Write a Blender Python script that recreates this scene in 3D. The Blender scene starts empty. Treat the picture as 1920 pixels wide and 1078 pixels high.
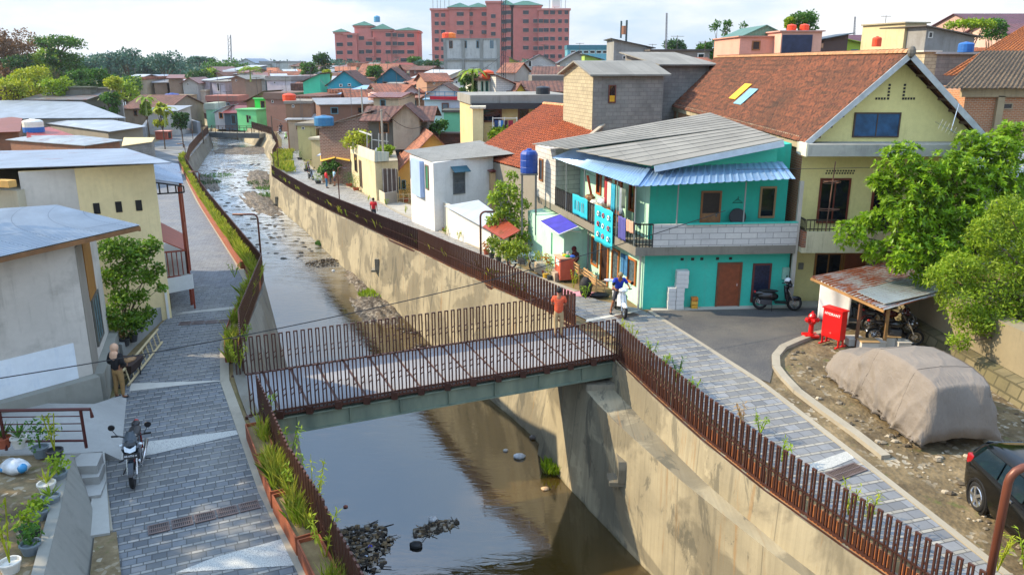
import bpy, math, random
from math import radians as R, sin, cos, pi, sqrt, atan2, hypot
from mathutils import Vector as V, Matrix, noise
random.seed(7)
SC=bpy.context.scene
# ------------------------------------------------ camera, sky, sun, exposure
H=9.0; F=1500.0; TH=math.atan(421/F)
cd=bpy.data.cameras.new('camera'); cam=bpy.data.objects.new('camera',cd); SC.collection.objects.link(cam)
cd.sensor_width=36; cd.lens=F/1920*36; cd.clip_start=.1; cd.clip_end=9000
cam.location=(0,0,H); cam.rotation_euler=(pi/2-TH,0,0); SC.camera=cam
SUN_EL=R(35); SUN_AZ=atan2(-1,.13)     # azimuth measured from +Y towards +X
sd=V((sin(SUN_AZ)*cos(SUN_EL),cos(SUN_AZ)*cos(SUN_EL),sin(SUN_EL)))
sl=bpy.data.lights.new('sun','SUN'); so=bpy.data.objects.new('sun',sl); SC.collection.objects.link(so)
sl.energy=5.0; sl.angle=R(.6); sl.color=(1,.83,.58); so.rotation_euler=sd.to_track_quat('Z','Y').to_euler()
w=bpy.data.worlds.new('World'); SC.world=w; w.use_nodes=True; N=w.node_tree.nodes; L=w.node_tree.links
N.clear(); wo=N.new('ShaderNodeOutputWorld'); bg=N.new('ShaderNodeBackground'); sky=N.new('ShaderNodeTexSky')
sky.sky_type='NISHITA'; sky.sun_disc=False; sky.sun_elevation=SUN_EL; sky.sun_rotation=SUN_AZ; sky.air_density=1.2; sky.dust_density=1.5
tc=N.new('ShaderNodeTexCoord'); mp=N.new('ShaderNodeMapping'); mp.inputs['Scale'].default_value=(1,1,3.2)
nz=N.new('ShaderNodeTexNoise'); nz.inputs['Scale'].default_value=3.2; nz.inputs['Detail'].default_value=9; nz.inputs['Roughness'].default_value=.55
cr=N.new('ShaderNodeValToRGB'); cr.color_ramp.elements[0].position=.44; cr.color_ramp.elements[1].position=.58
nz2=N.new('ShaderNodeTexNoise'); nz2.inputs['Scale'].default_value=5; nz2.inputs['Detail'].default_value=7
cr2=N.new('ShaderNodeValToRGB'); cr2.color_ramp.elements[0].color=(8.0,8.4,8.9,1); cr2.color_ramp.elements[1].color=(9.4,9.25,9.0,1)
cr2.color_ramp.elements[0].position=.35; cr2.color_ramp.elements[1].position=.62
mx=N.new('ShaderNodeMixRGB'); veil=N.new('ShaderNodeMixRGB'); veil.inputs[0].default_value=.75; veil.inputs[2].default_value=(6.0,7.7,9.6,1)
L.new(tc.outputs['Generated'],mp.inputs['Vector']); L.new(mp.outputs[0],nz.inputs['Vector']); L.new(mp.outputs[0],nz2.inputs['Vector'])
L.new(nz.outputs['Fac'],cr.inputs[0]); L.new(nz2.outputs['Fac'],cr2.inputs[0]); L.new(sky.outputs[0],veil.inputs[1])
L.new(cr.outputs[0],mx.inputs[0]); L.new(veil.outputs[0],mx.inputs[1]); L.new(cr2.outputs[0],mx.inputs[2])
se=N.new('ShaderNodeSeparateXYZ'); L.new(tc.outputs['Generated'],se.inputs[0]); el=N.new('ShaderNodeMapRange'); el.inputs[1].default_value=.08; el.inputs[2].default_value=.75; el.inputs[3].default_value=.96; el.inputs[4].default_value=1.7; L.new(se.outputs[2],el.inputs[0])
bl=N.new('ShaderNodeMapRange'); bl.inputs[1].default_value=.05; bl.inputs[2].default_value=.6; bl.inputs[3].default_value=.0; bl.inputs[4].default_value=.5; L.new(se.outputs[2],bl.inputs[0]); mb_=N.new('ShaderNodeMixRGB'); mb_.inputs[2].default_value=(3.6,6.4,11.0,1); L.new(bl.outputs[0],mb_.inputs[0]); L.new(mx.outputs[0],mb_.inputs[1])
gm=N.new('ShaderNodeVectorMath'); gm.operation='SCALE'; L.new(mb_.outputs[0],gm.inputs[0]); L.new(el.outputs[0],gm.inputs['Scale']); L.new(gm.outputs[0],bg.inputs[0]); bg.inputs[1].default_value=.086; L.new(bg.outputs[0],wo.inputs[0])
vs=SC.view_settings; vs.view_transform='Standard'; vs.look='None'; vs.exposure=.6; vs.gamma=1
SC.cycles.max_bounces=6; SC.cycles.transparent_max_bounces=6; SC.cycles.use_denoising=True

# ------------------------------------------------ ground heights, and points read off a survey of the view
def lerp(a,pts):
    if a<=pts[0][0]: return pts[0][1]
    for (x0,y0),(x1,y1) in zip(pts,pts[1:]):
        if a<=x1: return y0+(y1-y0)*(a-x0)/(x1-x0)
    return pts[-1][1]
GZ=[(12,-.35),(26,0),(32,0),(42,-.6),(66,-2.0),(90,-2.4),(150,-2.4),(220,-1.2),(350,2.5),(500,5.5),(2500,8)]
def gz(y): return lerp(y,GZ)
def sst(a): a=max(0,min(1,a)); return a*a*(3-2*a)
def gz2(x,y):
    z=gz(y)
    z+=5.0*sst((-x-.30*y-14)/40)*sst((y-85)/60)
    z+=3.0*sst((x-.25*y+5)/40)*sst((y-70)/80)
    return min(z,8.6)
def ray(u,v):
    a=(u-960)/F; b=(539-v)/F
    return (a,cos(TH)+b*sin(TH),-sin(TH)+b*cos(TH))
def G(u,v,z=0.):
    d=ray(u,v); t=(z-H)/d[2]; return V((d[0]*t,d[1]*t,z))
def W(u,v,Y):
    d=ray(u,v); t=Y/d[1]; return V((d[0]*t,Y,H+d[2]*t))
def T(u,v,off=0.):
    z=0.
    for i in range(60):
        p=G(u,v,z+off); z=.5*z+.5*gz(p.y)
    return V((p.x,p.y,z+off))

# ------------------------------------------------ scene bookkeeping
WM={}
def link(o): SC.collection.objects.link(o); return o
def thing(name,label,cat,loc=(0,0,0),rz=0,group=None,kind=None):
    o=link(bpy.data.objects.new(name,None)); o.empty_display_size=.3
    o.location=loc; o.rotation_euler=(0,0,rz); WM[o.name]=Matrix.Translation(V(loc))@Matrix.Rotation(rz,4,'Z')
    tag(o,label,cat,group,kind or 'thing'); return o
def tag(o,label=None,cat=None,group=None,kind=None):
    if label: o['label']=label
    if cat: o['category']=cat
    if group: o['group']=group
    if kind: o['kind']=kind
    return o
class MB:
    def __init__(s): s.v=[]; s.f=[]; s.m=[]
    def poly(s,pts,m=0):
        n=len(s.v); s.v+= [V(p) for p in pts]; s.f.append(list(range(n,n+len(pts)))); s.m.append(m); return s
    def hexa(s,p,m=0):   # p: 4 bottom, 4 top (both counter-clockwise seen from above)
        n=len(s.v); s.v+=[V(q) for q in p]
        for f in ((3,2,1,0),(4,5,6,7),(0,1,5,4),(1,2,6,5),(2,3,7,6),(3,0,4,7)): s.f.append([n+i for i in f]); s.m.append(m)
        return s
    def box(s,x0,y0,z0,x1,y1,z1,m=0):
        return s.hexa([(x0,y0,z0),(x1,y0,z0),(x1,y1,z0),(x0,y1,z0),(x0,y0,z1),(x1,y0,z1),(x1,y1,z1),(x0,y1,z1)],m)
    def slab(s,a,b,c,d,th,m=0):   # top face corners, thickness downwards
        t=V((0,0,-th)); a,b,c,d=V(a),V(b),V(c),V(d); return s.hexa([a+t,b+t,c+t,d+t,a,b,c,d],m)
    def bar(s,p,q,w,h=None,m=0,up=(0,0,1)):
        h=h or w; p,q=V(p),V(q); d=(q-p).normalized(); u=V(up)
        if abs(d.dot(u))>.98: u=V((0,1,0))
        x=d.cross(u).normalized()*w/2; y=x.cross(d).normalized()*h/2
        return s.hexa([p-x-y,p+x-y,q+x-y,q-x-y,p-x+y,p+x+y,q+x+y,q-x+y],m)
    def ring(s,c,x,y,n=8):
        k=len(s.v)
        for i in range(n):
            a=2*pi*i/n; s.v.append(c+x*cos(a)+y*sin(a))
        return k
    def tube(s,pts,r,n=8,m=0,cap=True):
        pts=[V(p) for p in pts]; rr=r if isinstance(r,(list,tuple)) else [r]*len(pts); ks=[]; px=None
        for i,p in enumerate(pts):
            d=(pts[min(i+1,len(pts)-1)]-pts[max(i-1,0)]).normalized()
            if px is None: px=d.orthogonal().normalized()
            px=(px-d*px.dot(d)).normalized(); y=d.cross(px)
            ks.append(s.ring(p,px*rr[i],y*rr[i],n))
        for a,b in zip(ks,ks[1:]):
            for i in range(n): j=(i+1)%n; s.f.append([a+i,a+j,b+j,b+i]); s.m.append(m)
        if cap:
            s.f.append([ks[0]+i for i in reversed(range(n))]); s.m.append(m)
            s.f.append([ks[-1]+i for i in range(n)]); s.m.append(m)
        return s
    def lathe(s,c,prof,n=14,m=0,ax=(0,0,1),cap=True):
        c=V(c); d=V(ax).normalized(); x=d.orthogonal().normalized(); y=d.cross(x); ks=[s.ring(c+d*h,x*r,y*r,n) for r,h in prof]
        for a,b in zip(ks,ks[1:]):
            for i in range(n): j=(i+1)%n; s.f.append([a+i,a+j,b+j,b+i]); s.m.append(m)
        if cap:
            s.f.append([ks[0]+i for i in reversed(range(n))]); s.m.append(m); s.f.append([ks[-1]+i for i in range(n)]); s.m.append(m)
        return s
    def torus(s,c,ax,R_,r,n=22,k=8,m=0,sq=1.0):
        c=V(c); d=V(ax).normalized(); x=d.orthogonal().normalized(); y=d.cross(x); base=len(s.v)
        for i in range(n):
            a=2*pi*i/n; e=x*cos(a)+y*sin(a)
            for j in range(k):
                b=2*pi*j/k; s.v.append(c+e*(R_+r*cos(b))+d*(r*sq*sin(b)))
        for i in range(n):
            for j in range(k):
                i2=(i+1)%n; j2=(j+1)%k; s.f.append([base+i*k+j,base+i2*k+j,base+i2*k+j2,base+i*k+j2]); s.m.append(m)
        return s
    def grid(s,fn,nu,nv,m=0):
        base=len(s.v)
        for j in range(nv+1):
            for i in range(nu+1): s.v.append(V(fn(i/nu,j/nv)))
        for j in range(nv):
            for i in range(nu):
                a=base+j*(nu+1)+i; s.f.append([a,a+1,a+nu+2,a+nu+1]); s.m.append(m)
        return s
    def blob(s,c,rx,ry,rz,n=8,m=0,jit=0.,seed=0):
        c=V(c); rnd=random.Random(seed); base=len(s.v); k=max(4,n//2+1)
        for j in range(k+1):
            t=pi*j/k
            for i in range(n):
                a=2*pi*i/n; q=1+(rnd.random()-.5)*jit
                s.v.append(c+V((rx*sin(t)*cos(a)*q,ry*sin(t)*sin(a)*q,rz*cos(t)*q)))
        for j in range(k):
            for i in range(n):
                i2=(i+1)%n; s.f.append([base+j*n+i,base+(j+1)*n+i,base+(j+1)*n+i2,base+j*n+i2]); s.m.append(m)
        return s
    def build(s,name,mats,parent=None,smooth=False,label=None,solid=0,bevel=0,uv=True):
        me=bpy.data.meshes.new(name); inv=None
        if parent is not None: inv=WM[parent.name].inverted()
        vs=[inv@p for p in s.v] if inv else s.v
        me.from_pydata([tuple(p) for p in vs],[],s.f)
        if not isinstance(mats,(list,tuple)): mats=[mats]
        for m in mats: me.materials.append(m)
        if len(mats)>1: me.polygons.foreach_set('material_index',s.m)
        if smooth: me.polygons.foreach_set('use_smooth',[True]*len(me.polygons))
        if uv:
            ul=me.uv_layers.new(name='UVMap').data
            for p in me.polygons:
                n=p.normal
                if abs(n.z)>.985: t=V((1,0,0)); b=V((0,1,0))
                else: t=V((-n.y,n.x,0)).normalized(); b=n.cross(t)
                for li in p.loop_indices:
                    c=me.vertices[me.loops[li].vertex_index].co; ul[li].uv=(c.dot(t),c.dot(b))
        o=link(bpy.data.objects.new(name,me))
        if parent is not None: o.parent=parent; WM[o.name]=WM[parent.name]
        else: WM[o.name]=Matrix.Identity(4)
        if label: o['label']=label
        if solid: md=o.modifiers.new('s','SOLIDIFY'); md.thickness=solid; md.offset=0
        if bevel: md=o.modifiers.new('b','BEVEL'); md.width=bevel; md.segments=2; md.limit_method='ANGLE'
        return o
KIDS={}
def copy_tree(o,loc,rz=0,label=None,group=None,scale=None):
    def kids(x): return [c for c in SC.objects if c.parent==x]
    if o.name not in KIDS: KIDS[o.name]=[(c,kids(c)) for c in kids(o)]
    r=link(o.copy()); r.location=loc; r.rotation_euler=(0,0,rz)
    if scale: r.scale=(scale,)*3 if not isinstance(scale,tuple) else scale
    if label: r['label']=label
    if group: r['group']=group
    for c,gs in KIDS[o.name]:
        d=link(c.copy()); d.parent=r
        for g in gs: e=link(g.copy()); e.parent=d
    return r

# ------------------------------------------------ materials
MC={}
def srgb(h):
    h=h.lstrip('#'); c=[int(h[i:i+2],16)/255 for i in (0,2,4)]
    return tuple(x/12.92 if x<.04045 else ((x+.055)/1.055)**2.4 for x in c)
class Mat:
    def __init__(s,name):
        s.m=bpy.data.materials.new(name); s.m.use_nodes=True; s.n=s.m.node_tree.nodes; s.l=s.m.node_tree.links
        s.b=s.n['Principled BSDF']; s.t=s.n.new('ShaderNodeTexCoord'); s.h=None
    def co(s,kind='UV',sc=(1,1,1),rot=0,loc=(0,0,0)):
        mp=s.n.new('ShaderNodeMapping'); mp.inputs['Scale'].default_value=sc; mp.inputs['Rotation'].default_value=(0,0,rot); mp.inputs['Location'].default_value=loc
        if kind=='W':
            g=s.n.new('ShaderNodeNewGeometry'); s.l.new(g.outputs['Position'],mp.inputs['Vector'])
        else: s.l.new(s.t.outputs[kind],mp.inputs['Vector'])
        return mp.outputs[0]
    def noise(s,co,scale,det=4,rough=.55,dist=0):
        n=s.n.new('ShaderNodeTexNoise'); n.inputs['Scale'].default_value=scale; n.inputs['Detail'].default_value=det
        n.inputs['Roughness'].default_value=rough; n.inputs['Distortion'].default_value=dist; s.l.new(co,n.inputs['Vector']); return n.outputs['Fac']
    def ramp(s,fac,stops,interp='LINEAR'):
        r=s.n.new('ShaderNodeValToRGB'); e=r.color_ramp.elements; r.color_ramp.interpolation=interp
        while len(e)<len(stops): e.new(.5)
        for i,(p,c) in enumerate(stops): e[i].position=p; e[i].color=tuple(c)+(1,) if hasattr(c,'__len__') else (c,c,c,1)
        s.l.new(fac,r.inputs[0]); return r.outputs[0]
    def mix(s,fac,a,b,mode='MIX'):
        x=s.n.new('ShaderNodeMixRGB'); x.blend_type=mode
        for i,q in enumerate((fac,a,b)):
            if isinstance(q,(int,float)): x.inputs[i].default_value=q if i==0 else (q,q,q,1)
            elif isinstance(q,tuple): x.inputs[i].default_value=q+(1,)
            else: s.l.new(q,x.inputs[i])
        return x.outputs[0]
    def math(s,op,a,b=0.):
        x=s.n.new('ShaderNodeMath'); x.operation=op
        for i,q in enumerate((a,b)):
            if isinstance(q,(int,float)): x.inputs[i].default_value=q
            else: s.l.new(q,x.inputs[i])
        return x.outputs[0]
    def sep(s,co):
        x=s.n.new('ShaderNodeSeparateXYZ'); s.l.new(co,x.inputs[0]); return x.outputs
    def bump(s,h,st=.4,d=.02):
        b=s.n.new('ShaderNodeBump'); b.inputs['Strength'].default_value=st; b.inputs['Distance'].default_value=d; s.l.new(h,b.inputs['Height'])
        if s.h: s.l.new(s.h,b.inputs['Normal'])
        s.h=b.outputs[0]; s.l.new(s.h,s.b.inputs['Normal']); return s
    def done(s,col,rough=.8,metal=0.,spec=None):
        if isinstance(col,tuple): s.b.inputs['Base Color'].default_value=col+(1,)
        else: s.l.new(col,s.b.inputs['Base Color'])
        if isinstance(rough,(int,float)): s.b.inputs['Roughness'].default_value=rough
        else: s.l.new(rough,s.b.inputs['Roughness'])
        s.b.inputs['Metallic'].default_value=metal
        if spec is not None: s.b.inputs['Specular IOR Level'].default_value=spec
        return s.m
def sc3(c,k): return tuple(min(1,x*k) for x in c)
def col(c): return srgb(c) if isinstance(c,str) else tuple(c)
def cached(fn):
    def f(*a,**k):
        key=(fn.__name__,a,tuple(sorted(k.items())))
        if key not in MC: MC[key]=fn(*a,**k)
        return MC[key]
    return f
@cached
def plain(c,rough=.6,metal=0.,var=.12,spec=None,scale=3.):
    c=col(c); s=Mat('paint'); n=s.noise(s.co('Object'),scale,5)
    return s.done(s.ramp(n,[(.3,sc3(c,1-var)),(.7,sc3(c,1+var))]),rough,metal,spec)
@cached
def plaster(c,dirt=.5,drip=.5,seed=0,rough=.88,dc='#5b5349'):
    """painted or bare render: mottling, rising damp and drip stains with shapes of their own"""
    c=col(c); s=Mat('plaster'); co=s.co('UV',loc=(seed*3.7,seed*1.3,0)); n1=s.noise(co,.55,6,.6); n2=s.noise(co,7,4)
    a=s.mix(s.ramp(n1,[(.35,0.),(.72,1.)]),sc3(c,.86),sc3(c,1.06)); a=s.mix(s.ramp(n2,[(.3,.25),(.6,0.)]),a,sc3(c,.72))
    st=s.noise(s.co('UV',(2.6,.16,1),loc=(seed*2.1,seed,0)),1.6,5,.65)
    big=s.noise(s.co('UV',(.5,.8,1),loc=(seed,0,0)),.9,5,.7)
    f=s.math('MULTIPLY',s.ramp(st,[(.5,0.),(.72,1.)]),s.ramp(big,[(.42,0.),(.62,1.)])); f=s.math('MULTIPLY',f,drip)
    a=s.mix(f,a,col(dc))
    p=s.ramp(s.noise(s.co('UV',(.35,.35,1),loc=(seed*5,2,0)),1.3,8,.7),[(.56,0.),(.66,1.)]); a=s.mix(s.math('MULTIPLY',p,dirt*.45),a,col(dc))
    s.bump(n2,.25,.01); return s.done(a,rough)
@cached
def brick(c1,c2,mortar,bw=.4,bh=.2,ms=.02,rough=.9,stain=.4,off=.5,seed=0):
    s=Mat('masonry'); co=s.co('UV',loc=(seed,seed*.37,0)); b=s.n.new('ShaderNodeTexBrick'); s.l.new(co,b.inputs['Vector'])
    b.inputs['Color1'].default_value=col(c1)+(1,); b.inputs['Color2'].default_value=col(c2)+(1,); b.inputs['Mortar'].default_value=col(mortar)+(1,)
    b.inputs['Scale'].default_value=1; b.inputs['Mortar Size'].default_value=ms; b.inputs['Brick Width'].default_value=bw; b.inputs['Row Height'].default_value=bh; b.offset=off
    n=s.noise(co,.8,7,.65); a=s.mix(s.math('MULTIPLY',s.ramp(n,[(.45,0.),(.7,1.)]),stain),b.outputs['Color'],sc3(col(mortar),.55))
    a=s.mix(s.ramp(s.noise(co,9,3),[(.3,.3),(.7,0.)]),a,sc3(col(c1),.6))
    s.bump(b.outputs['Fac'],-.5,.01); return s.done(a,rough)
@cached
def tiles(c1,c2,seed=0,pw=.22,ph=.3,moss='#2c2419',mo=.5,bumpy=True):
    """clay roof tiles: colour of each tile varies, weathering in patches"""
    s=Mat('roof_tile'); co=s.co('UV',loc=(seed*1.7,seed,0)); b=s.n.new('ShaderNodeTexBrick'); s.l.new(co,b.inputs['Vector'])
    b.offset=0; b.inputs['Color1'].default_value=col(c1)+(1,); b.inputs['Color2'].default_value=col(c2)+(1,); b.inputs['Mortar'].default_value=sc3(col(c2),.35)+(1,)
    b.inputs['Scale'].default_value=1; b.inputs['Mortar Size'].default_value=.028; b.inputs['Mortar Smooth'].default_value=.6; b.inputs['Brick Width'].default_value=pw; b.inputs['Row Height'].default_value=ph; b.inputs['Bias'].default_value=-.1
    n=s.noise(co,.45,7,.7); n2=s.noise(co,3.1,5,.7)
    a=s.mix(s.ramp(n2,[(.38,0.),(.62,.55)]),b.outputs['Color'],sc3(col(c1),1.35)); a=s.mix(s.math('MULTIPLY',s.ramp(n,[(.42,0.),(.62,1.)]),mo),a,col(moss))
    if bumpy:
        x,y,_=s.sep(co); wx=s.math('SINE',s.math('MULTIPLY',x,2*pi/pw)); wy=s.math('FRACT',s.math('DIVIDE',y,-ph))
        s.bump(s.math('ADD',wx,wy),.9,.03)
    return s.done(a,.85)
@cached
def iron(c,rust=.0,seed=0,pitch=.2,metal=.35,rough=.42,bumpy=False,rc='#7a3a18',sheet=.9):
    s=Mat('corrugated_sheet'); co=s.co('UV',loc=(seed*2.3,seed*1.1,0)); c=col(c)
    n=s.noise(s.co('UV',(.6,.25,1),loc=(seed,0,0)),1.6,6,.6); a=s.mix(s.ramp(n,[(.35,0.),(.7,1.)]),sc3(c,.82),sc3(c,1.1))
    sh=s.n.new('ShaderNodeTexBrick'); s.l.new(co,sh.inputs['Vector']); sh.offset=0
    for k,q in (('Color1',.86),('Color2',1.08),('Mortar',.6)): sh.inputs[k].default_value=(q,q,q,1)
    sh.inputs['Scale'].default_value=1; sh.inputs['Mortar Size'].default_value=.012; sh.inputs['Brick Width'].default_value=sheet; sh.inputs['Row Height'].default_value=2.1
    a=s.mix(.8,a,sh.outputs['Color'],'MULTIPLY')
    if rust: a=s.mix(s.ramp(s.noise(s.co('UV',(.5,.9,1),loc=(seed*3,1,0)),1.5,8,.72),[(.62-rust*.35,0.),(.70-rust*.3,1.)]),a,s.ramp(s.noise(co,5,5),[(.3,sc3(col(rc),.6)),(.7,sc3(col(rc),1.5))]))
    if bumpy:
        x,y,_=s.sep(co); s.bump(s.math('SINE',s.math('MULTIPLY',x,2*pi/pitch)),.35,.03)
    return s.done(a,rough,metal)
@cached
def glass(c='#10161c',rough=.08): 
    s=Mat('window_glass'); n=s.noise(s.co('UV'),1.5,2); return s.done(s.ramp(n,[(.35,sc3(col(c),.6)),(.7,sc3(col(c),1.7))]),rough,0,.5)
@cached
def leafm(c1,c2,c3=None,tr=.35,rough=.5,sc=1.2):
    s=Mat('foliage'); n=s.noise(s.co('Object'),sc,3); g=s.n.new('ShaderNodeNewGeometry')
    a=s.ramp(n,[(.32,col(c1)),(.6,col(c2))]); r=s.ramp(g.outputs['Random Per Island'],[(0.,0.),(1.,1.)]) ; a=s.mix(s.math('MULTIPLY',r,.6),a,col(c3 or c2))
    s.done(a,rough,0,.3); tb=s.n.new('ShaderNodeBsdfTranslucent'); s.l.new(a,tb.inputs[0]); ms=s.n.new('ShaderNodeMixShader'); ms.inputs[0].default_value=tr
    s.l.new(s.b.outputs[0],ms.inputs[1]); s.l.new(tb.outputs[0],ms.inputs[2]); s.l.new(ms.outputs[0],s.n['Material Output'].inputs[0]); return s.m
RUSTM=plain('#4a2c22',.55,.3,.25); DARK=plain('#17171a',.5,.2); WOOD=plain('#7a5634',.7,0,.3); WHITE=plain('#d9d8d2',.6,0,.06)
CONC=plaster('#8d8a80',.6,.5,3); BLACKP=plain('#0b0c0e',.25,.1,.1); CHROME=plain('#c9ccd0',.18,.9,.05); RUBBER=plain('#111112',.85)
# ------------------------------------------------ river channel
RT=[(-30,29.5),(6,10.5),(10,8.45),(13.1,6.9),(15.5,5.78),(18,4.85),(20.5,4.08),(23.9,3.17),(27.07,2.05),(28.6,1.15),(31.98,-.93),(36.18,-2.96),(42.27,-5.69),(46.9,-8.13),(51.6,-10.3),(54.3,-11.75),(65,-16.6),(72,-20.0),(81.6,-24.5),(98.2,-29.4),(110.7,-32.3)]
RB=[(-30,29.3),(6,10.3),(19.1,4.2),(23.45,2.3),(28.9,.05),(33,-2.0),(36.2,-3.4),(42.3,-6.1),(46.9,-8.5),(54.3,-12.1),(65,-17),(72,-20.4),(81.6,-24.9),(98.2,-30.0),(110.7,-33.0)]
LT=[(-30,18.6),(6,.35),(13.1,-3.28),(15.4,-4.63),(22.1,-7.91),(25.4,-9.06),(32.5,-10.35),(46.9,-16.9),(95.45,-38.94),(118.2,-45.8),(136.5,-50.95)]
LB=[(-30,19.4),(6,1.2),(13.0,-1.9),(19.1,-4.71),(28.45,-8.18),(34.66,-10.2),(45.97,-14.9),(83.5,-32.4),(95.45,-38.0),(118.2,-44.9),(136.5,-50.2)]
WZ=-4.6
xRT=lambda y:lerp(y,RT); xRB=lambda y:lerp(y,RB); xLT=lambda y:lerp(y,LT); xLB=lambda y:lerp(y,LB)
RT2=[(-32.3,110.7),(-40,133.5),(-49.9,150.5),(-58.2,158.6),(-67.6,174.2),(-90,189)]      # where the channel turns away to the left
ys=[-30,-20,-10,0]+[3+2*i for i in range(53)]
def gm_dirt():
    s=Mat('dirt_ground'); co=s.co('W'); n=s.noise(co,.12,8,.6); n2=s.noise(co,2.2,8,.7)
    a=s.ramp(n,[(.35,col('#5e4a2e')),(.5,col('#6f5c3c')),(.62,col('#4b4d26'))]); a=s.mix(s.ramp(n2,[(.35,0.),(.7,.7)]),a,col('#8f7b55')); _,yy,_z=s.sep(co); a=s.mix(s.ramp(s.math('DIVIDE',yy,400.),[(.3,0.),(.7,.85)]),a,s.ramp(s.noise(co,.05,8,.7),[(.35,col('#27401f')),(.65,col('#4b6a30'))])); s.bump(n2,.5,.05)
    return s.done(a,.95)
GROUND=gm_dirt()
def fan(name,inner,outer,n=26,side=1):
    mb=MB()
    def fn(t,k):
        i=round(k*(len(inner)-1)); a,b=inner[i],outer[i]; q=t**2.2; x=a[0]+(b[0]-a[0])*q; y=a[1]+(b[1]-a[1])*q
        return (x,y,gz2(x,y))
    mb.grid(fn,n,len(inner)-1) if side>0 else mb.grid(lambda t,k:fn(1-t,k),n,len(inner)-1)
    o=mb.build(name,GROUND,uv=False); o['kind']='structure'; return o
inn=[(xRT(y),y) for y in ys if y<108]+RT2; out=[(900,y) for y in ys if y<108]+[(900,500),(900,2500),(0,2500),(-500,2500),(-1200,2500),(-2500,2500)]
fan('right_bank_ground',inn,out)
il=[(xLT(y),y) for y in ys if y<136]; ym=max(y for y in ys if y<136); il+=[(-52,138),(-60,146),(-75,165),(-91,187)]
ol=[(-900,y) for y in ys if y<136]+[(-900,200),(-1500,600),(-2500,1600),(-2500,2500)]
fan('left_bank_ground',il,ol,side=-1)
def gm_wall(c='#9d937a',seed=0,damp=1.):
    s=Mat('concrete_wall'); co=s.co('UV',loc=(seed,0,0)); n=s.noise(co,.35,7,.62); n2=s.noise(co,6,5,.7)
    c=col(c); a=s.ramp(n,[(.34,sc3(c,.72)),(.5,c),(.66,sc3(c,1.18))])
    bd=s.noise(s.co('UV',(5.5,.12,1)),1.4,3,.5); a=s.mix(s.ramp(bd,[(.38,.35),(.6,0.)]),a,sc3(c,.62))                   # board marks
    bl=s.ramp(s.noise(s.co('UV',(.33,.45,1),loc=(seed+3,5,0)),.8,7,.6,.6),[(.47,0.),(.53,1.)]); a=s.mix(s.math('MULTIPLY',bl,.62*damp),a,col('#5f594a')); b2=s.ramp(s.noise(s.co('UV',(1.1,.5,1),loc=(seed+31,3,0)),.9,8,.7,.9),[(.56,0.),(.60,1.)]); a=s.mix(s.math('MULTIPLY',b2,.55*damp),a,col('#46463f')); b3=s.ramp(s.noise(s.co('UV',(3.2,.22,1),loc=(seed+7,9,0)),1.1,5,.7),[(.60,0.),(.68,.6)]); a=s.mix(b3,a,col('#8f6f45'))   # old water stains
    st=s.ramp(s.noise(s.co('UV',(1.6,.10,1),loc=(seed,2,0)),1.3,6,.7),[(.55,0.),(.7,.55)]); a=s.mix(st,a,col('#4d4a40'))
    pa=s.ramp(s.noise(s.co('UV',(.45,.38,1),loc=(seed+9.1,1.7,0)),.7,6,.6),[(.63,0.),(.65,.55)]); a=s.mix(pa,a,sc3(c,1.45))          # pale repair patches
    x,y,z=s.sep(s.co('W')); al=s.math('ADD',z,s.math('MULTIPLY',s.noise(co,1.1,5),.6)); a=s.mix(s.ramp(s.math('DIVIDE',s.math('ADD',al,4.9),1.1),[(.38,1.),(.62,0.)]),a,col('#3d3a18'))  # algae line above the water
    u,_,_=s.sep(co); j=s.math('LESS_THAN',s.math('FRACT',s.math('DIVIDE',u,3.1)),.012); a=s.mix(s.math('MULTIPLY',j,.55),a,sc3(c,.35))
    s.bump(n2,.3,.02); s.bump(bd,.3,.02); return s.done(a,.9)
CW=gm_wall(); CW2=gm_wall('#8a8372',4.)
def wall_strip(mb,st,th=.35,side=1,z1=None):
    """st: (topx,topy,basex,basey); side +1: land lies at +x"""
    for a,b in zip(st,st[1:]):
        za,zb=gz(a[1])+.06,gz(b[1])+.06
        A,B=V((a[0],a[1],za)),V((b[0],b[1],zb)); A0,B0=V((a[2],a[3],WZ-.8)),V((b[2],b[3],WZ-.8))
        o=V((th*side,0,0)); 
        mb.poly([A0,B0,B,A] if side<0 else [B0,A0,A,B]); mb.poly([A,B,B+o,A+o] if side<0 else [B,A,A+o,B+o])
    return mb
def ext(y):   # the foot of the wall continues its batter below the water
    return y
Y0=[-30,-10,0,4]+[6+1.5*i for i in range(70)]
t=thing('river_wall','tall tan concrete retaining wall along the right side of the river','retaining wall',(xRT(30),30,0))
far=[(xRT(y),y,xRB(y),y) for y in Y0 if y>=26 and y<108]
far+= [(-32.3,110.7,-33,110.7),(-40,133.5,-41.2,132.2),(-49.9,150.5,-51,149.2),(-58.2,158.6,-59.5,157),(-67.6,174.2,-69,173),(-85,190,-86,189)]
wall_strip(MB(),far).build('wall_face',CW,t)
near=MB(); LED=-.95
yn=[y for y in Y0 if y<=25]+[26.2]
for a,b in zip(yn,yn[1:]):
    def pr(y):
        x=xRT(y); w=lerp(y,[(12,.22),(17,.5),(22,.95)]); zt=gz(y)+.06
        return [V((x+.35,y,zt)),V((x,y,zt)),V((x-.04,y,zt+LED)),V((x-w,y,zt+LED)),V((xRB(y)-.35,y,WZ-.8))]
    p,q=pr(a),pr(b)
    for i in range(4): near.poly([q[i],q[i+1],p[i+1],p[i]])
p=pr(26.2); near.poly([p[1],V((p[1].x-.3,26.2,-1.4)),V((xRB(26.2),26.2,WZ-.8)),p[4],p[3],p[2]])
near.build('wall_ledge',CW,t)
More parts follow.
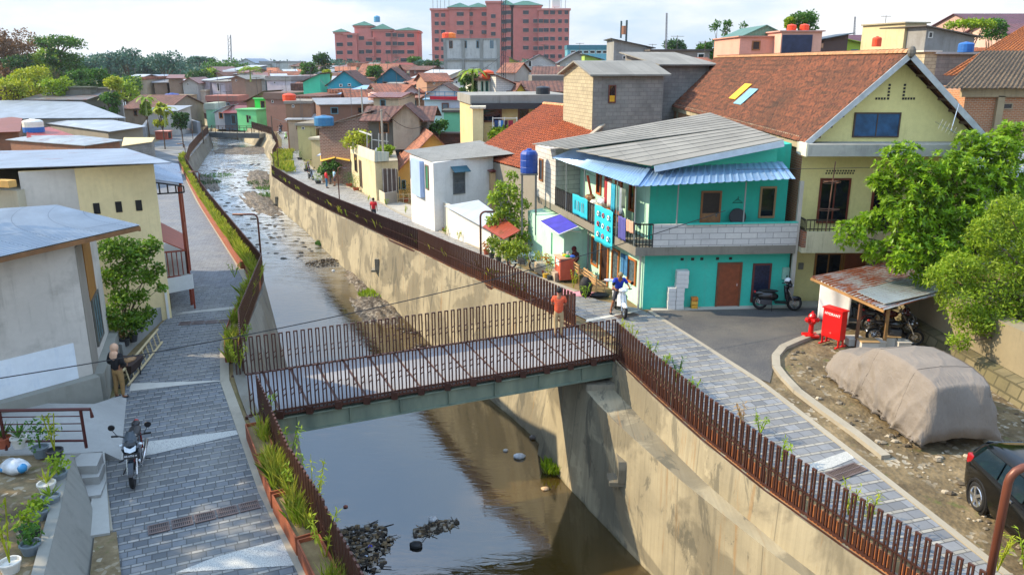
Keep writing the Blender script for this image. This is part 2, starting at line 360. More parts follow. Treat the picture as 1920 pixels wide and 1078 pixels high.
# small drain outlets set in the wall
for y,z in ((20.9,-2.3),(46.5,-2.6),(78,-4)):
    f=(z-WZ)/(gz(y)-WZ); x=xRB(y)-.35+(xRT(y)-.85-xRB(y)+.35)*f-.02 if y<26 else xRB(y)+(xRT(y)-xRB(y))*f-.03
    mb=MB(); mb.box(x-.28,y-.3,z-.42,x+.3,y+.3,z-.3); mb.box(x-.04,y-.34,z-.3,x+.2,y-.24,z+.3); mb.box(x-.04,y+.24,z-.3,x+.2,y+.34,z+.3); mb.box(x-.04,y-.34,z+.3,x+.2,y+.34,z+.38)
    d=mb.build('drain_outlet',CW2,t); MB().box(x-.0,y-.24,z-.3,x+.1,y+.24,z+.3).build('drain_hole',DARK,d)
t=thing('river_wall','grey concrete retaining wall along the left side of the river','retaining wall',(xLT(30),30,0))
lf=[(xLT(y),y,xLB(y),y) for y in Y0 if y<108]+[(-45.8,118.2,-44.9,118.2),(-50.95,136.5,-50.2,136.5),(-60,146,-59.5,145),(-75,165,-74,164.3),(-92,182,-91.5,181)]
wall_strip(MB(),lf,side=-1).build('wall_face',gm_wall('#7f7b70',11.,.8),t)
# water
def gm_water():
    s=Mat('river_water'); co=s.co('W'); n=s.noise(co,.10,5,.6,.4); x,y,z=s.sep(co)
    e=s.math('ADD',s.math('MULTIPLY',s.math('ADD',x,s.math('MULTIPLY',y,.47)),.16),s.math('MULTIPLY',n,1.3))       # shallows towards the right wall
    a=s.ramp(s.math('SUBTRACT',e,1.15),[(.45,col('#0e161d')),(.68,col('#17140d')),(.95,col('#3f3216'))])
    a=s.mix(s.ramp(s.noise(co,1.1,6,.7),[(.5,0.),(.8,.3)]),a,col('#4a3c1c'))
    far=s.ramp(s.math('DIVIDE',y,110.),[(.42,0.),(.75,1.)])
    r1=s.noise(s.co('W',(.5,1.6,1),rot=.45),2.2,4,.6,.8); pt=s.ramp(s.noise(co,.13,4,.6),[(.42,.12),(.62,1.)])
    h=s.math('MULTIPLY',r1,s.math('ADD',s.math('MULTIPLY',pt,.45),s.math('MULTIPLY',far,2.6))); s.bump(h,.30,.08)
    sky_sheen=s.math('MULTIPLY',s.ramp(s.noise(s.co('W',(.7,1.5,1),rot=.4),1.4,9,.72),[(.42,0.),(.53,.9)]),far); a=s.mix(sky_sheen,a,col('#d3d9dc'))  # white of the reflected sky, put into the colour of the far water
    s.b.inputs['IOR'].default_value=1.75
    return s.done(a,s.math('ADD',.03,s.math('MULTIPLY',far,.06)),0,.9)
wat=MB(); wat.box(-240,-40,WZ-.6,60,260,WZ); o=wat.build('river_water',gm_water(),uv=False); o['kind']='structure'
o=MB().poly([(-260,-60,WZ-.9),(80,-60,WZ-.9),(80,280,WZ-.9),(-260,280,WZ-.9)]).build('river_bed',GROUND); o['kind']='structure'
# mud and pebble bars
def bar(cx,cy,rx,ry,h,rot,seed):
    def fn(u,v):
        a=(u-.5)*2; b=(v-.5)*2; d=sqrt(a*a+b*b); x=a*rx; y=b*ry; z=h*(1-d*d)+noise.noise(V((a*4+seed,b*4,seed)))*.16+noise.noise(V((a*14+seed,b*14,seed)))*.07
        return (cx+x*cos(rot)-y*sin(rot),cy+x*sin(rot)+y*cos(rot),WZ+max(-.35,z))
    return MB().grid(fn,34,34)
s=Mat('mud_and_pebbles'); co=s.co('W'); vor=s.n.new('ShaderNodeTexVoronoi'); vor.inputs['Scale'].default_value=7; s.l.new(co,vor.inputs['Vector'])
a=s.mix(s.ramp(s.noise(co,1.,5),[(.4,0.),(.6,1.)]),col('#3a3024'),col('#5b4d3a')); sp=s.sep(vor.outputs['Color']); a=s.mix(s.ramp(sp[0],[(.6,0.),(1.,.8)]),a,col('#8f8779')); s.bump(vor.outputs['Distance'],.8,.06); MUD=s.done(a,.75)
for i,(cx,cy,rx,ry,h,ro) in enumerate(((-7.8,44.0,1.3,3.6,.26,.35),(-9.6,50,1.0,3.5,.2,.4),(-25.3,80,1.5,8,.25,.45),(-30.5,97,1.6,9,.35,.35),(-36.3,95,1.0,9,.2,.45),(-42,130,6,6,.3,.6))):
    o=bar(cx,cy,rx,ry,h,ro,i*7.1).build('mud_bank',MUD,uv=False,smooth=True); o['kind']='structure'
# ------------------------------------------------ paths and yard surfaces
def pave(rot,dark,light,band,rowh=.24,seed=0.,ratio=.36,lw=.42):
    """paving: courses of dark setts with a narrow course of paler ones between them"""
    s=Mat('paving'); co=s.co('W',rot=rot); x,y,_=s.sep(co)
    per=band; f=s.math('FRACT',s.math('DIVIDE',s.math('ADD',y,100.),per)); isl=s.math('GREATER_THAN',f,1-ratio)
    row=s.math('FLOOR',s.math('DIVIDE',s.math('ADD',y,100.),per)); xo=s.math('ADD',x,s.math('MULTIPLY',row,.173))
    def cell(w,k): 
        c=s.math('FLOOR',s.math('DIVIDE',xo,w)); j=s.math('FRACT',s.math('DIVIDE',xo,w)); cm=s.n.new('ShaderNodeCombineXYZ'); s.l.new(c,cm.inputs[0]); s.l.new(s.math('ADD',row,k),cm.inputs[1])
        wn=s.n.new('ShaderNodeTexWhiteNoise'); s.l.new(cm.outputs[0],wn.inputs['Vector']); return wn.outputs['Value'],s.math('LESS_THAN',s.math('MULTIPLY',j,w),.022)
    r1,j1=cell(lw,0.); r2,j2=cell(lw*.8,.37)
    a=s.ramp(r1,[(0.,sc3(col(dark),.72)),(1.,sc3(col(dark),1.3))]); b=s.ramp(r2,[(0.,sc3(col(light),.8)),(1.,sc3(col(light),1.12))])
    a=s.mix(isl,a,b); jj=s.math('ADD',s.math('MULTIPLY',j1,s.math('SUBTRACT',1.,isl)),s.math('MULTIPLY',j2,isl))
    g1=s.math('LESS_THAN',s.math('MULTIPLY',f,per),.018); g2=s.math('LESS_THAN',s.math('ABSOLUTE',s.math('SUBTRACT',f,1-ratio)),.012/per*1.3)
    jj=s.math('MINIMUM',s.math('ADD',jj,s.math('ADD',g1,g2)),1.); a=s.mix(s.math('MULTIPLY',jj,.75),a,col('#30302f'))
    n=s.noise(co,.5,6,.6); a=s.mix(s.ramp(n,[(.45,0.),(.75,.35)]),a,col('#8f8a7c')); a=s.mix(s.ramp(s.noise(co,6,5,.7),[(.3,.3),(.6,0.)]),a,sc3(col(dark),.55))
    s.bump(jj,-.5,.01); return s.done(a,.78)
def strip(name,mat,Lf,Rt,off,kind='structure',y0=None,y1=None,step=1.):
    mb=MB(); y=y0; rows=[]
    while y<y1+1e-6: rows.append(y); y+=step
    for a,b in zip(rows,rows[1:]):
        mb.poly([(Lf(a),a,gz(a)+off),(Rt(a),a,gz(a)+off),(Rt(b),b,gz(b)+off),(Lf(b),b,gz(b)+off)])
    o=mb.build(name,mat); o['kind']=kind; return o
RPE=[(-5,19),(8,11.7),(13.1,9.2),(17.1,8.35),(22.1,7.2),(28.8,5.0),(30.4,2.96),(34.2,.94),(38.1,-.5),(43.9,-2.7),(50.3,-5.5),(57.2,-8.3),(66.2,-11.6),(73.9,-15.3),(85.3,-20.8),(96.5,-25.0),(116,-30.6),(125,-33.8),(150,-41)]
RPI=lambda y:xRT(y)+.95 if y<82 else lerp(y,[(82,-23.7),(96,-27.6),(108,-31.0),(116,-33.0),(125,-35.5),(150,-44)])
xRPE=lambda y:lerp(y,RPE)
LPL=[(-5,1.),(13.1,-7.9),(14.4,-8.2),(16.4,-9.3),(17,-9.9),(18,-10.3),(21,-11.1),(23.8,-11.8),(27,-12.5),(28.3,-12.6),(41,-18.2),(57,-26.2),(83,-37.5),(104,-50)]
xLPL=lambda y:lerp(y,LPL)
PR=pave(-.30,'#73767a','#969288',.38,seed=1.,ratio=.25,lw=.36); PL=pave(-.40,'#5f6367','#8a8985',.29,ratio=.30,lw=.27)
PF=pave(-.4,'#7e8083','#a6a299',.6)
strip('river_path',PR,RPI,lambda y:xRPE(y),.05,y0=-4,y1=31); strip('river_path',PF,RPI,xRPE,.05,y0=31,y1=142)
strip('river_path',PL,xLPL,lambda y:xLT(y)-.62,.05,y0=-4,y1=32); strip('river_path',pave(-.4,'#63676e','#85868a',.24,ratio=.3,lw=.25),xLPL,lambda y:xLT(y)-.75,.05,y0=32,y1=104)
KERB=plaster('#9c9483',.6,.3,5)
def ribbon(name,pts,wd,h,mat,off=0.,kind='structure'):
    mb=MB()
    for a,b in zip(pts,pts[1:]):
        a,b=V((a[0],a[1],0)),V((b[0],b[1],0)); d=(b-a).normalized(); n=V((-d.y,d.x,0))*wd/2
        q=[a-n,b-n,b+n,a+n]; lo=[V((p.x,p.y,gz(p.y)-.1)) for p in q]; hi=[V((p.x,p.y,gz(p.y)+h)) for p in q]
        mb.hexa(lo+hi)
    o=mb.build(name,mat); o['kind']=kind; return o
ribbon('path_kerb',[(xRPE(y)+.08,y) for y in [10,13,17,22,28.6]],.16,.075,KERB)
ribbon('path_kerb',[(xRPE(y)+.08,y) for y in [31.2,34.2,38.1,43.9,50.3,57.2,66.2,73.9,85,96]],.22,.09,KERB)
ribbon('path_kerb',[(xLPL(y)-.05,y) for y in [14.4,16.4,17.1]],.16,.08,KERB)
ribbon('path_kerb',[(xLT(y)-.62,y) for y in [0,6,10,13,16,19,22,25,28,32,38,46,60,80,95]],.26,.07,KERB)
# pale terrazzo bands and cross strips in the paving
s=Mat('white_pebble_wash'); co=s.co('W'); a=s.mix(s.ramp(s.noise(co,55,3,.8),[(.40,0.),(.52,1.)]),col('#6b6d70'),col('#b9b8b0')); s.bump(s.noise(co,55,3),.4,.01); PEB=s.done(a,.7)
def wedge(name,pts,mat,off=.06):
    q=[T(*p) for p in pts]; q=[V((p.x,p.y,gz(p.y)+off)) for p in q]; o=MB().poly(q).build(name,mat); o['kind']='structure'; return o
wedge('pebble_band',[(330,1078),(590,1062),(552,1008),(400,1050)],PEB)
wedge('pebble_band',[(215,868),(290,855),(447,818),(443,810),(240,836)],PEB)
wedge('pebble_band',[(243,737),(300,730),(430,716),(246,722)],plain('#b0aca2',.8,0,.1))
wedge('pebble_band',[(330,592),(472,580),(470,573),(345,588)],plain('#9c9a92',.8,0,.1))
wedge('pebble_band',[(1510,893),(1560,880),(1612,858),(1590,848),(1500,880)],PEB)
wedge('pebble_band',[(1098,607),(1180,590),(1205,583),(1100,601)],plain('#bcb8ac',.8,0,.1))
wedge('pebble_band',[(930,520),(970,510),(972,506),(924,516)],plain('#bcb8ac',.8,0,.1))
# asphalt forecourt
s=Mat('asphalt'); co=s.co('W'); a=s.mix(s.ramp(s.noise(co,.35,6,.65),[(.4,0.),(.65,1.)]),col('#3a3b3f'),col('#57544f')); a=s.mix(s.ramp(s.noise(co,40,3),[(.4,0.),(.7,.5)]),a,col('#77736b')); s.bump(s.noise(co,60,3),.4,.01); ASP=s.done(a,.88)
pts=[T(*p) for p in [(1213,583),(1388,700),(1440,720),(1447,690),(1452,665),(1475,648),(1530,632),(1560,624),(1700,600),(1700,560),(1475,566),(1230,583)]]
o=MB().poly([(p.x+.05,p.y,gz(p.y)+.045) for p in pts]).build('asphalt_road',ASP); o['kind']='structure'
s=Mat('gravel_soil'); co=s.co('W'); vor=s.n.new('ShaderNodeTexVoronoi'); vor.inputs['Scale'].default_value=9; s.l.new(co,vor.inputs['Vector']); sp=s.sep(vor.outputs['Color'])
a=s.ramp(s.noise(co,.9,8,.7),[(.36,col('#4a3e2a')),(.52,col('#6b5c41')),(.68,col('#8d7b5c'))]); a=s.mix(s.math('MULTIPLY',s.ramp(sp[0],[(.8,0.),(.86,1.)]),s.ramp(s.noise(co,.7,4),[(.45,0.),(.65,.8)])),a,col('#a39a88')); a=s.mix(s.ramp(s.noise(co,1.7,6,.7),[(.58,0.),(.68,.6)]),a,col('#4d5a22')); s.bump(vor.outputs['Distance'],.5,.05); s.bump(s.noise(co,5,6,.7),.6,.06); SOIL=s.done(a,.95)
pts=[T(*p) for p in [(1395,715),(1440,735),(1500,790),(1680,910),(1880,1075),(1960,1130),(2200,1078),(2100,700),(1800,600),(1560,620),(1475,650),(1450,675),(1440,705)]]
o=MB().poly([(p.x,p.y,gz(p.y)+.02) for p in pts]).build('gravel_yard',SOIL); o['kind']='structure'
kb=[T(*p) for p in [(1565,622),(1530,630),(1495,643),(1468,655),(1454,672),(1455,692),(1470,712),(1495,738),(1540,772),(1600,815),(1660,862)]]
ribbon('yard_kerb',[(p.x,p.y) for p in kb],.24,.13,KERB)
# concrete apron on the left by the steps
pts=[T(*p) for p in [(0,762),(200,752),(240,735),(225,860),(195,880),(205,1000),(170,1010),(150,870),(0,850)]]
o=MB().poly([(p.x,p.y,gz(p.y)+.04) for p in pts]).build('concrete_apron',plaster('#8f8f8b',.6,.1,9)); o['kind']='structure'
for pp in ([(700,376),(745,402),(790,425),(800,402),(770,385),(745,378)],):
    q=[T(*p) for p in pp]; o=MB().poly([(p.x,p.y,gz(p.y)+.03) for p in q]).build('side_lane',plaster('#a7a398',.5,.1,2)); o['kind']='structure'
pts=[T(*p) for p in [(205,305),(272,262),(300,243),(350,250),(392,252),(372,276),(352,300),(341,330),(338,352),(292,352),(285,330)]]
o=MB().poly([(p.x,p.y,gz(p.y)+.03) for p in pts]).build('yard_paving',pave(.5,'#62666b','#8b8983',3.4,ratio=.14,lw=2.5)); o['kind']='structure'
# ------------------------------------------------ drain grates, one casting each
IRONR=plain('#665854',.6,.3,.2)
def grate(c,d,w,l,label,group,n=9):
    t=thing('drain_grate',label,'drain grate',(c.x,c.y,gz(c.y)+.055),atan2(d.y,d.x),group)
    m=Matrix.Translation(V((c.x,c.y,gz(c.y)+.055)))@Matrix.Rotation(atan2(d.y,d.x),4,'Z'); mb=MB()
    mb.box(-w/2,-l/2,0,w/2,-l/2+.04,.02); mb.box(-w/2,l/2-.04,0,w/2,l/2,.02); mb.box(-w/2,-l/2+.04,0,-w/2+.03,l/2-.04,.02); mb.box(w/2-.03,-l/2+.04,0,w/2,l/2-.04,.02); mb.box(-w/2+.03,-.015,0,w/2-.03,.015,.018)
    for i in range(n): x=-w/2+.03+(w-.06)*(i+.5)/n; mb.box(x-.009,-l/2+.04,0,x+.009,l/2-.04,.016)
    mb.v=[m@v for v in mb.v]; mb.build('grate_bars',IRONR,t)
    b=MB().box(-w/2+.01,-l/2+.01,-.003,w/2-.01,l/2-.01,.004); b.v=[m@v for v in b.v]; b.build('grate_pit',DARK,t)
a,b=T(276,1000),T(488,948); d=(b-a).normalized(); L_=(b-a).length
LB5=['leftmost of the five drain grates nearest the parked motorcycle','second from left of the five grates nearest the parked motorcycle','middle one of the five drain grates nearest the motorcycle','fourth from left of the five grates nearest the motorcycle','rightmost of the five drain grates nearest the motorcycle, beside the planters']
LF5=[q.replace('nearest the parked motorcycle','by the bamboo ladder').replace('nearest the motorcycle','by the bamboo ladder') for q in LB5]
for i in range(5): grate(a+(b-a)*((i+.5)/5),d,L_/5*.92,.36,LB5[i],'drain grates in the left path')
a,b=T(335,610),T(458,603); d=(b-a).normalized(); L_=(b-a).length
for i in range(5): grate(a+(b-a)*((i+.5)/5),d,L_/5*.92,.36,LF5[i],'drain grates in the left path')
a,b=T(1555,900),T(1618,876); grate((a+b)/2,(b-a).normalized(),1.0,.4,'rust coloured trench grate across the right path near the car','trench grates in the right path',16)
a,b=T(1160,597),T(1190,592); grate((a+b)/2,(b-a).normalized(),.9,.34,'brown trench grate beside the white scooter','trench grates in the right path',14)
a,b=T(915,520),T(950,512); grate((a+b)/2,(b-a).normalized(),.9,.34,'brown trench grate in front of the potted plants','trench grates in the right path',14)

# ------------------------------------------------ fences: rows of hairpin uprights on a rail, planter boxes behind
def hairpin(h=1.1,w=.11,t=.035):
    mb=MB(); mb.box(-w/2,-t/2,0,-w/2+t,t/2,h); mb.box(w/2-t,-t/2,0,w/2,t/2,h); mb.box(-w/2,-t/2-.003,h,w/2,t/2+.003,h+t)
    for z in (h*.42,h*.55): mb.bar((-w/2+t*.6,0,z),(w/2-t*.6,0,z+.07),t*.8,.02)
    return mb
def post_proto(name,h,w,t,mat):
    mb=hairpin(h,w,t); me=mb.build(name,mat,None); d=me.data; bpy.data.objects.remove(me); return d
HP=post_proto('post',1.12,.11,.035,RUSTM); HPF=post_proto('post',1.12,.14,.05,RUSTM)
CORT=plain('#8a4a2c',.75,.1,.3); CORT2=plain('#a0623a',.75,0,.3)
def fence_panel(p,q,label,group,z0,spacing=.2,mesh=HP,single=False,box=True,side=1,h=1.12):
    """p,q ground points (x,y); uprights start at z0(p..q)"""
    P,Q=V((p[0],p[1],gz(p[1])+z0)),V((q[0],q[1],gz(q[1])+z0)); d=Q-P; n=max(2,int(d.length/spacing)); rz=atan2(d.y,d.x)
    t=thing('fence_panel',label,'fence panel',P,0,group)
    rl=MB(); rl.bar(P+V((0,0,.05)),Q+V((0,0,.05)),.05); rl.bar(P+V((0,0,.5)),Q+V((0,0,.5)),.035); rl.bar(P+V((0,0,-.12)),Q+V((0,0,-.12)),.05,.1); rl.build('rail',RUSTM,t)
    if single:
        mb=MB()
        for i in range(n):
            c=P+d*((i+.5)/n); e=d.normalized()*.05
            mb.bar(c-e,c-e+V((0,0,h)),.05); mb.bar(c+e,c+e+V((0,0,h)),.05); mb.bar(c-e*1.4+V((0,0,h)),c+e*1.4+V((0,0,h)),.05,.04)
        mb.build('slats',RUSTM,t)
    else:
        for i in range(n):
            o=link(bpy.data.objects.new('post',mesh)); o.parent=t; o.location=d*((i+.5)/n); o.rotation_euler=(0,0,rz)
    if box:      # low infill panels of the planters behind the uprights
        nn=V((-d.y,d.x,0)).normalized()*side; k=max(1,int(d.length/.85))
        for i in range(k):
            a=P+d*(i/k)+nn*.06+d.normalized()*.1; b=P+d*((i+1)/k)+nn*.06-d.normalized()*.1
            MB().hexa([a+V((0,0,-.1)),b+V((0,0,-.1)),b+nn*.03+V((0,0,-.1)),a+nn*.03+V((0,0,-.1)),a+V((0,0,.32)),b+V((0,0,.32)),b+nn*.03+V((0,0,.32)),a+nn*.03+V((0,0,.32))]).build('infill_panel',CORT2,t)
    return t
GF='rusty fence panels along the river'
ORD=['first','second','third','fourth','fifth','sixth','seventh','eighth','ninth','tenth','eleventh','twelfth','thirteenth','fourteenth','fifteenth','sixteenth','seventeenth','eighteenth','nineteenth','twentieth']
def seg(fn,y0,y1): return (fn(y0),y0),(fn(y1),y1)
rb=[23.75,21.0,18.4,16.0,13.9,11.9,9.9,7.9]
for i,(b,a) in enumerate(zip(rb,rb[1:])):
    fence_panel(*seg(lambda y:xRT(y)+.05,a,b),f'rusty slatted fence panel on the right wall, {ORD[i]} one before the footbridge',GF,.14,side=-1)
rb=[26.7,28.7,32,36.2,40.5,46,52,58,65,73,81.8]
for i,(a,b) in enumerate(zip(rb,rb[1:])):
    fence_panel(*seg(lambda y:xRT(y)+.05,a,b),f'rusty slatted fence panel on the right wall, {ORD[i]} one beyond the footbridge',GF,.12,single=i>3,side=-1,spacing=.2 if i<4 else .26,box=i<5)
def farseg(pts,lab,k0=0):
    for i,(a,b) in enumerate(zip(pts,pts[1:])): fence_panel(a,b,lab.format(ORD[i+k0]),GF,.1,single=True,box=False,spacing=.4)
farseg([(-24.3,82),(-29.1,98),(-32.0,110.7),(-39.5,133.5),(-49.5,151),(-58,159),(-67.4,174.6)],'distant fence panel at the river bend, {} one upstream of the sharp corner')
lb=[4,8,11,13.5,15.6,17.6,19.6]
for i,(a,b) in enumerate(zip(lb,lb[1:])):
    fence_panel(*seg(lambda y:xLT(y)-.04,a,b),f'rusty fence panel beside the left planters, {ORD[5-i]} one before the footbridge',GF,.1+.06*(i%2),box=False)
lb=[22.6,25,28.5,33,39,45,52,60,69,79,90]
for i,(a,b) in enumerate(zip(lb,lb[1:])):
    fence_panel(*seg(lambda y:xLT(y)-.04,a,b),f'rusty fence panel on the left wall, {ORD[i]} one beyond the footbridge',GF,.1,box=False,single=i>2,spacing=.2 if i<3 else .28)
farseg([(xLT(90)-.04,90),(xLT(104),104),(xLT(118),118),(-51,136.5),(-60,146)],'distant fence panel on the left wall, {} one before the small far bridge')
# ------------------------------------------------ the footbridge
NR,NL=V((3.25,23.75,.12)),V((-6.9,19.75,-.05)); FR,FL=V((2.25,26.5,.12)),V((-8.6,23.0,-.05))
NL=V((xLT(19.75)-.3,19.75,-.1)); FL=V((xLT(22.4)-.3,22.4,-.08)); NR.z=FR.z=.14
t=thing('footbridge','steel footbridge with white deck panels and rust brown railings crossing the river','footbridge',NL)
n=14; deck=MB(); wd=(FL-NL)
DECK=plaster('#8a8b8e',.7,.1,6)
for i in range(n):
    a,b=i/n+.0035,(i+1)/n-.0035; lo=[NL.lerp(NR,a),NL.lerp(NR,b),FL.lerp(FR,b),FL.lerp(FR,a)]
    k=MB().slab(*[p+V((0,0,.0)) for p in lo],.16); k.build('deck_panel',DECK,t)
for i in range(n+1):
    a=i/n; k=MB(); p,q=NL.lerp(NR,a),FL.lerp(FR,a); e=(q-p).normalized()*.12; k.bar(p-e+V((0,0,-.12)),q+e+V((0,0,-.12)),.10,.20); k.build('cross_beam',RUSTM,t)
def gm_steel():
    s=Mat('weathered_steel_paint'); co=s.co('UV'); n=s.noise(s.co('UV',(1,.2,1)),1.5,6,.6); a=s.ramp(n,[(.35,col('#5d6b60')),(.6,col('#7e8976')),(.75,col('#6b6a50'))]); return s.done(a,.6,.1)
GS=gm_steel(); up=V((0,0,1))
for A,B,lb_ in ((NL,NR,1),(FL,FR,-1)):
    d=(B-A).normalized(); nn=V((d.y,-d.x,0))*lb_; g=MB(); A2,B2=A-nn*.05-d*.2,B-nn*.05+d*.3
    zc=-.48; g.bar(A2+up*zc,B2+up*zc,.03,.46); g.bar(A2+up*(zc+.24),B2+up*(zc+.24),.2,.03); g.bar(A2+up*(zc-.24),B2+up*(zc-.24),.2,.03)
    for i in range(0,9): p=A2.lerp(B2,i/8); g.bar(p+nn*.04+up*(zc-.22),p+nn*.04+up*(zc+.22),.09,.02,up=tuple(d))
    g.build('girder',GS,t)
    rl=MB(); off=nn*.06; 
    for z in (.02,-.1): rl.bar(A+off+up*z,B+off+up*z,.04,.05)
    for i in range(n+1): p=A.lerp(B,i/n)+nn*.09; rl.box(p.x-.09,p.y-.06,p.z-.2,p.x+.09,p.y+.06,p.z+.02)
    rl.build('bottom_rail',RUSTM,t)
    m=52; me=post_proto('post',1.30,.13,.036,RUSTM)
    for i in range(m):
        o=link(bpy.data.objects.new('railing_post',me)); o.parent=t; p=A.lerp(B,(i+.5)/m)+off; p.z-=.14; o.location=p-V(t.location); o.rotation_euler=(0,0,atan2(d.y,d.x))
# abutment blocks
t2=thing('bridge_abutment','grey concrete bridge seat under the right end of the footbridge','bridge abutment',(2.4,25.5,-.6))
MB().hexa([V((1.3,27.4,-4.9)),V((2.3,23.6,-4.9)),V((4.2,23.8,-4.9)),V((3.0,28,-4.9)),V((1.25,27.35,-.76)),V((2.35,23.4,-.76)),V((3.9,23.5,-.76)),V((2.9,27.8,-.76))]).build('seat_block',CW2,t2)
t2=thing('bridge_abutment','grey concrete bridge seat under the left end of the footbridge','bridge abutment',(-8,22,-.6))
MB().hexa([V((-9.0,19.3,-4.9)),V((-5.4,19.3,-4.9)),V((-6.9,24.2,-4.9)),V((-9.6,24.2,-4.9)),V((-8.7,19.6,-.82)),V((-6.3,19.6,-.82)),V((-7.9,23.2,-.82)),V((-9.4,23.4,-.82))]).build('seat_block',CW2,t2)
# small far bridge
p,q=V((-52,136,-2.3)),V((-41.6,133.6,-2.3)); t=thing('footbridge','small far bridge with dark edge beam at the river bend','footbridge',p)
d=(q-p).normalized(); nn=V((-d.y,d.x,0)); MB().hexa([p+up*-.7,q+up*-.7,q+nn*3+up*-.7,p+nn*3+up*-.7,p,q,q+nn*3,p+nn*3]).build('deck',CW2,t)
MB().bar(p-nn*.1+up*-.3,q-nn*.1+up*-.3,.15,.8).build('edge_beam',plain('#3f474b',.6),t)
rl=MB()
for a in (-.05,3.0):
    rl.bar(p+nn*a+up*1.0,q+nn*a+up*1.0,.07)
    for i in range(9): c=p.lerp(q,i/8)+nn*a; rl.bar(c,c+up*1.0,.08)
rl.build('railing',RUSTM,t)
# ------------------------------------------------ planters on the left path
for i in range(14):
    y=12.2+i*1.62; 
    if 18.2<y<22.6: continue
    a,b=V((xLT(y)-.12,y,0)),V((xLT(y+1.52)-.12,y+1.52,0)); d=(b-a).normalized(); nn=V((-d.y,d.x,0))*.42; z=gz(y)+.05
    a.z=z; b.z=gz(y+1.5)+.05; t=thing('planter_box',f'brown open planter box on the left path, {ORD[i]} one from the bottom of the view','planter box',a,0,'planter boxes along the left path'); h=up*.42
    for p,q in ((a,b),(a+nn,b+nn),(a,a+nn),(b,b+nn)): MB().bar(p+up*.21,q+up*.21,.03,.42).build('side_board',CORT,t)
    MB().hexa([a,b,b+nn,a+nn,a+up*.34,b+up*.34,b+nn+up*.34,a+nn+up*.34]).build('soil',GROUND,t)
t=MB(); 
for a,b in zip(range(36,100,4),range(40,104,4)):
    for k in (0,):
        p,q=V((xLT(a)-.15,a,gz(a))),V((xLT(b)-.15,b,gz(b))); nn=V((-.45,-.2,0)); tt=thing('planter_box',f'far brown planter box on the left path, {ORD[(a-36)//4]} one past the near row','planter box',p,0,'planter boxes along the left path')
        MB().hexa([p,q,q+nn,p+nn,p+up*.42,q+up*.42,q+nn+up*.42,p+nn+up*.42]).build('box',CORT,tt)
# ------------------------------------------------ building kit
def P2(p): return V((p[0],p[1],0))
def body(parent,foot,z0,tops,mat,name='wall'):
    """walls over a footprint given counter-clockwise from above; tops = height at each corner"""
    n=len(foot); tops=tops if isinstance(tops,(list,tuple)) else [tops]*n; mb=MB()
    for i in range(n):
        a,b=foot[i],foot[(i+1)%n]; mb.poly([(a[0],a[1],z0),(b[0],b[1],z0),(b[0],b[1],tops[(i+1)%n]),(a[0],a[1],tops[i])])
    mb.poly([(p[0],p[1],t-.02) for p,t in zip(foot,tops)])
    return mb.build(name,mat,parent)
def wallpt(P,Q,s,z,o=0.):
    d=(P2(Q)-P2(P)).normalized(); n=V((d.y,-d.x,0)); p=P2(P)+d*s+n*o; p.z=z; return p
def opening(parent,P,Q,s,w,z0,z1,fm,pm=None,kind='window',fw=.07,mull=1,trans=0,label=None,depth=.06,pane='pane'):
    """frame and pane on the wall from P to Q, s metres along it from P (outside is to the right of P->Q)"""
    pm=pm or glass(); mb=MB()
    def bx(m,s0,s1,a,b,o0,o1): m.hexa([wallpt(P,Q,s0,a,o1),wallpt(P,Q,s1,a,o1),wallpt(P,Q,s1,a,o0),wallpt(P,Q,s0,a,o0),wallpt(P,Q,s0,b,o1),wallpt(P,Q,s1,b,o1),wallpt(P,Q,s1,b,o0),wallpt(P,Q,s0,b,o0)])
    bx(mb,s,s+fw,z0,z1,-.02,depth); bx(mb,s+w-fw,s+w,z0,z1,-.02,depth); bx(mb,s+fw,s+w-fw,z1-fw,z1,-.02,depth-.002)
    if kind=='window': bx(mb,s+fw,s+w-fw,z0,z0+fw,-.02,depth-.002)
    for i in range(1,mull): c=s+w*i/mull; bx(mb,c-fw*.35,c+fw*.35,z0+fw,z1-fw,-.02,depth-.01)
    if trans: c=z0+(z1-z0)*trans; bx(mb,s+fw,s+w-fw,c-fw*.35,c+fw*.35,-.02,depth-.012)
    f=mb.build(kind,fm,parent,label=label)
    m2=MB(); bx(m2,s+fw*.9,s+w-fw*.9,z0+(fw*.9 if kind=='window' else .02),z1-fw*.9,-.03,.032); m2.build('leaf' if kind=='door' and pane=='pane' else pane,pm,f)
    if kind=='door': m3=MB(); bx(m3,s+w-fw-.12,s+w-fw-.07,z0+(z1-z0)*.47,z0+(z1-z0)*.53,.032,.07); m3.build('handle',CHROME,f)
    return f
def corr(parent,a,b,c,d,mat,pitch=.2,amp=.018,name='roof',th=.012,sq=False,label=None,res=4):
    """corrugated sheet; a->b across the ribs, a->d along them"""
    a,b,c,d=V(a),V(b),V(c),V(d); w=max((b-a).length,(c-d).length); nu=max(4,int(w/pitch*res)); nn=(b-a).cross(d-a).normalized()
    if nn.z<0: nn=-nn
    mb=MB(); base=0; l=(d-a).length; nv=max(1,int(l/1.2))
    def prof(i):
        if sq: k=i%res; return amp if k==0 else -amp*.6
        return amp*sin(2*pi*i/res+.6)
    def fn(u,v):
        i=round(u*nu); p=(a.lerp(b,u)).lerp(d.lerp(c,u),v); return p+nn*prof(i)
    mb.grid(fn,nu,nv); return mb.build(name,mat,parent,solid=th,label=label)
def sheet(parent,pts,mat,name='roof',th=.06,label=None):
    mb=MB(); n=len(pts); top=[V(p) for p in pts]; t=V((0,0,-th)); mb.poly(top); mb.poly([p+t for p in reversed(top)])
    for i in range(n): a,b=top[i],top[(i+1)%n]; mb.poly([a+t,b+t,b,a])
    return mb.build(name,mat,parent,label=label)
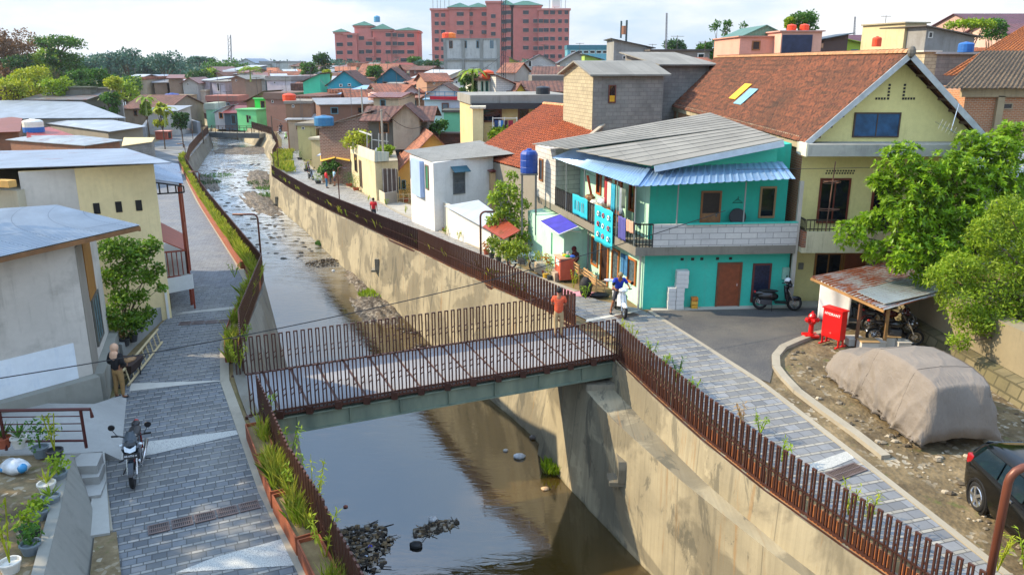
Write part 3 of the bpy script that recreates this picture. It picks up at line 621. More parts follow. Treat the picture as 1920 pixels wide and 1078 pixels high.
def tile_roof(parent,a,b,c,d,mat,pw=.24,ph=.32,amp=.03,name='roof'):
    """pantiles with real relief; a->b along the eave, a->d up the slope"""
    a,b,c,d=V(a),V(b),V(c),V(d); nu=int((b-a).length/pw*4); nv=int((d-a).length/ph)*2; nn=(b-a).cross(d-a).normalized()
    if nn.z<0: nn=-nn
    def fn(u,v):
        i=round(u*nu); j=round(v*nv); p=(a.lerp(b,u)).lerp(d.lerp(c,u),v); jit=(random.Random((i//4)*977+(j//2)*13).random()-.5)*.02
        return p+nn*(amp*sin(2*pi*i/4+.5)+(0.03 if j%2 else 0)+jit)
    return MB().grid(fn,nu,nv).build(name,mat,parent,solid=.02)
def ridge(parent,p,q,mat,r=.11,name='ridge_cap'):
    p,q=V(p),V(q); n=int((q-p).length/.35); mb=MB(); d=(q-p).normalized(); y=V((-d.y,d.x,0)).normalized(); z=V((0,0,1))
    for i in range(n):
        a=p.lerp(q,i/n); b=p.lerp(q,(i+1.08)/n); ra,rb=r,r*1.18; k=len(mb.v)
        for c,rr in ((a,ra),(b,rb)):
            for j in range(7): t=pi*j/6; mb.v.append(c+y*cos(t)*rr+z*sin(t)*rr*.9)
        for j in range(6): mb.f.append([k+j,k+j+1,k+8+j,k+7+j]); mb.m.append(0)
    return mb.build(name,mat,parent)
def box_on(parent,name,P,Q,s0,s1,z0,z1,o0,o1,mat,label=None):
    mb=MB(); mb.hexa([wallpt(P,Q,s0,z0,o1),wallpt(P,Q,s1,z0,o1),wallpt(P,Q,s1,z0,o0),wallpt(P,Q,s0,z0,o0),wallpt(P,Q,s0,z1,o1),wallpt(P,Q,s1,z1,o1),wallpt(P,Q,s1,z1,o0),wallpt(P,Q,s0,z1,o0)])
    return mb.build(name,mat,parent,label=label)
GALV=iron('#97a0a9',0,1); GALV2=iron('#8f9aa8',.1,3); ASB=iron('#817f78',0,5,metal=0,rough=.85,rc='#55524a'); RUSTR=iron('#7d4a44',.5,7,metal=.1,rough=.7); REDR=iron('#8d3a34',.2,8,metal=.05,rough=.6)
BRICKR=brick('#9a5b3a','#7c4a33','#8e8171',.24,.09,.012,stain=.5); BRICKF=brick('#94695a','#6d4a3e','#a8988a',.36,.14,.022,stain=.65,seed=4); BRICKO=brick('#b8764a','#a06845','#b3a58c',.24,.09,.012,stain=.4,seed=3); BLOCKG=brick('#8f8d88','#7f7e7c','#6b6965',.5,.24,.012,stain=.6,seed=2); BLOCKW=brick('#c9c6c0','#bdbbb8','#8d8b88',.6,.22,.014,stain=.25,seed=5); BLOCKT=brick('#b5ab8f','#a79d84','#77705e',.45,.22,.014,stain=.4,seed=8)
WF=plain('#8a5a33',.6,0,.25); WF2=plain('#6a4229',.65,0,.25); WDOOR=plain('#7c3f22',.5,0,.2,scale=6); DGL=glass()

# ------------------------------------------------ A: grey house at the left edge
C_=(-11.55,20.6); D_=(-12.9,24.3)
ft=[(-17.2,14.0),C_,D_,(-18.5,24.3),(-20,18)]
t=thing('grey_house','weathered grey house with shiny corrugated roof and faded white band, nearest on the left','house',(-14.5,20.5,0))
body(t,ft,-.6,4.35,plaster('#c4beb4',.8,.8,21,dc='#7d776e'),'wall')
box_on(t,'plinth',ft[0],C_,0,8.72,-.6,.75,0,.35,plaster('#8b8a80',.7,.6,22)); box_on(t,'plinth',C_,D_,-.03,3.95,-.6,.75,.0,.28,plaster('#8b8a80',.6,.5,23))
box_on(t,'painted_band',ft[0],C_,2,8.3,.75,1.75,0,.03,plaster('#dce3e8',.7,.9,24,dc='#7fa0c4'))
box_on(t,'corner_pier',C_,D_,.02,1.0,.75,4.3,-.02,.03,plaster('#8d877c',.5,.4,25))
box_on(t,'board_panel',C_,D_,1.0,2.3,2.55,4.35,0,.05,iron('#9a6a28',0,9,metal=0,rough=.6,bumpy=True,pitch=.16,sheet=9))
opening(t,C_,D_,1.25,1.3,1.1,2.5,plain('#5b5a52',.7),plain('#4d6a72',.4,0,.6,scale=9),mull=3)
tip=G(262,424,4.6); lf=G(-340,560,4.45); b1=G(105,386,4.95); b0=G(-420,420,4.9)
corr(t,tip,b1,b0,lf,GALV,pitch=.21,amp=.05)
MB().bar(tip+V((0,0,-.06)),lf+V((0,0,-.06)),.05,.12).build('fascia',WOOD,t)
MB().bar(tip+V((0,0,-.1)),b1+V((0,0,-.1)),.05,.1).build('fascia',WOOD,t)
# ------------------------------------------------ B: long cream building with its porch
A1=G(33,317,5.7); B1=(-12.4,27.8)
ft=[(A1.x,A1.y),B1,(-17.0,35.8),(A1.x-1,35.8)]
t=thing('cream_building','long cream building with four small square vents under a corrugated roof','house',(-16,30,0))
body(t,ft,-.5,[5.62,5.62,5.1,5.1],plaster('#f2deaa',.3,.4,31,dc='#bda878'),'wall')
LN=(P2(B1)-P2(A1)).length
for u in (86,160,203,243):
    q=(u-33)/(289-33)*LN; box_on(t,'vent',A1,B1,q,q+.2,4.05,4.42,-.02,.02,DARK)
box_on(t,'downpipe',A1,B1,LN-.16,LN-.08,-.3,1.2,0,.08,WHITE)
box_on(t,'bare_render',A1,B1,0,1.6,-.5,5.6,0,.012,plaster('#cfc9bf',.4,.3,33))
r0=G(28,318,5.72); r1=G(290,310,5.74); r2=G(322,306,5.78); r3=G(236,279,5.2); r4=G(-160,287,5.2); r5=G(-160,322,5.7)
corr(t,r5,r4,r3,r2,GALV2,pitch=.24,amp=.02)
t2=thing('side_building','pale block outbuilding at the left edge joined to the cream building','house',(-20,29,0))
w0=G(-250,300,5.5); w1=G(39,330,5.3)
body(t2,[(w0.x,w0.y-2.2),(A1.x+.1,A1.y-.4),(A1.x-.1,35),(w0.x-2,35)],-.5,5.05,plaster('#c3bba4',.3,.3,34),'wall')
MB().bar(V((w0.x,w0.y-2.4,5.3)),V((A1.x+.1,A1.y-.55,5.3)),.3,.22).build('roof_edge',plain('#c49a57',.7,0,.2),t2)
t=thing('porch','lean-to porch with red brown posts and railings beside the cream building','porch',(-13.8,31.5,0))
a,b,c,d=W(288,314,28.6),W(345,327,29.5),W(340,316,34.5),W(292,304,34.5)
a=V((-13.0,28.6,5.0)); b=V((-12.1,29.4,4.72)); c=V((-14.6,35.2,4.72)); d=V((-15.8,34.8,5.0))
corr(t,d,a,b,c,GALV2,pitch=.2,amp=.015)
tr=MB(); a2,b2=a+V((0,.1,-.12)),b+V((-.05,.1,-.12)); tr.bar(a2,b2,.05); tr.bar(a2+V((0,0,-.45)),b2+V((0,0,-.22)),.05)
for i in range(5): p=a2.lerp(b2,i/4); q=(a2+V((0,0,-.45))).lerp(b2+V((0,0,-.22)),i/4); tr.bar(p,q,.04)
tr.build('truss',DARK,t)
RP=plain('#7c3526',.5,0,.15)
for p in ((-12.3,29.45),(-14.5,34.9)): MB().bar((p[0],p[1],.0),(p[0],p[1],4.6),.09).build('post',RP,t)
rl=MB()
p0,p1=V((-13.0,28.5,1.35)),V((-12.3,29.4,1.25)); q1=V((-14.5,34.9,1.25))
for z in (0,.95): rl.bar(p0+V((0,0,z)),p1+V((0,0,z)),.05); rl.bar(p1+V((0,0,z)),q1+V((0,0,z)),.05)
for i in range(7): p=p0.lerp(p1,i/6); rl.bar(p,p+V((0,0,.95)),.03)
for i in range(22): p=p1.lerp(q1,i/21); rl.bar(p,p+V((0,0,.95)),.03)
rl.build('railing',RP,t); sheet(t,[V((-13.1,28.4,1.3)),V((-12.25,29.4,1.3)),V((-14.5,34.9,1.3)),V((-15.4,34.6,1.3))],plaster('#9b988f',.4,.2,4),'floor',.12)
sheet(t,[V((-13.0,28.5,2.9)),V((-12.3,29.4,2.2)),V((-13.4,32.2,2.2)),V((-14.2,31.6,2.9))],plain('#95452c',.6),'side_sheet',.04)
t=thing('notice_board','white weathered board with smudged blue lettering hung beside the porch','sign',(-11.9,28.9,.9))
MB().hexa([V((-12.75,28.1,.85)),V((-11.95,28.9,.85)),V((-11.95,28.95,.85)),V((-12.75,28.15,.85)),V((-12.75,28.1,1.4)),V((-11.95,28.9,1.4)),V((-11.95,28.95,1.4)),V((-12.75,28.15,1.4))]).build('board',plaster('#c9cbc8',.9,.9,44,dc='#4e5f70'),t)
for i in range(2): p=V((-12.7,28.2,0)).lerp(V((-12.0,28.9,0)),i); MB().bar((p.x,p.y+.05,0),(p.x,p.y+.05,1.3),.05).build('leg',RP,t)
# ------------------------------------------------ C: sheds behind on the left
def shed(label,pts,zs,roofm,wallm,name='shed',z0=-2.6,inset=.25,cr=False,cat='shed',drop=.12,group=None):
    q=[G(u,v,z) for (u,v),z in zip(pts,zs)]; c=sum(q,V((0,0,0)))/len(q); t=thing(name,label,cat,(c.x,c.y,gz(c.y)),0,group)
    fo=[(c.x+(p.x-c.x)*(1-inset*.3),c.y+(p.y-c.y)*(1-inset*.3)) for p in q]; body(t,fo,z0,[p.z-drop for p in q],wallm)
    if cr and len(q)==4: corr(t,*q,roofm,pitch=.3,amp=.03)
    else: sheet(t,q,roofm,'roof',.06)
    return t,fo
IR=lambda c,s_,r=0:iron(c,r,s_,bumpy=True,pitch=.3)
shed('large warehouse roof of pale corrugated sheet, furthest of the left sheds',[(-200,232),(60,222),(236,221),(143,187),(-200,191)],[2.6,2.6,2.6,4.0,4.0],IR('#98a0a8',11),plaster('#9b9484',.4,.4,51))
shed('shed with bright metal roof and dark eave just behind the water tank',[(84,231),(205,247),(275,237),(180,219),(110,222)],[2.0,2.0,2.1,2.5,2.4],IR('#a2aab2',12),plaster('#8c8577',.6,.5,52))
shed('low shed with three patchy metal roof sheets in front of the water tank',[(10,262),(160,273),(232,263),(150,254),(60,254)],[1.9,1.9,1.9,2.2,2.2],IR('#9ca4aa',13,.2),BRICKR)
shed('small brick shed with cream roof edge beside the left path',[(228,274),(285,266),(290,258),(232,258)],[1.3,1.3,1.5,1.5],plain('#d0b98a',.7),BLOCKG)
shed('lean-to with faded red roof below the blue and white tank',[(50,258),(142,255),(92,238),(50,246)],[2.1,2.1,2.6,2.5],IR('#a5483f',14,.2),plaster('#7d6650',.6,.5,53))
shed('rickety shed with rust red slatted roof at the far left',[(-60,250),(38,247),(42,222),(-60,210)],[2.3,2.3,2.7,2.8],IR('#8d4a3c',15,.5),BRICKR)
def tank(p,r,h,c1,label,c2=None,group=None,stand=None):
    t=thing('water_tank',label,'water tank',p,0,group); p=V(p); k=h
    MB().lathe(p,[(r*.96,0),(r,.04*k),(r,.25*k),(r*.97,.27*k),(r,.29*k),(r,.55*k),(r*.97,.57*k),(r,.6*k),(r,.82*k),(r*.8,.94*k),(r*.3,k),(r*.28,k*1.05),(0.01,k*1.06)],16).build('tank_body',plain(c1,.45,0,.08),t,smooth=False)
    if c2: MB().lathe(p,[(r*1.02,0),(r*1.02,.4*k)],16).build('lower_band',plain(c2,.45,0,.08),t)
    if stand:
        mb=MB(); 
        for a in (-1,1):
            for b in (-1,1): mb.bar(p+V((a*r*.8,b*r*.8,-stand)),p+V((a*r*.8,b*r*.8,0)),.08)
        mb.box(p.x-r,p.y-r,p.z-.08,p.x+r,p.y+r,p.z); mb.build('stand',plain('#6b6a68',.7),t)
    return t
q=G(64,248,2.35); tank(q,.95,1.25,'#d7d3c8','white water tank with blue lower half on the left shed roofs','#1d5fa8')

# ------------------------------------------------ D: turquoise two storey house
TQ=plaster('#3abba6',.55,.6,61,dc='#5a9484'); TQD=plaster('#2fb8a2',.55,.55,62,dc='#4a8a7c'); TQL=plaster('#b4e2ca',.5,.6,63,dc='#86a894')
g0=T(1205,580); gR=(10.5,29.4); gB=(1.75,40.6); 
t=thing('turquoise_house','two storey turquoise house with blue striped awning and laundry on its balcony','house',(6,32,0))
side=(P2(gB)-P2(g0)).normalized(); sn=V((side.y,-side.x,0))*-1   # outward from the side wall: towards the path
P0=(g0.x,g0.y); n_out=V((-side.y,side.x,0)); 
if n_out.x>0: n_out=-n_out
# ground floor
body(t,[P0,gR,(10.6,40),(6,43.5),gB],-.3,2.2,TQ)
box_on(t,'side_layer',gB,P0,0,(P2(gB)-P2(P0)).length-.005,-.3,2.19,0,.02,TQL)  # paler tone laid over the turquoise side wall
LS=(P2(gB)-P2(P0)).length
# projecting kiosk-like front room on the ground floor at the far end
k0,k1=.6,6.15
kb=MB(); 
def sp(s,z,o): return wallpt(gB,P0,s,z,o)
kb.hexa([sp(k0,-.8,1.15),sp(k1,-.8,1.15),sp(k1,-.8,0),sp(k0,-.8,0),sp(k0,1.86,1.15),sp(k1,1.86,1.15),sp(k1,1.98,0),sp(k0,1.98,0)]); kb.build('front_room',TQL,t)
box_on(t,'slit_window',gB,P0,4.4,4.55,.5,1.5,1.14,1.165,plain('#2c7d62'))
# slab of the upper floor, overhanging both streets
fd=(P2(gR)-P2(P0)).normalized(); fn_=V((fd.y,-fd.x,0))
s_c=P2(P0)+n_out*.62+fn_*.42-fd*.15; s_c=V((4.52,28.55,0))
s_r=P2(gR)+fn_*.42; s_b=V((1.2,40.7,0))
SL=plaster('#7f7a6e',.8,.9,65,dc='#3a3731')
sheet(t,[(s_b.x,s_b.y,2.5),(s_c.x,s_c.y,2.5),(s_r.x,s_r.y,2.5),(10.7,30.5,2.5),(5.3,31.5,2.5),(gB[0]+.6,gB[1]+.2,2.5)],SL,'balcony_slab',.32)
# upper storey walls, set back behind the balcony
u0=(5.2,29.95); uR=(10.45,30.2); uB=(3.25,38.3)
body(t,[u0,uR,(10.5,40),(5.5,42),uB],2.4,[5.3,6.1,6.1,5.3,5.2],TQD,'upper_wall')
ul=(P2(uB)-P2(u0)).length; box_on(t,'side_layer',uB,u0,0,ul-.005,2.45,5.18,0,.02,TQL)
UW0,UWR,BE0=u0,uR,None
# white block room at the far end of the balcony
bk=[(s_b.x-.02,s_b.y-.02),tuple((P2(s_b)+(s_c-s_b).normalized()*3.2))[:2],(3.3,38.2),(3.0,41.8)]
body(t,bk,2.5,[5.0,5.1,5.15,5.1],BLOCKW,'block_room')
opening(t,bk[0],bk[1],.75,.6,3.35,4.45,WF,DGL)
# white block parapet on the front
PA=P2(s_c)+fd*.62; PBK=P2(s_r)
mb=MB(); mb.hexa([V((PA.x,PA.y,2.5)),V((PBK.x,PBK.y,2.5)),V((PBK.x,PBK.y+.14,2.5)),V((PA.x,PA.y+.14,2.5)),V((PA.x,PA.y,3.33)),V((PBK.x,PBK.y,3.33)),V((PBK.x,PBK.y+.14,3.33)),V((PA.x,PA.y+.14,3.33))]); mb.build('parapet',BLOCKW,t)
MB().bar((PA.x+1.2,PA.y+.07,3.35),(PBK.x,PBK.y+.07,3.35),.17,.04).build('parapet_cap',plain('#36b8a6',.6),t)
# black railing along the side
e0=V((bk[1][0],bk[1][1],0)); rl=MB(); e1=s_c+V((.02,.04,0)); e2=PA; RE0,RE1=e0,e1
def rail(mb,a,b,z0,h,n,w=.03):
    a,b=V((a.x,a.y,z0)),V((b.x,b.y,z0)); u_=V((0,0,h)); mb.bar(a+u_,b+u_,.05); mb.bar(a+V((0,0,.08)),b+V((0,0,.08)),.035)
    for i in range(n+1): p=a.lerp(b,i/n); mb.bar(p,p+u_,w)
rail(rl,e0,e1,2.5,.85,34); rail(rl,e1,e2,2.5,.85,5); rl.build('balcony_railing',plain('#1b1c1f',.4,.3),t)
MB().hexa([V((e0.x+.03,e0.y,2.58)),V(tuple(e0.lerp(e1,.36))[:2]+(2.58,))+V((.03,0,0)),V(tuple(e0.lerp(e1,.36))[:2]+(2.58,))+V((.06,.03,0)),V((e0.x+.06,e0.y+.03,2.58)),V((e0.x+.03,e0.y,3.28)),V(tuple(e0.lerp(e1,.36))[:2]+(3.28,))+V((.03,0,0)),V(tuple(e0.lerp(e1,.36))[:2]+(3.28,))+V((.06,.03,0)),V((e0.x+.06,e0.y+.03,3.28))]).build('railing_mesh',plain('#2a2d30',.8),t)
# awnings
AWB=iron('#8fb0d4',0,17,metal=.45,rough=.32); 
ao=W(1193,350,28.2); al=G(1036,296,4.72); ai=W(1218,316,29.6); ail=G(1080,278,5.28); ar=W(1492,335,28.4); air=W(1467,303,29.9)
corr(t,al,ao,ai,ail,AWB,pitch=.26,amp=.02,name='side_awning',sq=True)
corr(t,ao,ar,air,ai,AWB,pitch=.26,amp=.022,name='front_awning',sq=True)
MB().bar(ao+V((0,0,.03)),ai+V((0,0,.05)),.16,.04).build('awning_hip',AWB,t)
for f in (.17,.42,.80,.98): p=e0.lerp(e1,f); z=al.z+(ao.z-al.z)*f; MB().tube([(p.x,p.y,2.5),(p.x-.02,p.y,z-.05)],.028,6).build('awning_post',plain('#8f9694',.5,.4),t)
for f in (.16,.62): p=PA.lerp(PBK,f); MB().tube([(p.x,p.y+.07,3.3),(p.x,p.y+.07,4.85)],.028,6).build('awning_post',plain('#8f9694',.5,.4),t)
MB().bar((PBK.x+.02,PBK.y+.1,-.2),(PBK.x+.02,PBK.y+.1,4.85),.14).build('corner_post',plaster('#b9b3a6',.3,.3,4),t)
# main roof: wide grey fibre cement sheets rising to the right
A_,B_=W(1222,311,28.95),W(1470,263,29.3); D2=W(998,270,38.2); C2=V((10.3,42.5,6.5))
mb=MB()
def sheets(a,b,c,d,n,lap=.022):
    for i in range(n):
        p0,p1=a.lerp(d,i/n),b.lerp(c,i/n); p2,p3=b.lerp(c,(i+1.04)/n),a.lerp(d,(i+1.04)/n); o=V((0,0,lap)); mb.slab(p0+o,p1+o,p2,p3,.03)
K_=W(1080,283,34.5); sheets(A_,B_,B_.lerp(C2,.42),K_,6); sheets(W(1066,280,34.5),B_.lerp(C2,.42),C2,D2,8)
mb.build('roof',ASB,t)
MB().bar(A_+V((.1,-.03,-.12)),B_+V((0,-.03,-.12)),.03,.22).build('fascia',plain('#b9c4cd',.5),t)
mbw=MB(); mbw.poly([(5.2,29.9,5.2),(B_.x,29.95,5.2),(B_.x,29.95,B_.z-.06),(5.2,29.9,A_.z-.04)]); mbw.build('gable_wall',plaster('#45c0a4',.1,.1,66),t,solid=.08)
# openings, ground floor front
fl=(P2(gR)-P2(P0)).length
opening(t,P0,gR,2.78,.95,.05,1.78,WF2,WDOOR,'door',fw=.07)
opening(t,P0,gR,4.15,.72,.2,1.72,plain('#5b2e28',.6),plain('#16223a',.35,0,.7,scale=14))
for s_ in (1.35,1.75,2.1,2.7,3.2): box_on(t,'vent_hole',P0,gR,s_,s_+.12,1.88,1.98,-.01,.012,DARK)
box_on(t,'electric_meter',P0,gR,5.3,5.55,1.1,1.55,0,.1,plain('#8fb7a6',.6))
box_on(t,'threshold',P0,gR,.3,5.7,-.3,.06,0,.35,plaster('#b5afa2',.4,.1,7))
# side openings on the ground floor
for s_,w_,a,b,k in ((6.7,.75,.5,1.75,'window'),(7.75,.9,.0,1.85,'door'),(9.0,.75,.4,1.75,'window'),(10.6,.8,.75,1.75,'window')):
    if s_+w_<LS: opening(t,gB,P0,s_,w_,a,b,plain('#b46a2c',.6,0,.2),plain('#2c1a14',.5) if k=='door' else plain('#4a5a60',.2,0,.5,scale=8),k,depth=.09)
# upper openings
opening(t,u0,uR,1.95,.78,2.5,4.35,WF,plain('#2a1e17',.6,0,.5,scale=20),'door'); box_on(t,'door_half',u0,uR,2.02,2.66,2.5,3.5,0,.05,plain('#8d6743',.6,0,.25,scale=8))
opening(t,u0,uR,4.2,.62,3.3,4.5,plain('#9a7a55',.7),DGL)
for s_,w_,a,b,k in ((2.6,.6,3.35,4.45,'window'),(3.7,.75,3.35,4.45,'window'),(5.0,.75,2.5,4.4,'door'),(6.6,.6,3.3,4.5,'window')): opening(t,uB,u0,s_,w_,a,b,plain('#b4561f',.6,0,.2),DGL if k=='window' else plain('#8b5230',.6),k,depth=.09)
MB().tube([wallpt(gB,P0,6.4,-.3,.1),wallpt(gB,P0,6.4,2.3,.1)],.05,8).build('downpipe',plain('#8c8f8b',.6),t)
MB().tube([wallpt(gB,P0,LS-.15,0,.12),wallpt(gB,P0,LS-.15,2.3,.12)],.05,8).build('downpipe',plain('#b5b2a8',.6),t)
# purple awning over the kiosk
a=G(1012,415,2.05); b=G(1048,440,2.05); c=G(1085,425,2.28); d=G(1050,402,2.28)
tt=thing('canvas_awning','purple canvas awning with white frame on the side of the turquoise house','awning',a)
sheet(tt,[a,b,c,d],plain('#3a34a0',.75,0,.3,scale=2),'canvas',.02); fr=MB(); fr.bar(a,b,.04); fr.bar(b,c,.04); fr.bar(d,a,.04); fr.bar(b.lerp(c,.5),c+V((.15,.5,-.35)),.03); fr.build('frame',WHITE,tt)

# ------------------------------------------------ E: yellow gabled house
YL=plaster('#e8dd98',.4,.4,71,dc='#a89d68'); x0,x1,yf,yb=10.78,17.1,29.9,57.
t=thing('yellow_house','tall yellow house with clay tile gable roof and concrete balcony','house',(14,31,0))
xr,zr,ze=13.95,9.35,6.35
mb=MB(); mb.poly([(x0,yf,-.3),(x1,yf,-.3),(x1,yf,ze),(xr,yf,zr-.2),(x0,yf,ze)]); mb.poly([(x1,yf,-.3),(x1,yb,-.3),(x1,yb,ze),(x1,yf,ze)]); mb.poly([(x1,yb,-.3),(x0,yb,-.3),(x0,yb,ze),(xr,yb,zr-.2),(x1,yb,ze)]); mb.build('wall',YL,t)
mb=MB(); mb.poly([(x0,yb,-.3),(x0,yf,-.3),(x0,yf,5.95),(x0,yb,5.95)]); mb.build('side_wall',BRICKO,t)
mb=MB(); mb.box(x0-.12,yf+.1,5.95,x0+.12,yb,6.38); mb.build('wall_coping',plaster('#a69c82',.8,.9,72,dc='#4a463c'),t)
for y in (33,38,43,48,53): MB().box(x0-.06,y,4.6,x0+.04,y+.3,5.96).build('side_pier',plaster('#a69c82',.6,.6,73),t)
CL1,CL2='#7d472c','#3f251b'; TL=tiles(CL1,CL2,1,.22,.3,mo=.75,bumpy=False)
oh=.75; tile_roof(t,(x0-.22,yb,6.22),(x0-.22,yf-oh,6.22),(xr,yf-oh,zr),(xr,yb,zr),TL)
sl_=(zr-6.22)/(xr-x0+.22); xo=17.75; tile_roof(t,(xo,yf-oh,zr-sl_*(xo-xr)),(xo,yb,zr-sl_*(xo-xr)),(xr,yb,zr),(xr,yf-oh,zr),TL)
ridge(t,(xr,yb,zr-.02),(xr,yf-oh,zr-.02),plain('#b98a63',.8,0,.35,scale=4),.15)
tr=MB()
for xe,ze_ in ((x0-.25,6.16),(xo,zr-sl_*(xo-xr)-.05)): tr.bar((xe,yf-oh-.02,ze_-.06),(xr,yf-oh-.02,zr-.09),.04,.2)
tr.build('bargeboard',plain('#a9aeb0',.6,0,.2),t)
tr=MB()
for i in range(8):
    for xe,ze_ in ((x0+.1,6.3),(xo-.2,zr-sl_*(xo-.2-xr)-.1)): q=V((xe,0,ze_)).lerp(V((xr,0,zr-.12)),(i+.5)/8); tr.bar((q.x,yf-oh,q.z-.06),(q.x,yf,q.z-.06),.06,.08)
tr.build('rafters',plain('#5a4738',.8),t)
tr=MB(); tr.blob((xr,yf-oh-.05,zr+.02),.16,.12,.2,8); tr.build('ridge_end',plain('#6a655c',.8),t)
# concrete band and canopy over the balcony
mb=MB(); mb.box(x0-.25,yf-1.15,5.78,x1+.9,yf-.02,6.2); mb.build('canopy_slab',plaster('#aaa99f',.6,.95,74,dc='#55565a'),t)
mb=MB(); mb.box(x0-.32,yf-1.2,5.78,x0-.25,yf-.4,6.24); mb.build('canopy_end',plaster('#d9d3b8',.2,.2,75),t)
# balcony
mb=MB(); mb.box(x0-.12,yf-1.15,2.25,x1,yf-.01,2.45); mb.box(x0+.02,yf-1.15,2.45,x1,yf-1.03,3.05); mb.build('balcony',plaster('#c9c3a2',.5,.98,76,dc='#4b4a40'),t)
MB().box(x0-.12,yf-1.15,2.45,x0+.02,yf-.01,3.05).build('balcony_side',BRICKR,t)
rl=MB(); rail(rl,V((x0+.0,yf-1.09,0)),V((x1,yf-1.09,0)),3.05,.42,44,.025); rail(rl,V((x0-.05,yf-.1,0)),V((x0-.05,yf-1.09,0)),3.05,.42,8,.025); rl.build('balcony_railing',plain('#33291f',.6),t)
a_,b_=(x0,yf),(x1,yf)
opening(t,a_,b_,.75,1.15,3.15,4.85,plain('#6b3020',.5),DGL,mull=2); opening(t,a_,b_,2.75,.85,2.5,4.85,plain('#6b3020',.5),DGL,'door'); opening(t,a_,b_,4.4,1.5,3.15,4.85,plain('#6b3020',.5),DGL,mull=2)
opening(t,a_,b_,.85,1.05,.95,2.0,plain('#8b5f26',.5),DGL,mull=2); opening(t,a_,b_,1.93,.95,-.1,2.0,plain('#8b5f26',.5),WDOOR,'door')
opening(t,a_,b_,4.6,1.1,.95,2.0,plain('#8b5f26',.5),DGL,mull=2)
for s_,w_ in ((.9,1.2),(2.8,.8),(4.5,1.4)):
    vb=MB()
    for i in range(int(w_/.1)):
        for j in range(2): vb.hexa([wallpt(a_,b_,s_+i*.1+.02+j*.03,5.0+j*.09,.012),wallpt(a_,b_,s_+i*.1+.075+j*.03,5.0+j*.09,.012),wallpt(a_,b_,s_+i*.1+.075+j*.03,5.0+j*.09,-.01),wallpt(a_,b_,s_+i*.1+.02+j*.03,5.0+j*.09,-.01),wallpt(a_,b_,s_+i*.1+.02+j*.03,5.06+j*.09,.012),wallpt(a_,b_,s_+i*.1+.075+j*.03,5.06+j*.09,.012),wallpt(a_,b_,s_+i*.1+.075+j*.03,5.06+j*.09,-.01),wallpt(a_,b_,s_+i*.1+.02+j*.03,5.06+j*.09,-.01)])
    vb.build('vent_block',DARK,t)
vb=MB()
for i in range(4): vb.box(x0+1.0+i*.13,yf-.012,2.12,x0+1.09+i*.13,yf+.01,2.2)
vb.build('vent_block',DARK,t)
vb=MB()
for k in (0,1):
    xx=xr-.32+k*.55
    for j in range(5): vb.box(xx+.02,yf-.012,7.7+j*.12,xx+.1,yf+.01,7.78+j*.12)
    for j in range(4): vb.box(xx+(.12+j*.1 if k else -.1-j*.1),yf-.012,7.7,xx+(.19+j*.1 if k else -.03-j*.1),yf+.01,7.78)
vb.build('gable_vent',DARK,t)
f=opening(t,a_,b_,1.75,1.7,6.35,7.25,plain('#4a3b32',.7),plain('#1f4a6e',.6,0,.45,scale=3),mull=2,fw=.05,label='blue shuttered gable window')
pn=MB()
for x,z,w_,h_ in ((1.42,1.7,.16,.2),(1.6,1.72,.18,.2),(1.45,1.42,.2,.2),(1.7,1.45,.14,.16),(1.5,1.18,.16,.18),(1.7,1.2,.14,.2)): pn.box(x0+x,yf-.03,z-.0,x0+x+w_,yf-.018,z+h_)
pn.build('paper_note',plain('#b8c6cf',.7),t)
MB().box(x0+.25,yf-.09,1.35,x0+.42,yf,1.6).build('electric_meter',plain('#77786e',.6),t)
mb=MB()
for pp in ([(0,.3,.0),(0,.3,4.9)],): pass
t=thing('tv_antenna','thin rusty antenna mast standing on the yellow house balcony','antenna',(x0+.7,yf-1.1,3.0))
mb=MB(); mb.tube([(x0+.72,yf-1.1,2.9),(x0+.8,yf-1.12,5.6)],.02,6)
for z,l in ((4.9,.3),(3.9,.35)): mb.tube([(x0+.75-l,yf-1.1,z),(x0+.75+l,yf-1.15,z-.05)],.012,5); mb.torus((x0+.76,yf-1.1,z-.05),(0,.3,1),l,.012,16,5)
mb.build('mast',plain('#7c5a48',.6,.3),t)
t=thing('tv_antenna','silver antenna fixed to the right slope of the yellow gable','antenna',(15.6,29,7.3))
mb=MB(); mb.tube([(15.75,28.9,7.6),(15.45,28.6,6.7)],.02,6); mb.tube([(15.75,28.6,6.55),(14.9,28.7,7.0)],.015,5)
for i in range(6): q=V((15.7-i*.13,28.6,6.58+i*.07)); mb.tube([q+V((.06,0,.16)),q+V((-.06,0,-.16))],.008,5)
mb.build('aerial',CHROME,t)
# brick strip and alley wall between the two houses
t=thing('brick_wall','narrow rough brick wall between the turquoise and yellow houses','wall',(10.7,31,0))
MB().box(10.2,30.4,-.2,10.75,30.6,2.2).build('brick_face',BRICKR,t)
# roof skylights on the tiles
def on_roof(y,f): return V((x0-.22+(xr-x0+.22)*f,y,6.22+(zr-6.22)*f+.09))
a,b,c,d=on_roof(43.6,.28),on_roof(42.3,.28),on_roof(42.3,.52),on_roof(43.6,.52)
t=thing('skylight_sheet','bright yellow sheet let into the clay tiles of the yellow house','roof sheet',a); corr(t,a,b,c,d,plain('#e0a800',.5,0,.05),pitch=.2,amp=.02,name='panel')
a,b,c,d=on_roof(41.9,.22),on_roof(40.5,.22),on_roof(40.5,.46),on_roof(41.9,.46)
t=thing('skylight_sheet','pale blue ribbed sheet beside the yellow one in the clay tiles','roof sheet',a); corr(t,a,b,c,d,plain('#6f9aa8',.4,.2,.15),pitch=.2,amp=.02,name='panel')

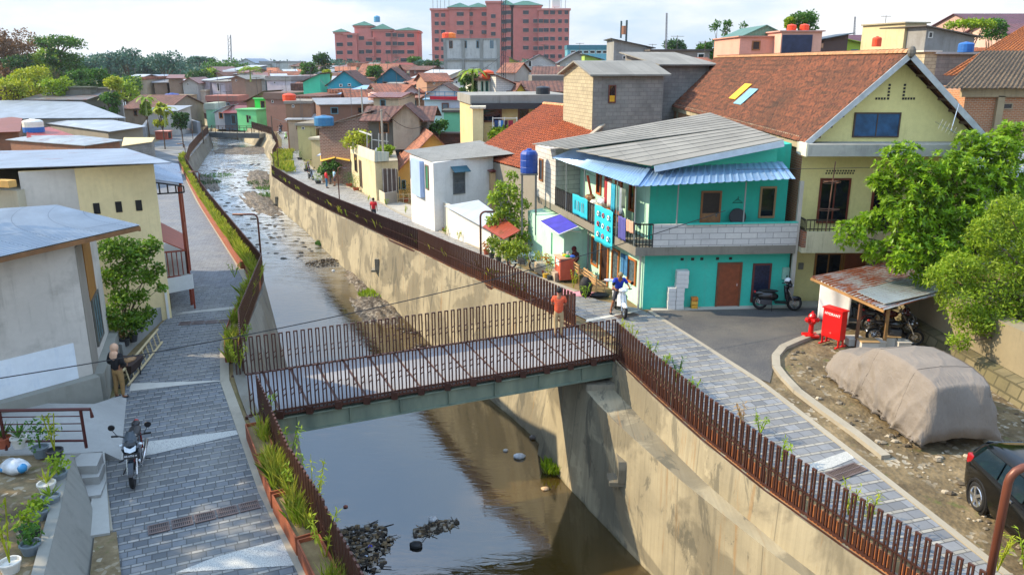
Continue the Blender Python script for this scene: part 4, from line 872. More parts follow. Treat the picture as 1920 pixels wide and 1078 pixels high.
# ------------------------------------------------ F: white house with grey roof above the path
WHP=plaster('#d6d5d2',.3,.35,81,dc='#8f8f8c')
c0=G(812,306,3.25); c1=G(925,297,3.25); cl=G(768,290,3.25)
print('white house',c0,c1,cl)
c0,c1,cl=P2(c0),P2(c1),P2(cl); dn=(cl-c0).normalized()
t=thing('white_house','white painted house with grey sheet roof and pale blue upper panel','house',(c0.x,c0.y,gz(c0.y)))
bk1=c1+dn*4.5; bk0=cl+(c1-c0).normalized()*.1
body(t,[tuple(c0)[:2],tuple(c1)[:2],tuple(bk1)[:2],tuple(cl)[:2]],-1.4,[3.25,3.45,3.6,3.25],WHP)
up_=V((0,0,1))
z2=lambda p,z:V((p.x,p.y,z))
ov=(c0-c1).normalized(); of=-dn
ra,rb,rc,rd=z2(c0+ov*.35+of*.4,3.22),z2(c1-ov*.9+of*.35,3.5),z2(bk1-ov*.6,3.85),z2(cl+ov*.35+dn*.7,3.4)
rb,rc,rd,ra=G(965,289,3.55),G(900,264,3.7),G(757,283,3.4),G(808,304,3.25)
corr(t,rb,rc,rd,ra,iron('#8d8c86',.08,21,metal=0,rough=.85,rc='#4c4a44'),pitch=.24,amp=.02)
ll=(cl-c0).length
box_on(t,'blue_panel',cl,c0,ll*.22,ll*.62,.9,3.15,0,.28,plaster('#9fb7dc',.15,.2,82)); 
opening(t,cl,c0,.15,.5,1.7,2.9,plain('#8a8178',.7),DGL); opening(t,cl,c0,ll*.7,.6,1.5,3.0,plain('#6a5a4c',.7),plain('#28704f',.6))
opening(t,c0,c1,1.35,.85,1.25,2.6,plain('#5b5f60',.7),plain('#3b4750',.35,0,.5),trans=.5); 
a,b=wallpt(c0,c1,1.2,2.95,0),wallpt(c0,c1,2.35,2.95,0); sheet(t,[wallpt(c0,c1,1.2,2.65,.5),wallpt(c0,c1,2.35,2.65,.5),b,a],plain('#1f4f5c',.5),'window_hood',.03)
# its lower yard wall and lean-to
w0,w1,w2=T(948,486),T(826,431),T(790,408)
t=thing('yard_wall','long white plastered yard wall beside the path below the white house','wall',w1)
mb=MB()
for a,b,za,zb in ((w0,w1,.75,.85),(w1,w2,.85,.9)):
    a,b=P2(a),P2(b); mb.hexa([z2(a,-1.6),z2(a+V((.15,.1,0)),-1.6),z2(b+V((.15,.1,0)),-1.6),z2(b,-1.6),z2(a,za),z2(a+V((.15,.1,0)),za),z2(b+V((.15,.1,0)),zb),z2(b,zb)])
mb.build('wall_face',plaster('#d3cbb9',.35,.4,83,dc='#9a8b70'),t)
for f in (.02,.98): p=P2(w0).lerp(P2(w1),f); MB().tube([z2(p,-1.2)+V((-.05,-.03,0)),z2(p,.8)+V((-.05,-.03,0))],.04,6).build('pipe',plain('#9aa0a2',.5),t)
t=thing('lean_to','lean-to with pale tin roof between the white house and its yard wall','shed',w1)
zq=.95
a,b,c,d=G(833,386,1.0),G(905,425,1.0),G(935,402,1.5),G(897,375,1.55)
sheet(t,[a,b,c,d],IR('#b9c0c4',23),'roof',.04); sheet(t,[b,G(945,448,.9),G(975,432,1.3),c],IR('#a44a33',24,.2),'roof',.04,label='faded red tin roof')
body(t,[(a.x+.2,a.y),(b.x+.4,b.y+.3),(c.x,c.y),(d.x,d.y)],-1.5,.8,WHP)
for lab,px,z,m,wm in (('rust red tin roofed annex behind the white house',[(893,305),(980,295),(985,315),(918,322)],[2.8,3.0,2.6,2.5],IR('#7d3c38',25,.35),plaster('#c9a77a',.3,.4,84)),
    ('rusty purple tin roofed shed between white house and orange tiled house',[(905,268),(945,262),(983,283),(962,290)],[3.6,3.8,3.5,3.3],IR('#8a4a48',26,.45),plaster('#8d7f70',.5,.4,85)),
    ('small house with grey fibre roof left of the blue tank',[(917,317),(960,328),(985,325),(985,305),(960,305)],[2.2,2.0,2.0,2.5,2.5],IR('#8d8a84',27),plaster('#cfc5ae',.3,.4,86))):
    q=[G(u,v,zz) for (u,v),zz in zip(px,z)]; 
    if (q[1]-q[0]).cross(q[2]-q[0]).z<0: q.reverse()
    c=sum(q,V())/len(q); t=thing('annex',lab,'annex',(c.x,c.y,gz(c.y))); sheet(t,q,m,'roof',.04); body(t,[(c.x+(p.x-c.x)*.9,c.y+(p.y-c.y)*.9) for p in q],-1.6,[p.z-.12 for p in q],wm)
p=W(992,324,38.8); tank((p.x,p.y,p.z),.42,1.1,'#1b4496','blue water tank beside the white block wall of the turquoise house',stand=3.0)

# ------------------------------------------------ G: orange tiled roof behind, H: block house
t=thing('tiled_house','house with bright orange clay tile roof behind the grey sheet roof','house',(2,50,0))
rr0,rr1=G(1020,195,6.0),G(1166,209,6.0); ee0=G(855,300,3.1); ee1=G(1122,236,4.9); ee0=G(880,290,3.1); 
e2_=rr1+(ee0-rr0); 
tile_roof(t,ee0,e2_,rr1,rr0,tiles('#b0582c','#7a3a22',5,.3,.35,mo=.35,bumpy=False),.3,.35,.045)
ridge(t,rr0,rr1,plain('#cf9468',.8,0,.25),.16)
MB().bar(e2_+V((0,0,.1)),rr1+V((0,0,.1)),.22,.1).build('verge',plaster('#b5ab98',.5,.3,91),t)
off=(rr0-ee0); b0=V((rr0.x+off.x,rr0.y+off.y,ee0.z)); b1=V((rr1.x+off.x,rr1.y+off.y,ee0.z))
sheet(t,[rr0,rr1,b1,b0],tiles('#a8582c','#74371f',6),'roof',.06)
mb=MB(); k=.08
for a,r,b in ((ee0,rr0,b0),(e2_,rr1,b1)): mb.poly([(a.x,a.y,-1.2),(b.x,b.y,-1.2),(b.x,b.y,b.z-k),(r.x,r.y,r.z-k),(a.x,a.y,a.z-k)])
for a,b in ((ee0,e2_),(b0,b1)): mb.poly([(a.x,a.y,-1.2),(b.x,b.y,-1.2),(b.x,b.y,b.z-k),(a.x,a.y,a.z-k)])
mb.build('wall',plaster('#8a8478',.7,.6,92),t)
# ------------------------------------------------ town behind: one call per house
TR=[tiles('#8a5038','#5c3526',11,.5,.5),tiles('#9a6148','#6b4030',12,.5,.5,mo=.35),tiles('#6e463a','#4a3028',13,.5,.5),tiles('#b06a45','#7c452e',14,.5,.5,mo=.3)]
GI=[IR('#b3b8bd',31),IR('#8f9091',32,.15),IR('#7d4a42',33,.4),ASB]
def bg(label,kind,uL,uR,vE,Y,vT,wall,roof,dep=6.,dY=0.,win=(),oh=.4,name='house',z0=None,group=None,cat='house',wcol=None):
    A=W(uL,vE,Y); wm_=(uR-uL)/1500*Y*.3; B=W(uR,vE,Y+max(-wm_,min(wm_,dY))); B.z=A.z; ze=A.z; d=B-A; w=d.length; d.normalize(); n=V((-d.y,d.x,0)); C,D=B+n*dep,A+n*dep
    zg=min(gz2(A.x,A.y),gz2(C.x,C.y))-.4 if z0 is None else z0
    if zg>ze-2: zg=ze-3
    um=(uL+uR)/2; zt=W(um,vT,Y+(dep/2 if kind=='gx' else dep if kind=='shed' else -oh if kind=='gy' else 0)).z
    t=thing(name,label,cat,(A.x+d.x*w/2,A.y+d.y*w/2,zg),0,group); up=V((0,0,1)); f=lambda p,z:V((p.x,p.y,z)); mb=MB(); zt=max(zt,ze+.15) if kind!='flat' else max(zt,ze+.1)
    if kind=='gx':
        m1,m2=(A+D)/2,(B+C)/2
        mb.poly([f(A,zg),f(B,zg),f(B,ze),f(A,ze)]); mb.poly([f(B,zg),f(C,zg),f(C,ze),f(m2,zt-.05),f(B,ze)]); mb.poly([f(C,zg),f(D,zg),f(D,ze),f(C,ze)]); mb.poly([f(D,zg),f(A,zg),f(A,ze),f(m1,zt-.05),f(D,ze)])
        mb.build('wall',wall,t); k=(zt-ze)/(dep/2)*oh
        sheet(t,[f(A-n*oh-d*oh,ze-k),f(B-n*oh+d*oh,ze-k),f(m2+d*oh,zt),f(m1-d*oh,zt)],roof,'roof',.1); sheet(t,[f(C+n*oh+d*oh,ze-k),f(D+n*oh-d*oh,ze-k),f(m1-d*oh,zt),f(m2+d*oh,zt)],roof,'roof',.1)
    elif kind=='gy':
        m1,m2=(A+B)/2,(C+D)/2
        mb.poly([f(A,zg),f(B,zg),f(B,ze),f(m1,zt-.05),f(A,ze)]); mb.poly([f(B,zg),f(C,zg),f(C,ze),f(B,ze)]); mb.poly([f(C,zg),f(D,zg),f(D,ze),f(m2,zt-.05),f(C,ze)]); mb.poly([f(D,zg),f(A,zg),f(A,ze),f(D,ze)])
        mb.build('wall',wall,t); k=(zt-ze)/(w/2)*oh
        sheet(t,[f(D+n*oh-d*oh,ze-k),f(A-n*oh-d*oh,ze-k),f(m1-n*oh,zt),f(m2+n*oh,zt)],roof,'roof',.1); sheet(t,[f(B-n*oh+d*oh,ze-k),f(C+n*oh+d*oh,ze-k),f(m2+n*oh,zt),f(m1-n*oh,zt)],roof,'roof',.1)
    elif kind=='shed':
        body(t,[tuple(A)[:2],tuple(B)[:2],tuple(C)[:2],tuple(D)[:2]],zg,[ze-.08,ze-.08,zt-.08,zt-.08],wall); sheet(t,[f(A-n*oh-d*oh,ze),f(B-n*oh+d*oh,ze),f(C+d*oh,zt),f(D-d*oh,zt)],roof,'roof',.08)
    elif kind in('sl','sr'):   # roof falling to the left / right
        a,b=(ze,zt) if kind=='sl' else (zt,ze); body(t,[tuple(A)[:2],tuple(B)[:2],tuple(C)[:2],tuple(D)[:2]],zg,[a-.08,b-.08,b-.08,a-.08],wall); sheet(t,[f(A-n*oh-d*oh,a),f(B-n*oh+d*oh,b),f(C+d*oh,b),f(D-d*oh,a)],roof,'roof',.08)
    else:
        body(t,[tuple(A)[:2],tuple(B)[:2],tuple(C)[:2],tuple(D)[:2]],zg,ze,wall); MB().hexa([f(A-n*.2-d*.2,ze),f(B-n*.2+d*.2,ze),f(C+d*.2,ze),f(D-d*.2,ze),f(A-n*.2-d*.2,zt),f(B-n*.2+d*.2,zt),f(C+d*.2,zt),f(D-d*.2,zt)]).build('roof',roof,t)
    fm=wcol or WHITE
    if not win and cat=='house' and w>2.4 and Y>70 and kind!='sl':
        k_=min(4,int(w/2.6)); rr_=random.Random(int(uL*13+Y)); zt_=ze-.35 if kind!='flat' else ze-.3
        for i in range(k_):
            s_=w*(i+.5)/k_-.45+rr_.uniform(-.3,.3); hh_=rr_.choice((.8,1.0,1.7)); opening(t,A,B,max(.1,s_),rr_.uniform(.6,.95),zt_-hh_,zt_,rr_.choice((WHITE,WF,WF2,plain('#4f7a8a',.6))),rr_.choice((glass(),plain('#2a1c16',.6),plain('#5f6f78',.4))),fw=.1)
    for (u0,u1,v0,v1) in win:
        s0=(u0-uL)/(uR-uL)*w; s1=(u1-uL)/(uR-uL)*w; z1=W((u0+u1)/2,v0,Y).z; zb=W((u0+u1)/2,v1,Y).z; opening(t,A,B,s0,s1-s0,zb,z1,fm,glass(),fw=min(.12,(s1-s0)*.15))
    return t,A,B
pl=lambda c,s=1,d=.4,r=.4:plaster(c,d,r,s)
# nearer houses on the right bank
t,A,B=bg('grey block house with fibre cement roof and one yellow curtained window','gx',1113,1245,137,50,114,BLOCKG,ASB,5.2,2.0,[(1141,1155,160,194)],wcol=plain('#5c2f28',.6),oh=.35)
box_on(t,'curtain',A,B,(1142-1113)/132*((B-A).length)+.05,(1153.5-1113)/132*(B-A).length,W(1148,192,50).z,W(1148,180,50).z,0,.045,plain('#c9951c',.8))
n_=V((-(B-A).normalized().y,(B-A).normalized().x,0)); C=A+n_*5.2; mb=MB(); a_=A-(B-A).normalized()*.02; c_=C-(B-A).normalized()*.02
mb.poly([(c_.x,c_.y,-1),(a_.x,a_.y,-1),(a_.x,a_.y,A.z),((a_.x+c_.x)/2,(a_.y+c_.y)/2,W(1180,114,52.6).z-.1),(c_.x,c_.y,A.z)]); mb.build('gable_blocks',BLOCKT,t)
bg('taller rear block of the grey block house with sloping fibre roof','shed',1243,1330,121,54,98,BLOCKG,ASB,6,1,oh=.5)
bg('two storey cream house with black fascia and laundry on its balcony','flat',886,1066,196,62,179,pl('#d3bd8a',101),plaster('#8f8d86',.8,.8,102),7,1.5,[(902,940,204,230),(970,990,204,240),(1020,1040,204,240)],wcol=plain('#5d3327',.6))
t=SC.objects['house']; 
A,B=W(884,196,61.2),W(1068,196,62.8); MB().hexa([A+V((0,0,-.35)),B+V((0,0,-.35)),B+V((0,.6,-.35)),A+V((0,.6,-.35)),A+V((0,0,.08)),B+V((0,0,.08)),B+V((0,.6,.08)),A+V((0,.6,.08))]).build('fascia',plain('#2c2f34',.6))
bpy.context.view_layer.update()
hs=[o for o in SC.objects if o.get('label','').startswith('two storey cream house with black')][0]; f=[o for o in SC.objects if o.name.startswith('fascia')][-1]
f=max([o for o in SC.objects if o.name.startswith('fascia') and o.parent is None],key=lambda o:o.name); f.parent=hs; f.matrix_parent_inverse=Matrix.Translation(-V(hs.location))
bg('low yellow wing wall left of the balcony house','flat',886,905,204,60,200,pl('#d9c89a',103),pl('#cfc9b5',104),2,0,name='wall',cat='wall')
# carport house with timber porch
bg('brick house with open timber terrace under a small brown gable','gx',690,800,222,74,199,pl('#6d6a64',105),TR[2],7,0,oh=.7)
bg('small porch gable with pale board front on the brown roofed terrace house','gy',736,786,219,72.5,196,plaster('#a59a88',.5,.5,106),TR[2],4,0,oh=.4,z0=1.5,name='porch_gable',cat='gable')
t,A,B=bg('tall rough brick house with concrete columns and slanted tin edge','sl',598,694,240,77,205,BRICKF,IR('#9b8f86',41,.3),4,-1.5,oh=.3)
bg('small cream painted front house under the brick house','flat',583,604,262,88,258,pl('#cdb98a',107),pl('#b7ad94',108),5,-6)
p_=[W(657,287,76.0),W(703,304,64.8),W(746,303,65.6),W(740,290,76)]; t=thing('house','cream single storey house with roof terrace full of plants','house',p_[1]); zt_=p_[1].z; body(t,[tuple(q)[:2] for q in p_],-2.8,zt_,pl('#c9bd98',109,.5,.6)); sheet(t,[V((q.x,q.y,zt_+.03)) for q in p_],plaster('#a39a86',.7,.8,110),'terrace_floor',.1)
opening(t,tuple(p_[0])[:2],tuple(p_[1])[:2],2.2,1.3,-.6,1.0,plain('#5b4a3a',.7),DGL); opening(t,tuple(p_[0])[:2],tuple(p_[1])[:2],4.6,1.1,-1.7,.7,plain('#5b4a3a',.7),plain('#3a2c24',.6),'door')
# house I, ochre gable
t,A,B=bg('ochre house with steep brown tile gable facing the white house','gy',734,890,330,67,252,pl('#c9a25c',111,.3,.4),TR[1],9,1.5,[(742,750,332,356),(752,760,338,356)],oh=.6,wcol=plain('#6f8ea0',.5))
bg('white house with red brown tile roof and pale gable side','gx',712,752,172,108,157,pl('#d5c8a4',112,.3,.5),TR[0],9,2,oh=.5)
bg('pinkish white gable house right of the red brown roofed house','gy',752,791,176,107,160,pl('#d8cfd2',113,.1,.2),TR[0],8,1,oh=.5,win=((772,775,174,177),(778,781,174,177)))
bg('white gable house with pale blue railed laundry balcony','gy',795,868,180,92,157,pl('#d9d0cc',114,.1,.2),TR[2],8,0,oh=.5)
t,A,B=bg('white sheeted balcony block with red cloth and blue rails','flat',796,880,188,88,186,pl('#c3d0dc',115,.1,.3),plain('#7f9fb0',.5),3,0,oh=.2)
bg('mint green walled room below the white balcony','flat',832,874,211,84,207,plaster('#6fbf98',.2,.2,116),plaster('#54524a',.8,.8,117),4,0)
bg('dark stone wall with moss behind the ochre house','flat',795,878,252,74,249,brick('#5c3a32','#45302c','#2f2622',.5,.2,.02,stain=.7),plain('#4d3f38',.8),1,0,name='wall',cat='wall')
bg('turquoise blue gable house in the middle distance','gy',614,680,158,135,133,pl('#2f9fb5',118,.2,.2),TR[2],10,0,[(636,642,158,163),(652,658,157,162)])
bg('dark teal gable right of the turquoise blue house','gy',706,762,150,150,127,pl('#1f6f86',119,.2,.2),TR[2],9,0)
bg('light green wedge shaped house wall left of the turquoise gable','sl',568,600,154,140,137,pl('#4dc79f',120,.2,.2),TR[2],8,0)
bg('white house with green shutters and orange roof tank','shed',896,930,150,96,138,pl('#d5d3c4',121,.3,.3),TR[0],6,2,[(902,906,153,172),(910,915,153,172),(922,926,153,170)],wcol=plain('#1f8f78',.5))
bg('white block extension with steep red roof beside the green shuttered house','sr',930,978,165,94,138,BLOCKW,TR[0],6,2)
t,A,B=bg('tall stained concrete block tower with grimy panels','flat',831,935,74,190,72.5,plaster('#b9bab6',.6,.98,122,dc='#4b4d4c'),pl('#8f8f8a',123),14,0)
for f in (0,.33,.66,.97): p=A.lerp(B,f); MB().box(p.x,p.y-.25,A.z-9,p.x+.7,p.y,A.z).build('column',plaster('#8f908b',.7,.9,124),t)
MB().box(A.x,A.y-.3,A.z-4.7,B.x,A.y,A.z-4.2).build('floor_beam',plaster('#8f908b',.7,.9,125),t)
bg('long white gable house under the right red tower','gy',982,1042,118,150,102,BLOCKW,IR('#5a5a5c',42),9,0,[(990,997,114,126)])
bg('pale grey gable house right of the red towers','gy',1050,1112,116,135,97,pl('#a9a69f',126,.5,.5),IR('#4c4a4a',43),9,0)
bg('lime green shed wall behind the grey block house','sr',1096,1128,112,118,101,pl('#9dbf58',127,.2,.3),IR('#5a5a5c',44),5,0)
bg('lime gable end at the foot of the right red tower','sr',955,982,122,148,106,pl('#a3b04c',128,.2,.3),IR('#4c5a66',45),7,0)
bg('long low teal factory with ribbon of windows','flat',1064,1190,93,260,85,plain('#5fa3b5',.4,0,.2),plain('#2f6f80',.5),12,0,[(1070+i*12,1080+i*12,95,101) for i in range(9)])
t,A,B=bg('grey house with single sloping roof and awning window','sr',1151,1222,90,92,72,pl('#8d8f8e',129,.6,.6),IR('#4c4a4a',46),7,0,[(1168,1174,105,112)])
bg('weathered dark terrace wall behind the block house','flat',1222,1331,96,88,93,plaster('#8a827a',.9,.9,130),pl('#5a5450',131),6,0,[(1308,1322,100,112)])
bg('small red roofed house beside the block house','gx',1300,1330,118,80,108,pl('#8d5a4d',132),TR[0],5,0)
bg('salmon pink building with green ribbed gable and dark panel wall','flat',1388,1466,70,72,69,pl('#d49a88',133,.1,.15),pl('#b98878',134),9,0)
bg('green ribbed shed roof standing on the pink building','gy',1386,1484,70,74,47,IR('#6f9a84',47),IR('#4f7a68',48),8,0,oh=.2,z0=9,name='rooftop_shed',cat='shed')
t,A,B=bg('salmon pink block carrying two orange tanks','flat',1466,1542,60,70,58.5,pl('#d8a795',135,.1,.15),pl('#c0958a',136),7,0)
box_on(t,'dark_panel',A,B,(1468-1466)/76*(B-A).length,(1524-1466)/76*(B-A).length,A.z-2.0,A.z-.25,0,.1,plain('#23304c',.3,.2,.3))
bg('dark tin roofed hut behind the pink block','sl',1545,1590,74,75,62,pl('#5c4c48',137),IR('#3c4a54',49),4,0)
bg('white and lime green house with sloping parapet','sr',1578,1637,86,80,70,pl('#a8c447',138,.1,.2),pl('#9ab040',139),6,0)
bg('white side wall of the lime green house','flat',1560,1580,72,80,71,pl('#d5dccc',140,.1,.2),pl('#c8ccc0',141),5,0,name='wall',cat='wall')
bg('long purple tiled roof house on the skyline','gx',1605,1705,80,115,66,pl('#c0a898',142),tiles('#5c3646','#4a2c3c',15,.5,.5),10,0)
bg('tall cream concrete house with stepped roofline','flat',1698,1738,44,66,42,pl('#c9bb92',143,.6,.6),pl('#a39a80',144),5,1)
bg('grey sided lean house beside the tall cream house','sr',1736,1828,68,64,48,pl('#8d8d8c',145,.6,.6),IR('#6a625c',50),5,1,[(1716+24,1748,60,72)])
bg('bare block house with white roof edge below the cream house','flat',1757,1830,102,52,98,BLOCKG,pl('#b5b5b2',146),4,2)
bg('small pale tan block wall left of the bare block house','flat',1735,1758,98,52,96,BLOCKT,pl('#c5c1b5',147),4,0,name='wall',cat='wall')
bg('dark red roofed mansion on the skyline at the far right','gx',1838,2000,44,120,26,pl('#b8968a',148),tiles('#5a3444','#43283a',16,.5,.5),14,0)
bg('pale gabled roof with white edge at the far right','gx',1880,2000,62,88,45,pl('#c8a898',149),tiles('#6b4048','#50303a',17,.5,.5),8,0)
# brick house at the far right with two tile roofs
t=thing('brick_house','orange brick house with overlapping weathered tile roofs at the right edge','house',(26,44,0))
a=W(1812,168,42); b=W(2040,168,42); body(t,[(a.x,a.y),(b.x,b.y),(b.x,54),(a.x-1,54)],-.5,a.z-.05,BRICKO)
r1,r2,r3,r4=W(1770,166,41.4),W(2060,166,41.4),W(2060,96,46.5),W(1840,110,46.5); tile_roof(t,r1,r2,r3,V((r4.x,r3.y,r3.z)),tiles('#6b5a44','#4a3a2c',18,.25,.32,mo=.6,bumpy=False),.25,.32)
r1,r2,r3,r4=W(1768,142,45.5),W(2060,142,45.5),W(2060,46,52),W(1925,52,52); tile_roof(t,r1,r2,r3,V((r4.x,r3.y,r3.z)),tiles('#b06428','#7a4424',19,.28,.34,mo=.3,bumpy=False),.28,.34)
MB().bar(a+V((-.3,-.1,-.15)),b+V((0,-.1,-.15)),.2,.45).build('ring_beam',plaster('#a89878',.6,.6,151),t)
for u in (1880,): p=W(u,180,41.9); MB().box(p.x-.25,p.y-.1,-.5,p.x+.1,p.y+.1,p.z).build('column',plaster('#a89878',.6,.6,152),t)
opening(t,(a.x,a.y),(b.x,b.y),(1882-1812)/1500*41.5,.55,W(1885,206,42).z,W(1885,193,42).z,plain('#9a8a70',.7),DGL)
# left of the river and around the bend
bg('bright green rendered house front by the river bend','flat',477,502,186,150,184,pl('#2fc94d',153,.1,.2),pl('#6fd080',154),7,-6)
bg('light green low house with two brown windows by the bend','flat',444,480,207,147,204.5,pl('#7fdc8f',155,.1,.2),pl('#6fc080',156),5,-4,[(461,465,216,230),(466,469,217,223)],wcol=plain('#6a4a3a',.6))
bg('lean dark roof rising over the bright green house','sl',462,495,192,152,170,pl('#9c7058',157),TR[2],6,-3,oh=.6)
bg('white house with orange shutter left of the green houses','sl',402,424,212,150,198,pl('#cfc6c0',158),IR('#b8c3cc',51),6,0,[(410,418,211,223)],wcol=plain('#d08040',.6))
bg('maroon tin roofed shop front near the bend','shed',420,450,212,148,198,pl('#4a5560',159),IR('#8a3a34',52,.2),6,0)
bg('pale green corner house right of the far footbridge','flat',386,402,206,152,194,pl('#8fc9a0',160),pl('#a0a898',161),6,0)
bg('mauve terrace house with railing beyond the bend','flat',388,445,190,165,180,pl('#8a5a5c',162,.6,.5),pl('#a56a5c',163),7,0)
bg('tall pale house with blue figure terrace','flat',357,385,172,175,169,pl('#c9bcab',164,.4,.5),pl('#d9c9b0',165),7,0)
bg('cream yard wall between the ruins and the bend','flat',328,358,180,170,178,pl('#c0b08c',166,.6,.7),pl('#a0917a',167),3,0,name='wall',cat='wall')
bg('wide brown tiled house behind the left warehouse','gx',232,315,203,140,178,pl('#8a7a68',168,.7,.7),TR[2],16,0)
bg('low white shed beside the brown tiled house','shed',276,330,208,132,198,pl('#b9b5ae',169,.6,.6),IR('#9ba0a4',53,.1),6,0)
bg('ruined grey wall stub with broken top','flat',163,226,168,120,165,plaster('#8f8a84',.9,.9,170),pl('#6f6a60',171),1.5,8,name='wall',cat='wall')
bg('long mossy retaining wall under the left trees','flat',120,168,166,118,163,plaster('#6f6d62',.9,.9,172,dc='#3c4426'),pl('#5a5c48',173),2,0,name='wall',cat='wall')
bg('dark brick wall at the far left edge','flat',-80,26,167,116,163,brick('#5d4638','#4c3b30','#3c3026',.6,.25,.02,stain=.7),pl('#4d4a38',174),2,0,name='wall',cat='wall')
bg('broken grey roof slabs by the ruined wall','shed',45,160,187,114,174,pl('#7d7a72',175,.8,.8),IR('#7a7876',54,.3),6,0)
rw=thing('retaining_wall','curved grey retaining wall round the left yard by the river bend','wall',(-60,105,-2))
mb=MB(); pp=[T(268,262),T(282,240),T(300,237),T(345,243),T(372,252)]
for a,b in zip(pp,pp[1:]): mb.hexa([a,b,b+V((.3,.5,0)),a+V((.3,.5,0)),a+V((0,0,2.0)),b+V((0,0,2.0)),b+V((.3,.5,2.0)),a+V((.3,.5,2.0))])
mb.build('wall_face',plaster('#8f9296',.5,.5,176),rw)
t=thing('kiosk','small terracotta kiosk box in the left yard','kiosk',T(308,262)); p=T(308,262); MB().box(p.x-.9,p.y-.9,p.z,p.x+.9,p.y+.9,p.z+1.25).build('body',plain('#b0563f',.7),t); MB().box(p.x-1.05,p.y-1.05,p.z+1.25,p.x+1.05,p.y+1.05,p.z+1.33).build('roof',plain('#c98a78',.7),t); MB().box(p.x+.9,p.y-.5,p.z+.2,p.x+.93,p.y+.5,p.z+1.1).build('door',DARK,t)
# skyline houses on the left
for a in (('blue grey roofed house above the left trees','gy',445,478,118,330,110,'#b9c0c8',IR('#6f8296',55)),('pale block with roof terrace on the left skyline','flat',487,540,118,300,115,'#b5b8b6',pl('#8f9294',180)),('low hut roof left of the roof terrace block','flat',484,506,122,296,120,'#a8a49a',pl('#7f8080',181)),
    ('small gabled white house below the mast','gy',432,465,145,260,132,'#b8c0c4',IR('#8f9aa0',56)),('hazy brown roofed row under the left trees','gx',305,362,158,215,145,'#a89a90',TR[2]),('pale wide roofed shed left of the brown row','shed',262,312,156,205,149,'#8f928f',GI[0]),
    ('grey gabled shed in the left distance','gy',235,272,152,210,141,'#8d9498',GI[0]),('bluish low roof beside the left trees','shed',205,240,150,220,143,'#8a9a9c',GI[1]),('small white walled house among the far roofs','shed',313,338,160,200,155,'#cfd2d0',GI[1]),
    ('brown roofed house row below the terrace block','gx',486,560,148,215,134,'#9a8478',TR[0]),('teal walled house in the far row','flat',512,541,158,190,153,'#5f7f8c',pl('#8a8a86',182)),('white wall house with red dish','flat',490,512,157,192,150,'#cfc4b4',pl('#9a8f84',183)),
    ('white panelled house with two bays','flat',548,602,170,150,157,'#c9c9cb',TR[2]),('white corner house by the bays','flat',582,600,160,148,157,'#c6c8ca',pl('#aaaaa8',184)),('pink low brick house behind the bend','flat',497,545,186,140,174,'#8f6a5c',pl('#6f5850',185)),
    ('long brown wall house above the lane','flat',545,600,188,118,180,'#7d6558',TR[2]),('brick terrace with orange tank','flat',535,582,195,110,190,'#8a6a52',pl('#8d8478',186)),('shop with lime green side by the lane','shed',546,556,232,118,226,'#9ad24a',GI[0]),
    ('grey tin shop roof above the lane','shed',540,590,224,108,214,'#b3a08a',GI[0]),('olive walled house beside the lane','flat',557,592,236,98,231,'#b8b07a',pl('#8f8a7c',187)),
    ('teal corner roofed shack behind the big brick house','shed',600,700,196,96,184,'#7a5a4c',GI[1]),('blue edged long shed in mid town','shed',640,706,176,112,160,'#8a6a58',IR('#8ab0d0',57)),('brown shed with two gables in mid town','gx',655,712,190,104,168,'#8d6a58',TR[0]),
    ('ochre long roofed hall left of the concrete tower','gx',670,735,140,175,120,'#b39a6a',TR[1]),('red walled house before the left red tower','sr',735,762,133,185,118,'#a84a42',TR[0]),('white roofed shed under the concrete tower','shed',776,828,146,140,131,'#b9b5aa',IR('#c8c8c4',58)),
    ('brown gable house right of the white shed','gx',768,802,131,165,124,'#7d5a50',TR[2]),('low tiled house with teal awning','gx',800,845,152,125,137,'#a8826a',TR[0]),('white house behind banana plants','sl',850,866,150,118,138,'#d0d2cc',TR[2]),
    ('dark roofed long house behind the balcony house','gx',985,1075,170,95,152,'#8a7a55',TR[2]),('yellow gable peeping behind the balcony house','gy',965,985,172,93,156,'#cdb84c',TR[2]),('mossy brown tiled row below the gables','gx',1000,1080,140,118,125,'#7a6a60',TR[2]),
    ('low grey yard house by the block house','flat',1000,1078,155,104,142,'#8a8f90',pl('#77736b',188)),('white low house left of the right tower base','gx',935,965,135,140,118,'#a9a39a',TR[1])):
    lab,k,u0,u1,v,Y,vt,wc,rm=a; bg(lab,k,u0,u1,v,Y,vt,plaster(wc,.5,.5,(u0*7)%50),rm,Y*.05+2,random.uniform(-2,2),[(u0+(u1-u0)*.25,u0+(u1-u0)*.25+3.5*(150/Y),v+2,v+7)] if k!='shed' else ())
